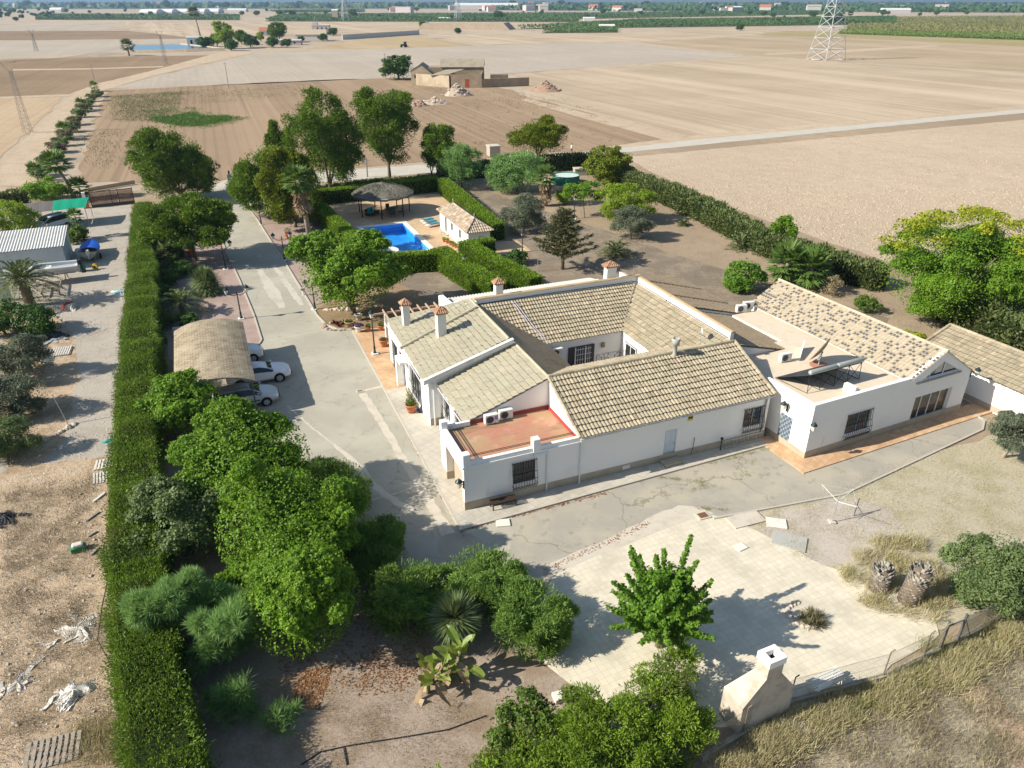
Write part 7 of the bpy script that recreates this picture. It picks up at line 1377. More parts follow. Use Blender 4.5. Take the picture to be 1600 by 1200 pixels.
# ---------------------------------------------------------------- around the house
bn = thing('bench', 'low dark slatted bench against the garage wall', 'bench', m(2.1, -.42, .12), MA); 
for k in range(5): b = MB(); b.bbox((0, -.2 + .1 * k, .43), (1.5, .07, .035), 0, .005); b.build('seat_slat', dw, bn)
for sx in (-.68, .68):
    for sy in (-.2, .2): b = MB(); b.bbox((sx, sy, .21), (.06, .06, .42), 0, .006); b.build('leg', dw, bn)
b = MB(); b.bbox((0, -.2, .34), (1.3, .04, .1), 0, .005); b.bbox((0, .2, .34), (1.3, .04, .1), 0, .005); b.build('apron', dw, bn)
ld = thing('ladder', 'long aluminium ladder lying on edge below the barred window', 'ladder', m(17.0, -.32, .12), MA); b = MB(); b.bbox((1.45, .12, .52), (2.9, .035, .08), 0, .005); b.build('rail', grey_metal, ld); b = MB(); b.bbox((1.45, 0, .08), (2.9, .035, .08), 0, .005); b.build('rail', grey_metal, ld)
for k in range(10): b = MB(); b.tube([(.15 + .29 * k, 0, .08), (.15 + .29 * k, .12, .52)], .02, 6); b.build('rung', grey_metal, ld)
dp = thing('hand_pump', 'black stub post beside the end of the ladder', 'post', m(16.75, -.3, .12)); b = MB(); b.tube([(0, 0, 0), (0, 0, .85)], .035, 6); b.lathe((0, 0, .8), [(.09, 0), (.1, .1), (.02, .16)], 8); b.build('post', iron, dp)
sl = thing('cement_slab', 'white square slab at the kerb corner below the bench', 'slab', m(1.55, -1.75, .05), MA + R(-15)); b = MB(); b.bbox((0, 0, .02), (.75, .6, .06), 0, .01); b.build('slab', mat('bright_slab', (.66, .63, .56), .9), sl)
def flat(name, label, cat, loc, rz, sx, sy, h, mt):
    o = thing(name, label, cat, loc, rz); b = MB(); b.bbox((0, 0, h / 2), (sx, sy, h), 0, min(.02, h * .2)); b.build('slab', mt, o); return o
mh_ = flat('manhole', 'rusty square manhole cover in a cement collar beside paving', 'manhole', at(1098, 806, .05), R(20), .75, .6, .05, pale_cement); b = MB(); b.bbox((0, 0, .056), (.5, .4, .02), 0, .004); b.build('cover', mat('rusty_iron', (.17, .08, .045), .8), mh_)
mh2 = flat('manhole', 'small drain cover in the drive opposite the west front', 'manhole', m(-2.45, 16.2, .035), MA, .55, .45, .03, pale_cement); b = MB(); b.bbox((0, 0, .034), (.36, .28, .012), 0, .003); b.build('cover', mat('grey_iron', (.20, .19, .17), .7), mh2)
flat('stone_slab', 'pale square slab on the dry lawn near the paving corner', 'slab', at(1213, 818, .03), R(-12), 1.05, .8, .08, MATS['bright_slab']); flat('stone_slab', 'greyish irregular slab half sunk at the paving edge', 'slab', at(1233, 846, .03), R(-25), 1.7, 1.2, .07, mat('grey_slab', (.40, .39, .36), .95)); flat('stone_slab', 'long cream slab between old drive and paving', 'slab', at(1165, 812, .045), R(20), 2.0, 1.0, .06, pale_cement)
flat('stone_block', 'small white stone block beside the conifer hedge', 'stone', at(872, 1092, .03), R(20), .4, .45, .22, MATS['bright_slab']); flat('stone_slab', 'cream slab lying loose at the edge of the paving', 'slab', at(1157, 855, .045), R(30), .6, .5, .06, MATS['bright_slab'])
# rotary clothes dryer and its bar
cd = thing('clothes_dryer', 'rotary clothes dryer with thin bare arms on the dry lawn', 'clothes dryer', at(1300, 816, .03)); b = MB(); b.tube([(0, 0, 0), (.02, 0, 1.0), (.1, .1, 1.75)], .025, 6); b.build('pole', grey_metal, cd)
for k in range(4): a = k * 1.5708 + .5; b = MB(); b.tube([(.05, .05, 1.35), (.05 + 1.15 * math.cos(a), .05 + 1.15 * math.sin(a), 1.75)], .014, 5); b.build('arm', white_plastic, cd)
b = MB()
for r_ in (.5, .8, 1.1):
    q = [(.05 + r_ * math.cos(k * 1.5708 + .5), .05 + r_ * math.sin(k * 1.5708 + .5), 1.35 + .35 * r_) for k in range(5)]; b.tube(q, .004, 3)
b.build('line', white_plastic, cd); b = MB(); b.bbox((0, 0, .04), (.35, .35, .1), 0, .02); b.build('base', pale_cement, cd)
ps = thing('metal_post', 'short dark post right of the clothes dryer', 'post', at(1334, 806, .03)); b = MB(); b.tube([(0, 0, 0), (.08, .05, 1.15)], .03, 6); b.build('post', dark_metal, ps)
# dead palm stumps
def stump(label, px, h, r, lean, seed):
    g = np.random.default_rng(seed); o = thing('palm_stump', label, 'palm stump', at(*px), 0, 'dead palm stumps'); b = MB(); b.tube([(0, 0, -.1), (lean[0] * .5, lean[1] * .5, h * .5), (lean[0], lean[1], h)], [r * 1.05, r * 1.1, r * .85], 12); b.build('trunk', bark, o, True)
    n = 230; k = np.arange(n); a = k * 2.39996; z = h * (k / n) ** .9; ctr = np.stack([lean[0] * z / h, lean[1] * z / h, z], 1); d = np.stack([np.cos(a), np.sin(a), np.full(n, .55)], 1); d = unit(d); side = np.stack([-np.sin(a), np.cos(a), np.zeros(n)], 1); P = ctr + d * LB([1, 1, .2]) * r * np.where(k > 190, g.uniform(.1, 1.0, n), 1.05)[:, None]
    V = []; Fq = []; T = []
    for i in range(n):
        L_ = (.09 + .1 * g.random()) * (1 if i < 150 else 1.9); w_ = .07 + .03 * g.random(); q = [P[i] - side[i] * w_, P[i] + side[i] * w_, P[i] + d[i] * L_ * .5 + side[i] * w_ * .7 + LB([0, 0, L_ * .8]), P[i] + d[i] * L_ * .5 - side[i] * w_ * .7 + LB([0, 0, L_ * .8])]; q2 = [p_ - d[i] * .06 for p_ in q]; b_ = len(V); V += q + q2; tt = g.random()
        for f_ in ((0, 1, 2, 3), (4, 7, 6, 5), (3, 2, 6, 7), (0, 3, 7, 4), (1, 5, 6, 2)): Fq.append([b_ + x for x in f_]); T.append(tt)
    npmesh('leaf_bases', LB(V), LB(Fq), mat('grey_leaf_base', (.12, .108, .09), .9, rnd=(.33, .305, .26)) if 'grey_leaf_base' not in MATS else MATS['grey_leaf_base'], LB(T), o)
stump('taller dead palm stump with flared scaly top', (1418, 940), 1.85, .46, (.35, .1), 1); stump('shorter dead palm stump half hidden in dry grass', (1372, 922), 1.15, .42, (.05, .1), 2)
# barbecue chimney
bq = thing('barbecue_chimney', 'tapering white masonry barbecue chimney behind the conifer hedge', 'barbecue', at(1178, 1118), R(24)); bq_m = mat('bbq_render', (.50, .45, .37), .95, [('noise', 1.3, (.33, .285, .23), .42, .66, .9), ('noise', 5, (.50, .45, .37), .5, .75, .5)], bump=(9, .4, .02))
b = MB(); hb = 1.6; ht_ = 2.75; B0 = [(-1.25, -.5), (1.25, -.5), (1.25, .6), (-1.25, .6)]; T0 = [(-.36, -.5), (.36, -.5), (.36, .1), (-.36, .1)]
b.add([(x, y, 0) for x, y in B0] + [(x, y, hb) for x, y in B0] + [(x, y, ht_) for x, y in T0] + [(x, y, 3.35) for x, y in T0], [(i + k * 4, (i + 1) % 4 + k * 4, (i + 1) % 4 + k * 4 + 4, i + k * 4 + 4) for k in range(3) for i in range(4)]); b.build('hood', bq_m, bq)
b = MB()
for x0_, y0_, x1_, y1_ in ((-.4, -.54, .4, -.36), (-.4, -.04, .4, .14), (-.4, -.36, -.2, -.04), (.2, -.36, .4, -.04)): b.box(x0_, y0_, 3.3, x1_, y1_, 3.62)
b.build('chimney_top', white, bq); b = MB(); b.box(-.2, -.36, 3.34, .2, -.04, 3.36); b.build('flue', arch_m, bq)
# white bench behind the fence
wb = thing('slatted_bench', 'white slatted bench behind the wire fence beside barbecue', 'bench', at(1288, 1072, .04), R(24))
for k in range(5): b = MB(); b.bbox((0, -.24 + .12 * k, .42), (1.7, .08, .03), 0, .004); b.build('seat_slat', white_plastic, wb)
for k in range(3): b = MB(); b.bbox((0, -.34, .52 + .13 * k), (1.7, .03, .08), 0, .004); b.build('back_slat', white_plastic, wb)
for sx in (-.7, .7): b = MB(); b.bbox((sx, 0, .2), (.06, .5, .4), 0, .006); b.bbox((sx, -.32, .6), (.05, .04, .5), 0, .005); b.build('leg', white_plastic, wb)
# wire fence with its wall, posts and gate
fp_ = [at(1095, 1190), at(1160, 1150), at(1232, 1102), at(1378, 1062), at(1440, 1032), at(1466, 1019)]; fp2 = [at(1494, 1006), at(1580, 958), at(1660, 915), at(1800, 845)]
fence = thing('wire_fence', 'rusty wire-mesh fence on a low wall at the lower right', 'fence', (0, 0, 0)); wire_m = mat('rusty_wire', (.20, .17, .13), .7); fw = mat('low_wall', (.40, .36, .29), .95, [('noise', 2, (.27, .235, .19), .45, .7, .8)])
for seg in (fp_, fp2):
    b = MB(); w_ = MB(); net = MB()
    for p, q in zip(seg, seg[1:]):
        L_ = math.hypot(q[0] - p[0], q[1] - p[1]); dx, dy = (q[0] - p[0]) / L_, (q[1] - p[1]) / L_; nx, ny = -dy * .09, dx * .09
        w_.prism([(p[0] - nx, p[1] - ny), (q[0] - nx, q[1] - ny), (q[0] + nx, q[1] + ny), (p[0] + nx, p[1] + ny)], 'z', 0, .28)
        H_ = 1.25; k = int(L_ / .11)
        for i in range(-int(H_ / .11), k + 1):
            for s in (1, -1):
                a0, z0, a1, z1 = i * .11, .28, i * .11 + H_, .28 + H_
                if a0 < 0: z0 += -a0; a0 = 0
                if a1 > L_: z1 -= a1 - L_; a1 = L_
                if a1 <= a0: continue
                A0, A1 = (a0, a1) if s == 1 else (L_ - a0, L_ - a1); b.tube([(p[0] + dx * A0, p[1] + dy * A0, z0), (p[0] + dx * A1, p[1] + dy * A1, z1)], .0028, 3, False)
        for z in (.32, .9, 1.5): b.tube([(*p[:2], z), (*q[:2], z)], .005, 3, False)
        if seg is fp2: net.quad((p[0], p[1] + .03, .28), (q[0], q[1] + .03, .28), (q[0], q[1] + .03, 1.5), (p[0], p[1] + .03, 1.5))
    w_.build('footing_wall', fw, fence); b.build('mesh_panel', wire_m, fence)
    if net.v:
        t = NT('green_netting'); tr_ = t.n('BsdfTransparent'); mx = t.n('MixShader'); mx.inputs[0].default_value = .5; t.l(tr_.outputs[0], mx.inputs[1]); t.l(t.b.outputs[0], mx.inputs[2]); t.l(mx.outputs[0], t.out.inputs[0]); t.b.inputs['Base Color'].default_value = (.10, .22, .16, 1); t.b.inputs['Roughness'].default_value = .9; net.build('green_netting', t.m, fence)
for p in fp_[1:] + fp2: b = MB(); b.tube([(p[0], p[1], 0), (p[0], p[1], 1.6), (p[0] + .06, p[1] - .1, 1.85)], .028, 6); b.build('post', wire_m, fence)
b = MB(); b.tube([(*at(1432, 1038)[:2], .1), (*at(1466, 1019)[:2], 1.4)], .02, 5); b.tube([(*at(1515, 998)[:2], .1), (*at(1494, 1006)[:2], 1.5)], .02, 5); b.build('brace', wire_m, fence)
gt = thing('fence_gate', 'narrow dark gate frame in the wire fence', 'gate', (0, 0, 0)); a_, c_ = at(1467, 1018), at(1493, 1007); b = MB(); b.tube([(*a_[:2], 0), (*a_[:2], 1.75)], .06, 6); b.tube([(*c_[:2], 0), (*c_[:2], 1.8)], .06, 6); b.build('post', dark_metal, gt); b = MB(); b.tube([(*a_[:2], 1.5), (*c_[:2], 1.5)], .035, 5); b.tube([(*a_[:2], .25), (*c_[:2], .25)], .035, 5); b.build('rail', dark_metal, gt)
# posts of the yard's chain-link fence
yp = thing('yard_fence', 'grey chain-link fence around the pool house terrace', 'fence', (0, 0, 0)); pts_ = [at(700, 298), at(802, 362), at(856, 405), at(840, 425), at(780, 425)]
for p, q in zip(pts_[1:], pts_[2:]):
    b = MB(); L_ = math.hypot(q[0] - p[0], q[1] - p[1]); k = int(L_ / .25)
    for i in range(k + 1):
        t_ = i / k; b.tube([(p[0] + (q[0] - p[0]) * t_, p[1] + (q[1] - p[1]) * t_, .05), (p[0] + (q[0] - p[0]) * t_, p[1] + (q[1] - p[1]) * t_, 1.3)], .004, 3, False)
    for z in (.1, .4, .7, 1.0, 1.3): b.tube([(*p[:2], z), (*q[:2], z)], .004, 3, False)
    b.build('mesh_panel', grey_metal, yp)
for p in pts_: b = MB(); b.tube([(*p[:2], 0), (*p[:2], 1.6)], .03, 6); b.build('post', grey_metal, yp)
# water tank, hut, gate lodge things
tk = thing('water_tank', 'round white-topped green water tank in the yard', 'water tank', at(884, 286)); b = MB(); b.lathe((0, 0, 0), [(2.1, 0), (2.1, 1.2), (2.16, 1.22), (2.16, 1.3), (2.04, 1.3), (2.04, 1.0)], 36); b.build('tank', mat('green_tank', (.03, .17, .13), .6), tk); b = MB(); b.lathe((0, 0, 1.1), [(2.035, .0), (2.03, .06), (.01, .07)], 36); b.build('water_cover', mat('pale_water', (.58, .66, .60), .35), tk)
ct = thing('concrete_hut', 'small concrete hut on the field edge behind the trees', 'hut', at(771, 243), R(20)); b = MB(); b.box(-1, -1, 0, 1, 1, 1.7); b.build('wall', mat('hut_concrete', (.38, .34, .28), .95), ct); b = MB(); b.box(-1.1, -1.1, 1.7, 1.1, 1.1, 1.85); b.build('roof', pale_cement, ct)
bx = thing('concrete_box', 'grey concrete box beside the bright tree near road', 'box', at(906, 273), R(10)); b = MB(); b.box(-1, -.7, 0, 1, .7, 1.0); b.build('wall', MATS['hut_concrete'], bx); b = MB(); b.box(-1.08, -.78, 1.0, 1.08, .78, 1.1); b.build('lid', pale_cement, bx)
tt_ = thing('garden_table', 'low dark table in the yard behind the pool house hedge', 'table', at(727, 310), R(10)); b = MB(); b.bbox((0, 0, .7), (1.8, .9, .07), 0, .01); b.build('tabletop', dw, tt_)
for sx in (-.75, .75): b = MB(); b.bbox((sx, 0, .35), (.1, .7, .7), 0, .01); b.build('leg', dw, tt_)
eg = thing('entrance_gate', 'open black iron driveway gate by the road', 'gate', at(368, 306), R(100)); b = MB()
for k in range(9): b.tube([(.3 * k, 0, .1), (.3 * k, 0, 1.7 + .2 * math.sin(k * .39))], .02, 5)
b.tube([(0, 0, .2), (2.4, 0, .2)], .03, 5); b.tube([(0, 0, 1.6), (2.4, 0, 1.6)], .03, 5); b.build('gate_leaf', iron, eg)
for q, lab in ((at(362, 296), 'tall gate pillar with lamp at the road end of the driveway'),):
    o = thing('gate_pillar', lab, 'pillar', q); b = MB(); b.bbox((0, 0, 1.1), (.5, .5, 2.2), 0, .02); b.build('pillar', white, o); b = MB(); b.lathe((0, 0, 2.2), [(.08, 0), (.16, .4), (.18, .42), (.05, .6)], 8); b.build('lamp', lamp_green, o)
# front garden irrigation pipe
ip = thing('irrigation_pipe', 'thin black irrigation pipe across the front garden earth', 'pipe', (0, 0, 0)); b = MB(); b.tube([at(x, y, .05) for x, y in ((470, 1195), (500, 1175), (545, 1165), (590, 1158), (640, 1150), (700, 1140), (760, 1118))], .025, 5); b.build('pipe', iron, ip); b = MB(); b.tube([at(537, 1168, .05), at(542, 1195, .05)], .03, 5); b.build('branch', iron, ip)
bk = thing('leaf_basket', 'tan wooden crate of cuttings under the carport tree', 'crate', at(322, 668), R(20)); b = MB(); b.bbox((0, 0, .2), (1.2, .7, .4), 0, .04); b.build('crate', MATS['tan_dish'], bk)
kd = thing('garden_statue', 'grey robed garden statue in front of the dark pool hedge', 'statue', at(662, 424)); b = MB(); b.lathe((0, 0, 0), [(.25, 0), (.25, .15), (.2, .2), (.24, .5), (.2, .9), (.22, 1.05), (.08, 1.15), (.12, 1.25), (.11, 1.38), (.02, 1.45)], 12); b.build('statue', MATS['grey_cement'], kd, True)
# ---------------------------------------------------------------- neighbour's yard
gg = thing('sliding_gate', 'rust-brown metal sliding gate with low door in the middle', 'gate', (-57.4, 99.6, 0), math.atan2(2.5, 4.5)); rust = mat('rust_brown_metal', (.13, .055, .045), .7, [('noise', 2, (.19, .09, .06), .45, .7, .6)]); b = MB()
for x0_, x1_ in ((0, 2.5), (2.55, 3.4), (3.45, 5.3)):
    for k in range(int((x1_ - x0_) / .13)): b.box(x0_ + .13 * k, -.02, .35, x0_ + .13 * k + .09, .02, 2.0)
b.build('panel', rust, gg); b = MB()
for x in (0, 2.52, 3.42, 5.3): b.bbox((x, 0, 1.1), (.1, .1, 2.2), 0, .01)
b.bbox((2.65, 0, .3), (5.3, .06, .12), 0, .01); b.bbox((2.65, 0, 2.05), (5.3, .06, .1), 0, .01); b.build('frame', rust, gg); b = MB(); b.box(0, -.1, 0, 5.3, .1, .3); b.build('footing', mat('dark_footing', (.12, .10, .08), .9), gg)
gpi = thing('gate_pillar', 'white gate pillar at the left end of the rusty gate', 'pillar', (-58.0, 99.3, 0), .5); b = MB(); b.bbox((0, 0, .35), (.7, .6, .7), 0, .02); b.build('base', terracotta, gpi); b = MB(); b.bbox((0, 0, 1.4), (.4, .4, 1.5), 0, .02); b.build('pillar', white, gpi)
ff = thing('cane_fence', 'low beige slatted fence at the field end behind the gate', 'fence', at(138, 300)); b = MB(); q = at(212, 287); L_ = (q[0] - at(138, 300)[0], q[1] - at(138, 300)[1]); n = 60
for k in range(n): b.box(L_[0] * k / n - .04, L_[1] * k / n - .04, 0, L_[0] * k / n + .04, L_[1] * k / n + .04, .6)
b.build('slats', mat('beige_slat', (.55, .46, .35), .9), ff)
sc_ = thing('shade_carport', 'carport roofed with green and dark shade cloth beside gate', 'carport', (0, 0, 0)); q0, q1, q2, q3 = Vector((-65.5, 89.0, 2.6)), Vector((-54.6, 94.6, 2.6)), Vector((-52.9, 90.3, 2.35)), Vector((-63, 85.2, 2.35))
def cloth(nm, a0, a1, mt, sag=.12):
    b = MB(); b.grid(lambda a, t_: tuple((q0.lerp(q1, a0 + (a1 - a0) * a)).lerp(q3.lerp(q2, a0 + (a1 - a0) * a), t_) + Vector((0, 0, sag * math.sin(math.pi * t_) + .015 * math.sin(a * 18)))), 12, 8); return b.build(nm, mt, sc_)
cloth('green_cloth', .68, 1, mat('green_cloth', (.0, .26, .15), .8)); cloth('dark_cloth', .36, .68, mat('grey_brown_cloth', (.13, .115, .105), .85), .06); cloth('sheet_roof', 0, .36, mat('striped_sheet', (.36, .35, .31), .8, [('wave', 1.4, (.16, .15, .14), .5, .9, .8, R(27), (1, 1, 1))]), 0)
for a_ in (.02, .36, .68, .99):
    for t_ in (.02, .98): b = MB(); p = (q0.lerp(q1, a_)).lerp(q3.lerp(q2, a_), t_); b.tube([(p.x, p.y, 0), tuple(p)], .04, 6); b.build('post', grey_metal, sc_)
sd_ = thing('shed', 'long shed with ribbed grey-white metal roof behind the boat', 'shed', (0, 0, 0)); A0, A1, B1, B0_ = Vector((-57.5, 69.0, 2.5)), Vector((-46.6, 73.8, 2.5)), Vector((-49.4, 80.0, 3.0)), Vector((-60.5, 75.2, 3.0))
b = MB(); corrugated(b, A0, A1, B0_, B1, 44, .035); b.build('roof', mat('white_ribbed_sheet', (.56, .555, .52), .5, [('noise', .8, (.46, .45, .42), .45, .7, .6)]), sd_)
b = MB(); ins = lambda p, c: (p.x + (c.x - p.x) * .03, p.y + (c.y - p.y) * .03); cc = (A0 + A1 + B1 + B0_) / 4; qs = [ins(p, cc) for p in (A0, A1, B1, B0_)]; hs_ = [2.42, 2.42, 2.9, 2.9]
for i in range(4): j = (i + 1) % 4; b.quad((*qs[i], 0), (*qs[j], 0), (*qs[j], hs_[j]), (*qs[i], hs_[i]))
b.build('wall', mat('pale_blue_wall', (.50, .55, .56), .9, [('noise', 1, (.42, .46, .47), .45, .7, .6)]), sd_)
for k in range(5): b = MB(); p = B0_.lerp(B1, .35 + .12 * k); b.tube([tuple(p), (p.x - .3, p.y + .8, p.z + .1)], .05, 5); b.build('rafter_end', wood_p, sd_)
gc = thing('gas_cylinder', 'pale upright tank against the shed end wall', 'tank', (-47.0, 76.7, 0)); b = MB(); b.lathe((0, 0, 0), [(.2, 0), (.3, .1), (.3, 1.2), (.2, 1.32), (.05, 1.35)], 14); b.build('tank', mat('pale_tank', (.55, .60, .60), .4), gc, True)
def hull(mb, L, B, D, z0=0, n=14, inner=False, k=1.0):
    """boat hull: bow at -x, transom at +x"""
    rows = []
    for i in range(n + 1):
        t_ = i / n; x = -L / 2 + L * t_; w_ = B / 2 * k * min(1, (t_ * 2.2) ** .65) * (1 - .08 * max(0, t_ - .7)); sh = D * (1 + .25 * (1 - t_) ** 2); kl = D * .75 * max(0, 1 - t_ * 3.2) ** 1.5
        rows.append([(x, w_ * f, z0 + kl * (1 - abs(f)) + (sh if abs(f) > .99 else (sh - kl) * (abs(f) ** 2.2) * .9 + kl * abs(f) * .3)) for f in (-1, -.92, -.7, -.35, 0, .35, .7, .92, 1)])
    m_ = 9; vs = [p for r_ in rows for p in r_]; fs = [(i * m_ + j, i * m_ + j + 1, (i + 1) * m_ + j + 1, (i + 1) * m_ + j) for i in range(n) for j in range(m_ - 1)]; fs.append(tuple(range(n * m_, n * m_ + m_))); mb.add(vs, fs); return rows
bo = thing('motorboat', 'open white motorboat raised on stands under the date palm', 'boat', (-46.6, 69.3, .85), R(24)); b = MB(); rw = hull(b, 6.4, 2.0, .85); b.build('hull', mat('white_gelcoat', (.60, .62, .64), .3), bo, True)
b = MB(); b.grid(lambda a, t_: (-2.2 + 4.9 * a, (-.82 + 1.64 * t_) * min(1, .5 + a), .45), 6, 2); b.build('cockpit_floor', mat('grey_floor', (.36, .38, .40), .7), bo)
for sgn in (0, 8): b = MB(); b.tube([r_[sgn] for r_ in rw], .07, 6); b.build('gunwale', white_plastic, bo)
b = MB(); b.bbox((.6, 0, .7), (.5, 1.5, .08), 0, .02); b.bbox((-1.6, 0, .82), (1.6, 1.4, .06), 0, .02); b.build('seat', white_plastic, bo)
b = MB(); b.bbox((3.4, 0, .95), (.45, .4, .5), 0, .1); b.tube([(3.45, 0, .8), (3.5, 0, -.1)], .09, 8); b.bbox((3.55, 0, -.15), (.4, .1, .1), 0, .02); b.build('outboard_motor', mat('black_motor', (.03, .028, .03), .4), bo)
b = MB(); b.tube([(-2.6, .0, .1), (2.8, .0, .0)], .09, 6); b.build('keel_stripe', mat('navy_stripe', (.02, .05, .10), .5), bo)
bs = thing('boat_stand', 'timber and metal stand carrying the white motorboat', 'stand', (-46.6, 69.3, 0), R(24))
for x in (-1.6, 1.9):
    for y in (-.6, .6): b = MB(); b.tube([(x, y * 1.5, 0), (x, y * .7, .95)], .05, 6); b.build('leg', wood_p, bs)
b = MB(); b.tube([(-1.6, 0, .8), (1.9, 0, .8)], .05, 6); b.build('beam', wood_p, bs)
b2 = thing('covered_boat', 'small boat under a bright blue cover on a trailer', 'boat', (-46.4, 78.0, .35), R(-68)); b = MB(); hull(b, 4.4, 1.75, .8); b.build('hull', mat('cream_gelcoat', (.58, .56, .50), .4), b2, True)
b = MB(); b.grid(lambda a, t_: (-2.1 + 3.6 * a, (-.95 + 1.9 * t_) * min(1, (.12 + a * 2.0) ** .6), .82 + .3 * math.sin(math.pi * t_) * (.6 + .4 * a) + .18 * (1 - a) ** 2), 10, 8); b.grid(lambda a, t_: (-2.1 + 3.6 * a, -.95 * min(1, (.12 + a * 2.0) ** .6), .55 + .27 * t_ + .18 * (1 - a) ** 2), 10, 1); b.grid(lambda a, t_: (-2.1 + 3.6 * (1 - a), .95 * min(1, (.12 + (1 - a) * 2.0) ** .6), .55 + .27 * t_ + .18 * a ** 2), 10, 1); b.build('cover', mat('blue_tarpaulin', (.01, .10, .50), .6, [('noise', 2, (.02, .16, .60), .45, .7, .6)]), b2)
b = MB(); b.bbox((2.3, 0, .75), (.35, .35, .6), 0, .08); b.tube([(2.35, 0, .6), (2.45, 0, .05)], .06, 6); b.build('outboard_motor', white_plastic, b2)
tr2 = thing('boat_trailer', 'steel trailer under the blue-covered boat', 'trailer', (-46.4, 78.0, 0), R(-68)); b = MB(); b.tube([(-2.6, 0, .35), (2.2, .55, .35)], .05, 6); b.tube([(-2.6, 0, .35), (2.2, -.55, .35)], .05, 6); b.tube([(1, -.9, .3), (1, .9, .3)], .05, 6); b.build('chassis', grey_metal, tr2)
for sgn in (-1, 1): b = MB(); b.lathe((1, sgn * .95, .28), [(.14, -.08), (.28, -.08), (.28, .08), (.14, .08)], 16, axis='y'); b.build('wheel', tyre_m, tr2)
br_ = thing('barrel', 'teal plastic barrel behind the motorboat outboard', 'barrel', (-44.9, 73.0, 0)); b = MB(); b.lathe((0, 0, 0), [(.34, 0), (.38, .3), (.38, .8), (.32, .98), (.02, 1.0)], 14); b.build('barrel', mat('teal_plastic', (.06, .19, .17), .5), br_, True)
rl = thing('hose_reel', 'yellow hose reel on the gravel beside the barrel', 'hose reel', (-43.8, 73.6, .32)); b = MB(); b.lathe((0, 0, 0), [(.12, -.1), (.3, -.1), (.33, 0), (.3, .1), (.12, .1)], 16, axis='y'); b.build('reel', mat('yellow_plastic', (.52, .36, .03), .5), rl); b = MB(); b.lathe((0, 0, 0), [(.0, -.11), (.12, -.11), (.12, .11), (0, .11)], 10, axis='y'); b.build('hub', iron, rl)
rk_ = thing('wooden_rack', 'slatted wooden trailer rack below the boat', 'rack', (-44.6, 66.9, 0), R(-64)); b = MB()
for k in range(8): b.bbox((-1.5 + .42 * k, 0, .55), (.1, 1.5, .06), 0, .006)
b.build('slats', bark_pale, rk_)
for y in (-.75, .75): b = MB(); b.bbox((0, y, .5), (3.4, .1, .12), 0, .01); b.build('side_rail', bark_pale, rk_)
for x in (-1.4, 1.4):
    for y in (-.7, .7): b = MB(); b.bbox((x, y, .22), (.09, .09, .45), 0, .008); b.build('leg', wood_p, rk_)
bh = thing('block_wall', 'pale block wall end at the left edge below the palm', 'wall', at(4, 470), R(24)); b = MB(); b.box(-4, -.15, 0, .8, .15, 2.2); b.build('wall', MATS['pale_blue_wall'], bh)
def lump(name, label, cat, loc, r, mt, seed, squash=.35, extra=None, group=None):
    """crumpled heap: a folded sheet over a low mound"""
    g = np.random.default_rng(seed); o = thing(name, label, cat, loc, seed, group); ph_ = g.uniform(0, 6, 6); b = MB()
    def f(a, t_):
        th = a * 6.2832; rr_ = r * t_ * (1 + .28 * math.sin(th * 3 + ph_[0]) + .18 * math.sin(th * 5 + ph_[1])); z = r * squash * max(0, 1 - t_ ** 2) * (1 + .5 * math.sin(th * 4 + ph_[2] + t_ * 6) * t_) + r * t_ * (.06 * math.sin(th * 11 + ph_[3] + t_ * 9) + .05 * math.sin(th * 23 + t_ * 17 + ph_[4])); return (rr_ * math.cos(th), rr_ * math.sin(th), max(.01, z))
    b.grid(f, 72, 12); hp_ = b.build('heap', mt, o); hp_.scale = (1, .6 if squash > .3 else .8, 1); 
    if extra: extra(o, g)
    return o
wpl = mat('white_sheeting', (.60, .56, .50), .6, [('noise', 3, (.42, .37, .31), .45, .7, .7)], bump=(7, .6, .04)); bpl = mat('black_sheeting', (.035, .038, .045), .4, bump=(6, .8, .05)); gpl = mat('grey_sheeting', (.33, .34, .34), .5, bump=(6, .8, .05))
def ribbons(mt, n, L, w_, sc=1.0):
    def f(o, g):
        for i in range(n):
            b = MB(); x, y = g.uniform(-1, 1, 2) * sc; a = g.uniform(0, 6); l_ = L * g.uniform(.5, 1.2); pts = []; ww = w_ * g.uniform(.5, 1.3)
            for k in range(7): a += g.normal(0, .35); x += math.cos(a) * l_ / 6; y += math.sin(a) * l_ / 6; pts.append((x, y, .03 + .035 * abs(g.normal())))
            for k in range(6):
                p, q = pts[k], pts[k + 1]; nx, ny = -(q[1] - p[1]), q[0] - p[0]; d_ = math.hypot(nx, ny) + 1e-6; nx, ny = nx / d_ * ww, ny / d_ * ww; b.quad((p[0] - nx, p[1] - ny, p[2]), (q[0] - nx, q[1] - ny, q[2]), (q[0] + nx, q[1] + ny, q[2] + .03), (p[0] + nx, p[1] + ny, p[2] + .03))
            b.build('torn_strip', mt, o)
    return f
lump('sheeting_heap', 'tangle of torn white sheeting beside the hedge', 'plastic sheeting', at(122, 985), .8, wpl, 3, .22, ribbons(wpl, 9, .8, .09, .8), 'torn sheeting on the rough plot')
lump('sheeting_heap', 'long bundle of white sheeting above the broken pallet', 'plastic sheeting', at(116, 1085), .8, mat('bright_sheeting', (.72, .68, .62), .6, bump=(7, .7, .05)), 4, .35, ribbons(MATS['bright_sheeting'], 7, 1.0, .07, .5), 'torn sheeting on the rough plot')
lump('sheeting_heap', 'twisted white scraps left of the long bundle', 'plastic sheeting', at(28, 1070), .5, wpl, 5, .25, ribbons(wpl, 6, 1.0, .13, .6), 'torn sheeting on the rough plot')
lump('sheeting_heap', 'heap of black plastic at the left edge', 'plastic sheeting', at(5, 812), .85, bpl, 6, .35, ribbons(bpl, 8, 1.0, .12, .6))
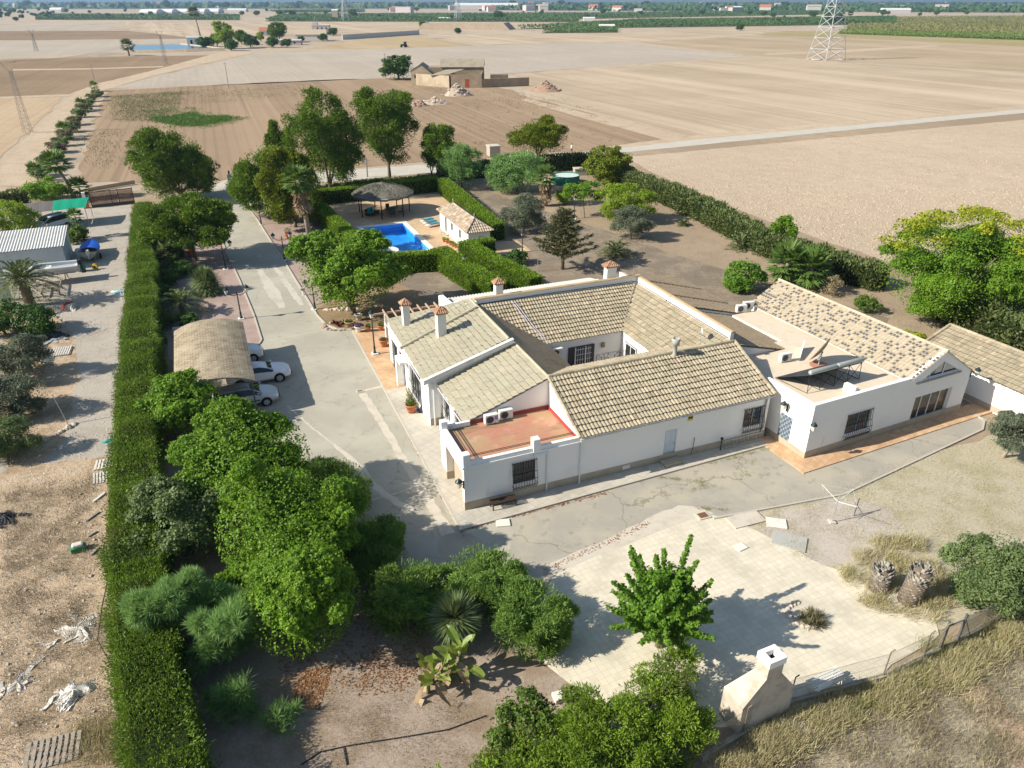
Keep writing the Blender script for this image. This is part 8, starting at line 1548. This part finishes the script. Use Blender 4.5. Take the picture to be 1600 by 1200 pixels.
lump('rubbish_heap', 'heap of dark sacks and grey scrap beside sheet metal', 'rubbish heap', at(76, 527), 1.3, bpl, 7, .3, ribbons(gpl, 14, 1.6, .16, .8))
lump('sack', 'pale sack with red edge on the gravel by the dark tree', 'sack', at(112, 482), .9, wpl, 8, .45, lambda o, g: (lambda b: (b.tube([(-.9, .3, .3), (-.3, .5, .42), (.4, .5, .4), (.9, .2, .25)], .1, 6), b.build('red_edge', mat('red_cloth', (.50, .05, .03), .7), o)))(MB()))
turq = mat('turquoise_scrap', (.02, .34, .36), .6)
lump('cloth', 'turquoise cloth at the hedge foot', 'cloth', at(171, 690), .42, turq, 9, .25); lump('cloth', 'tiny turquoise scrap in the middle of the lane', 'cloth', at(132, 690), .16, turq, 10, .3); lump('cloth', 'pale blue sheet crumpled against the hedge by the palm shadow', 'cloth', at(188, 457), .9, mat('pale_blue_scrap', (.42, .54, .56), .6), 11, .25)
cr_ = thing('plastic_crate', 'green crate holding a white sack on the rough plot', 'crate', at(124, 860), R(30)); b = MB(); b.bbox((0, 0, .15), (.7, .45, .3), 0, .03); b.build('crate', mat('green_plastic', (.03, .22, .08), .5), cr_); b = MB(); b.bbox((0, 0, .36), (.55, .36, .2), 0, .09); b.build('sack', wpl, cr_)
white_wood = mat('whitewashed_wood', (.60, .57, .52), .9); grey_wood = mat('weathered_wood', (.33, .29, .24), .9, [('noise', 5, (.22, .19, .155), .45, .7, .7)])
def pallet(label, loc, rz, mt, sx=1.2, sy=.9, tilt=0, n=6, group='wooden pallets'):
    o = thing('pallet', label, 'pallet', loc, rz, group); o.rotation_euler = (tilt, 0, rz)
    for k in range(n): b = MB(); b.bbox((-sx / 2 + sx * (k + .5) / n, 0, .13), (sx / n * .62, sy, .025), 0, .003); b.build('deck_board', mt, o)
    for y in (-sy / 2 + .05, 0, sy / 2 - .05): b = MB(); b.bbox((0, y, .06), (sx, .09, .1), 0, .005); b.build('runner', mt, o)
    return o
pallet('white pallet against the hedge, farther of two', at(164, 727), R(20), white_wood, 1.1, 1.1); pallet('white pallet against the hedge, nearer of two', at(160, 748), R(25), white_wood, 1.0, 1.0, R(8)); pallet('big grey broken pallet in the lower left corner', at(84, 1176, .05), R(18), grey_wood, 1.9, 1.15, R(10), 9); pallet('pale sheet-board pallet on the lane by the olive', at(85, 552), R(20), white_wood, 2.4, 1.7, 0, 14); pallet('striped grey-green pallet leaning under the olive', at(68, 562, .2), R(110), mat('grey_green_wood', (.30, .33, .29), .9), 1.8, 1.3, R(25), 5)
for i, (x, y, l_, rz, lab) in enumerate(((144, 808, .9, 70, 'grey plank on edge of rough plot below the white pallets'), (144, 835, .5, 60, 'short grey block below the plank'), (148, 862, .6, 80, 'thin stick of wood beside the green crate'), (155, 778, .9, 75, 'white plank at the hedge foot below the pallets'))): flat('plank', lab, 'plank', at(x, y, .03), R(rz), l_, .16, .08, white_wood if i == 3 else grey_wood)
pl_ = thing('leaning_pole', 'thin leaning pole on a broken kerb by the lane', 'pole', at(107, 664)); b = MB(); b.tube([(0, 0, 0), (-.55, .2, 2.2)], .03, 6); b.build('pole', grey_metal, pl_)
g = np.random.default_rng(6); rocks('pale rubble lump at the foot of the leaning pole', 'rubble by the leaning pole', [(lambda q: q[:2])(at(70 + 46 * t_, 690 - 26 * t_)) for t_ in np.linspace(0, 1, 12)], RP, .12, .3); rocks('loose stone on the rough plot', 'stones of the rough plot', [(lambda q: q[:2])(at(g.uniform(0, 150), g.uniform(735, 1150))) for _ in range(34)], RP, .04, .12)
# ---------------------------------------------------------------- the plain: ruin, farm, pond, pylons, tractor, person
ruin_m = mat('ruin_plaster', (.44, .36, .26), .95, [('noise', .25, (.34, .27, .19), .42, .65, .9), ('noise', 1.2, (.52, .45, .35), .5, .75, .5)]); ruin_d = mat('ruin_earth_wall', (.28, .215, .15), .95, [('noise', .4, (.36, .29, .21), .42, .65, .8)]); ruin_r = mat('ruin_roof', (.33, .285, .215), .95, [('noise', .5, (.25, .215, .16), .42, .65, .8), ('wave', 1.6, (.22, .19, .14), .6, .9, .4)])
ru = thing('ruined_farmhouse', 'ruined tan farmhouse with sagging roofs among the fields', 'ruin', (-20.3, 256.1, 0), math.atan2(0, 1)); RUa = thing
def pr2(pts, mb, z0, zs):
    n = len(pts); zz = zs if hasattr(zs, '__len__') else [zs] * n; mb.add([(x, y, z0) for x, y in pts] + [(x, y, z) for (x, y), z in zip(pts, zz)], [(i, (i + 1) % n, n + (i + 1) % n, n + i) for i in range(n)] + [tuple(range(n, 2 * n))])
b = MB(); b.prism([(-13.5, 0), (-6.5, 0), (-6.5, 3.6), (-10.2, 6.4), (-13.5, 4.6)], 'y', 8, 18); b.build('wall', ruin_m, ru); b = MB(); b.prism([(-8, 0), (10.6, 0), (10.6, 5.2), (-8, 5.2)], 'y', 12, 20); b.prism([(12, 5.2), (20, 5.2), (16.5, 7.4)], 'x', -4, 10.6); b.build('wall', ruin_d, ru)
b = MB(); b.prism([(0, 0), (0.25, 0), (0.25, 4.0), (0, 4.0)], 'x', 0, 10.4); b.prism([(.25, 0), (12, 0), (12, 4.0), (.25, 4.0)], 'x', 10.1, 10.4); b.build('yard_wall', ruin_d, ru); b = MB(); b.prism([(0, 0), (-12, 8.4), (-12.2, 8.2), (-.2, -.2)], 'z', 0, 3.6); b.prism([(0, 0), (.3, 0), (.3, 12), (0, 12)], 'z', 0, 3.7); b.build('yard_wall', ruin_m, ru)
b = MB(); b.quad((-10.4, 7.8, 6.5), (-10.4, 18.2, 6.5), (-5.6, 18.2, 3.4), (-5.6, 7.8, 3.4)); b.quad((-10.2, 7.8, 6.5), (-13.8, 7.8, 4.6), (-13.8, 18.2, 4.6), (-10.2, 18.2, 6.5)); b.build('roof', ruin_r, ru); b = MB(); b.quad((-4.2, 11.6, 5.3), (10.8, 11.6, 5.3), (10.8, 16.5, 7.6), (-4.2, 16.5, 7.6)); b.quad((-4.2, 16.5, 7.6), (10.8, 16.5, 7.6), (10.8, 20.3, 5.3), (-4.2, 20.3, 5.3)); b.build('roof', ruin_r, ru)
b = MB(); b.quad((-7, 3.5, 3.4), (-.5, .6, 4.0), (4.5, 8.5, 5.0), (-2, 11, 4.6)); b.build('roof', ruin_r, ru)
b = MB(); b.prism([(10.4, 0), (26, 6), (26, 6.4), (10.4, .5)], 'z', 0, 2.6); b.prism([(13, 9), (19, 10), (19, 13), (13, 13)], 'z', 0, 3.2); b.build('outer_wall', ruin_d, ru)
b = MB(); b.box(5.0, -.03, .0, 6.3, -.005, 2.6); b.build('door', mat('faded_red_door', (.30, .07, .04), .8), ru); b = MB(); b.quad((-7.25, 4.9, .6), (-8.2, 5.57, .6), (-8.2, 5.57, 2.8), (-7.25, 4.9, 2.8)); b.build('doorway', arch_m, ru)
b = MB(); b.box(-12.4, 7.97, 2.2, -11.7, 7.995, 3.2); b.build('window', arch_m, ru)
rub = soil('rubble', (.44, .36, .28), (.50, .42, .33), (.36, .27, .20), clod=.8, bumpd=.5, fine=1.2); rub2 = soil('red_rubble', (.33, .22, .16), (.38, .26, .19), (.28, .18, .13), clod=.8, bumpd=.4, fine=1.5)
def mound(label, px, r, h, mt, seed):
    g = np.random.default_rng(seed); o = thing('rubble_heap', label, 'rubble heap', at(*px), 0, 'rubble heaps in the field'); b = MB(); b.grid(lambda a, t_: ((r * t_ * (1 + .15 * math.sin(a * 18.8 + seed))) * math.cos(a * 6.2832), (r * .8 * t_) * math.sin(a * 6.2832), max(-.05, h * (1 - t_) ** 1.0 * (1 + .12 * math.sin(a * 44 + t_ * 20))) ), 40, 10); b.build('heap', mt, o)
    for i in range(26): a, t_ = g.uniform(0, 6.28), g.random(); k = link('lump', RP[i % 3] if mt is rub else RK[i % 3], o, (r * t_ * math.cos(a) * 1.1, r * .85 * t_ * math.sin(a), h * (1 - t_))); k.scale = (g.uniform(.25, .6),) * 3
mound('tall pale rubble heap in front of the ruin', (714, 149), 4.2, 3.2, rub, 1); mound('flat stony heap nearer than the tall one', (679, 162), 4.2, 1.6, rub, 2); mound('small reddish heap left of the flat stony one', (655, 165), 2.6, 1.3, rub2, 3); mound('conical rubble heap right of the ruin', (853, 142), 4.6, 2.9, rub2, 4)
fw_ = mat('farm_white', (.62, .58, .55), .9); pk = mat('farm_pink_grey', (.50, .44, .43), .9)
fm_ = thing('farmhouse', 'two-storey pinkish farmhouse with roof tower in the distance', 'farmhouse', (-166, 673, 0), .1); b = MB(); b.box(0, 0, 0, 14, 10, 7.2); b.build('wall', pk, fm_); b = MB(); b.box(.5, 1, 7.2, 4.5, 6, 9.5); b.build('tower', pk, fm_); b = MB(); b.box(-.2, -.2, 7.2, 14.2, 10.2, 7.6); b.build('roof', fw_, fm_)
for x in (4, 7.5, 11): b = MB(); b.box(x, -.06, 4.2, x + 1.1, -.01, 5.8); b.build('window', arch_m, fm_)
def gable(label, px, L, W, h, hr_, mt, rt, rz, name='cottage', group=None, win=True):
    o = thing(name, label, 'house', at(*px), rz, group); b = MB(); b.prism([(-W / 2, 0), (W / 2, 0), (W / 2, h), (0, h + hr_), (-W / 2, h)], 'x', -L / 2, L / 2); b.build('wall', mt, o); b = MB(); e = .4
    for s in (1, -1): b.quad((-L / 2 - e, s * (W / 2 + e), h - e * hr_ / (W / 2) + .15), (L / 2 + e, s * (W / 2 + e), h - e * hr_ / (W / 2) + .15), (L / 2 + e, 0, h + hr_ + .15), (-L / 2 - e, 0, h + hr_ + .15))
    b.build('roof', rt, o)
    if win: 
        for k in range(2): b = MB(); b.box(-L / 4 + k * L / 2 - .6, -W / 2 - .05, h * .35, -L / 4 + k * L / 2 + .6, -W / 2 - .01, h * .75); b.build('window', arch_m, o)
    return o
tan_roof = mat('tan_far_roof', (.42, .35, .26), .9); red_roof = mat('red_far_roof', (.42, .16, .09), .9); grey_roof = mat('grey_far_roof', (.45, .45, .44), .8)
gable('white gabled cottage with long tan roof in front of the farmhouse', (487, 63), 22, 9, 4, 3, fw_, tan_roof, .1); gable('small cottage with orange-red roof left of the farm grove', (417, 56), 10, 8, 4, 2.2, fw_, red_roof, .2); gable('flat grey outhouse in front of the farm grove', (452, 70), 16, 6, 2.6, .6, pk, grey_roof, .1)
wl = thing('field_wall', 'long grey wall right of the farm with trees behind', 'wall', (0, 0, 0)); a_, c_ = at(535, 62), at(655, 54); b = MB(); d_ = Vector((c_[0] - a_[0], c_[1] - a_[1], 0)); nx, ny = -d_.y / d_.length * .3, d_.x / d_.length * .3; b.prism([(a_[0] - nx, a_[1] - ny), (c_[0] - nx, c_[1] - ny), (c_[0] + nx, c_[1] + ny), (a_[0] + nx, a_[1] + ny)], 'z', 0, 3.4); b.build('wall', mat('grey_far_wall', (.60, .56, .50), .95), wl)
# irrigation pond with its pump house
pd = thing('irrigation_pond', 'blue irrigation pond with raised pale bank beside track', 'pond', (0, 0, 0)); pw = [at(205, 83), at(212, 73), at(282, 72), at(345, 79), at(290, 81)]; t = NT('pond_water'); t.b.inputs['Base Color'].default_value = (.06, .20, .26, 1); t.b.inputs['Roughness'].default_value = .12; b = MB(); b.add([(x, y, 1.2) for x, y, z in pw], [(0, 4, 3, 2, 1)]); b.build('water', t.m, pd)
b = MB(); cx_, cy_ = np.mean([p[0] for p in pw]), np.mean([p[1] for p in pw]); n = len(pw)
for i in range(n):
    p, q = pw[i], pw[(i + 1) % n]; o1 = lambda p_, k: (cx_ + (p_[0] - cx_) * k, cy_ + (p_[1] - cy_) * k)
    b.quad((*p[:2], 1.0), (*q[:2], 1.0), (*o1(q, 1.03), 1.6), (*o1(p, 1.03), 1.6)); b.quad((*o1(p, 1.03), 1.6), (*o1(q, 1.03), 1.6), (*o1(q, 1.12), -.1), (*o1(p, 1.12), -.1))
b.build('bank', S_lane, pd)
pm = gable('white pump house with lean-to at the right end of the pond', (308, 73), 10, 7, 5.2, .6, white, grey_roof, .3, 'pump_house'); b = MB(); b.box(5, -3, 0, 10, 2, 3.2); b.build('annexe', fw_, pm)
rs = thing('reservoir', 'pale raised reservoir with blue water in the distance', 'reservoir', at(725, 46)); b = MB(); e = [(-46, -14), (46, -14), (52, 26), (-44, 26)]; k_ = .86
for i in range(4): p, q = e[i], e[(i + 1) % 4]; b.quad((*p, -.2), (*q, -.2), (q[0] * k_, q[1] * k_, 6), (p[0] * k_, p[1] * k_, 6)); b.quad((p[0] * k_, p[1] * k_, 6), (q[0] * k_, q[1] * k_, 6), (q[0] * .8, q[1] * .8, 4.4), (p[0] * .8, p[1] * .8, 4.4))
b.build('bank', S_lane, rs); b = MB(); b.add([(x * .81, y * .81, 5.4) for x, y in e], [(0, 1, 2, 3)]); b.build('water', mat('far_water', (.16, .30, .30), .15), rs)
# lattice pylons
galv = mat('pylon_steel', (.50, .52, .53), .5, metal=.3); dull_steel = mat('dull_pylon_steel', (.26, .25, .24), .6)
def lattice(label, loc, rz, H, b0, bt, mt, nseg=9, arms=True, r=.06, fork=False, group='lattice pylons'):
    o = thing('lattice_pylon', label, 'pylon', loc, rz, group); lg_ = []
    cr = lambda k, t_: (lambda w_: [(-w_, -w_), (w_, -w_), (w_, w_), (-w_, w_)][k % 4])((b0 + (bt - b0) * t_) / 2)
    b = MB()
    for k in range(4): b.tube([(*cr(k, 0), 0), (*cr(k, 1), H)], r * 1.5, 4)
    b.build('leg', mt, o); b = MB(); z = [H * (1 - (1 - i / nseg) ** 1.25) for i in range(nseg + 1)]
    for i in range(nseg):
        for k in range(4):
            t0, t1 = z[i] / H, z[i + 1] / H; b.tube([(*cr(k, t0), z[i]), (*cr(k + 1, t1), z[i + 1])], r, 3, False); b.tube([(*cr(k + 1, t0), z[i]), (*cr(k, t1), z[i + 1])], r, 3, False); b.tube([(*cr(k, t1), z[i + 1]), (*cr(k + 1, t1), z[i + 1])], r, 3, False)
    b.build('bracing', mt, o); b = MB()
    if arms:
        for zz in (H * .78, H * .9, H * .99):
            for s in (-1, 1): b.tube([(0, 0, zz), (s * 6, 0, zz + .3)], r, 4); b.tube([(0, 0, zz + 1.4), (s * 6, 0, zz + .3)], r, 4)
    if fork:
        for s in (-1, 1): b.tube([(0, 0, H - .3), (s * 1.6, 0, H + 2.2)], r * 1.3, 4); b.tube([(0, 0, H - 1.2), (s * 1.6, 0, H + 2.2)], r, 4)
        b.tube([(-1.6, 0, H + 1.6), (1.6, 0, H + 1.6)], r, 4)
    b.build('crossarm', mt, o); return o
big = lattice('tall galvanised lattice pylon standing in the field at right', (151.3, 384.2, 0), R(24), 36, 12.5, 2.0, galv, 9, True, .11)
for i, (x, y) in enumerate(((1270, 94), (1311, 93), (1297, 92))): pass
lattice('rusty lattice power pole with forked head beside the dirt track', (-104, 164, 0), R(50), 12.2, 1.5, .5, dull_steel, 10, False, .02, True); lattice('lattice power pole with forked head in front of the pond', (-155.6, 357, 0), R(50), 11.5, 1.6, .5, dull_steel, 8, False, .035, True)
lattice('thin lattice power pole far left beyond the brown field', (-269, 453, 0), R(50), 9, 1.8, .5, dull_steel, 6, False, .045, True)
lattice('hazy pylon on the orchard strip left of centre', (-237, 1159, 0), R(30), 34, 9, 2, galv, 6, True, .16); lattice('hazy pylon on the orchard strip before the reservoir', (-77, 1159, 0), R(30), 34, 9, 2, galv, 6, True, .16)
b = MB(); q_ = (151.3, 384.2)
for k, (dx_, dy_) in enumerate(((-6, -3), (6.5, -1), (2, 6), (-3, 5))): 
    o = link('weed_heap', RP[k % 3], None, (q_[0] + dx_, q_[1] + dy_, .1)); o.scale = (2.6, 1.6, .8); tag(o, 'ochre weed mound at a foot of the tall pylon', 'weed mound', 'weed mounds at the pylon feet')
def wires(label, a, b_, n, sag, r=.02):
    o = thing('power_line', label, 'power line', (0, 0, 0)); b = MB()
    for k in range(n): off = (k - (n - 1) / 2) * 1.6; b.tube([(a[0] + off + (b_[0] - a[0]) * t_, a[1] + (b_[1] - a[1]) * t_, a[2] + (b_[2] - a[2]) * t_ - sag * 4 * t_ * (1 - t_)) for t_ in np.linspace(0, 1, 13)], r, 3, False)
    b.build('wire', dull_steel, o)
wires('power wires between the two forked poles at left', (-104, 164, 14), (-155.6, 357, 13.2), 2, 2.5)
up = None
for x, y, h_, lab in ((357, 136, 7.5, 'thin utility pole in the pale field above the green patch'), (148, 128, 5.8, 'short utility pole behind the dirt track bend'), (603, 123, 8.5, 'utility pole beside the fig tree of the ruin'), (699, 275, 3.2, 'short thin pole by the road right of the tall pines'), (574, 277, 3.0, 'short thin pole by the road between the tall pines'), (1135, 41, 11, 'pale pole at the orchard right of centre'), (1350, 22, 12, 'pole near the long white hall')):
    o = thing('utility_pole', lab, 'pole', at(x, y), 0, 'utility poles'); b = MB(); b.tube([(0, 0, -.2), (.1, 0, h_)], [.13, .08], 6); b.build('pole', dull_steel, o); b = MB(); b.tube([(-.5, 0, h_ - .4), (.7, 0, h_ - .4)], .05, 4); b.build('crossbar', dull_steel, o)
tc = thing('tractor', 'dark green tractor working in the ochre field', 'tractor', at(631, 74), R(200)); b = MB(); b.bbox((.9, 0, 1.35), (2.2, .9, 1.0), 0, .12); b.build('hood', mat('tractor_green', (.03, .14, .06), .5), tc); b = MB(); b.bbox((-.9, 0, 2.0), (1.6, 1.6, 2.0), 0, .12); cb = b.build('cab', car_glass, tc); b = MB(); b.bbox((-.9, 0, 3.08), (1.8, 1.8, .18), 0, .05); b.build('roof', MATS['tractor_green'], cb)
for x, y, r_ in ((-1.1, .95, .9), (-1.1, -.95, .9), (1.5, .8, .55), (1.5, -.8, .55)): b = MB(); b.lathe((x, y, r_), [(r_ * .5, -.22), (r_, -.22), (r_, .22), (r_ * .5, .22)], 18, axis='y'); b.build('wheel', tyre_m, tc)
b = MB(); b.bbox((-2.6, 0, .6), (.9, 2.8, .3), 0, .05); b.build('cultivator', rust, tc)
def person(label, loc, rz):
    o = thing('person', label, 'person', loc, rz); skin = mat('skin', (.42, .25, .17), .6)
    J = [(0, 0, .95), (0, 0, 1.2), (0, 0, 1.42), (0, .01, 1.52), (0, .02, 1.68), (.09, 0, .9), (.11, .12, .5), (.11, .02, .08), (.11, .14, .05), (-.09, 0, .9), (-.1, -.05, .5), (-.1, -.2, .1), (-.1, -.08, .05), (.19, 0, 1.4), (.25, -.05, 1.12), (.26, .06, .88), (-.19, 0, 1.4), (-.25, .06, 1.12), (-.25, .16, .9)]
    E = [(0, 1), (1, 2), (2, 3), (3, 4), (0, 5), (5, 6), (6, 7), (7, 8), (0, 9), (9, 10), (10, 11), (11, 12), (2, 13), (13, 14), (14, 15), (2, 16), (16, 17), (17, 18)]; rad = [.13, .12, .14, .055, .1, .085, .06, .045, .035, .085, .06, .045, .035, .06, .045, .032, .06, .045, .032]
    me = bpy.data.meshes.new('body'); me.from_pydata(J, E, []); bo_ = link('body', me, o); md = bo_.modifiers.new('skin', 'SKIN'); me.skin_vertices.new() if not me.skin_vertices else None
    for v, r_ in zip(me.skin_vertices[0].data, rad): v.radius = (r_, r_ * .85)
    me.skin_vertices[0].data[0].use_root = True; bo_.modifiers.new('sub', 'SUBSURF').levels = 1; bo_.modifiers['sub'].render_levels = 2; me.materials.append(skin)
    b = MB(); b.lathe((0, 0, .92), [(.17, 0), (.16, .2), (.2, .42), (.21, .52), (.1, .58)], 14); b.build('shirt', mat('white_shirt', (.72, .70, .68), .9), o, True); b = MB()
    for x, y in ((.1, .04), (-.1, -.02)): b.tube([(x, 0, .98), (x * 1.1, y, .7), (x * 1.1, y * 1.8, .48)], [.12, .1, .09], 10)
    b.build('shorts', mat('dark_shorts', (.10, .07, .08), .9), o, True); b = MB(); b.lathe((0, 0, 1.68), [(.108, 0), (.115, .05), (.08, .11), (.01, .13)], 12); b.build('hair', dw, o, True); return o
person('person in white shirt walking along the road', at(893, 240), R(120))
# ---------------------------------------------------------------- far buildings
g = np.random.default_rng(21)
def hall(label, px, L, W, h, mt=None, rz=0, name='warehouse'):
    o = thing(name, label, 'warehouse', at(*px), rz); b = MB(); b.box(-L / 2, -W / 2, 0, L / 2, W / 2, h); b.build('wall', mt or fw_, o); b = MB(); n = 8; prof = [(W / 2 * math.cos(math.pi * k / n), h + W * .16 * math.sin(math.pi * k / n)) for k in range(n + 1)]; b.prism(prof, 'x', -L / 2 - .3, L / 2 + .3); b.build('roof', mat('white_hall_roof', (.68, .68, .66), .6) if 'white_hall_roof' not in MATS else MATS['white_hall_roof'], o); return o
hall('long white hall with rounded roof at the upper right', (1398, 21.5), 60, 22, 8); hall('white shed with dark door at the far right', (1425, 12), 40, 20, 12); hall('long white packing hall on the middle horizon', (760, 14), 230, 50, 12); hall('white hut with pale roof on the orchard edge', (948, 45), 15, 8, 3, name='hut'); hall('small white house on the dry bank right of the reservoir', (920, 33), 16, 8, 4, name='hut'); hall('two pale buildings seen as one on the far orchard right of centre', (1145, 18), 40, 22, 10); hall('white cistern beside the trees behind the pylon', (1308, 38), 7, 7, 9, name='cistern')
for i, x in enumerate((238, 262, 289, 312, 334)): hall(['first', 'second', 'third', 'fourth', 'last'][i] + ' white domed greenhouse from the left above the orchard strip', (x, 22.5 - i * .4), 36, 40, 4, name='greenhouse')
hall('long low greenhouse at the right of the domed ones', (372, 18.5), 50, 20, 5, name='greenhouse'); hall('green-roofed low shed on the orchard strip before the reservoir', (697, 32), 22, 8, 3, MATS['green_plastic'], name='shed'); hall('pale round dome at the left of the orchard strip', (92, 19), 30, 30, 6, name='greenhouse'); hall('stone water tower stump on the middle orchard', (525, 31), 9, 9, 13, tan_roof, name='water_tower')
hp = [gable('hazy white house of the distant town', (700, 9), 18, 12, 9, 3, fw_, tan_roof, .3, 'town_house', 'houses of the distant town', False), gable('hazy red-roofed house of the distant town', (720, 9.5), 20, 13, 7, 4, fw_, red_roof, -.3, 'town_house', 'houses of the distant town', False), gable('hazy flat grey house of the distant town', (740, 9), 26, 16, 10, .6, pk, grey_roof, .2, 'town_house', 'houses of the distant town', False)]
for i in range(130):
    y = 6 + 14 * g.random() ** 1.6; x = g.uniform(0, 1600); k = int(g.random() * 3); s_ = g.uniform(.7, 1.5)
    if x < 600 and y > 12: y = 7 + g.random() * 4
    dup(hp[k], at(x, y), g.uniform(-.6, .6), None, None, (s_ * g.uniform(.8, 1.8), s_, s_ * g.uniform(.8, 1.4)))
# ---------------------------------------------------------------- haze: the air over the plain
hm = bpy.data.materials.new('haze_air'); hm.use_nodes = True; ht = hm.node_tree; ht.nodes.remove(ht.nodes['Principled BSDF']); pv = ht.nodes.new('ShaderNodeVolumePrincipled'); pv.inputs['Color'].default_value = (.40, .64, 1.0, 1); pv.inputs['Density'].default_value = HAZE; pv.inputs['Anisotropy'].default_value = .2; ht.links.new(pv.outputs[0], ht.nodes['Material Output'].inputs['Volume'])
b = MB(); b.box(-23000, -600, -2, 23000, 23000, 1500); hz = b.build('haze', hm); hz['kind'] = 'stuff'
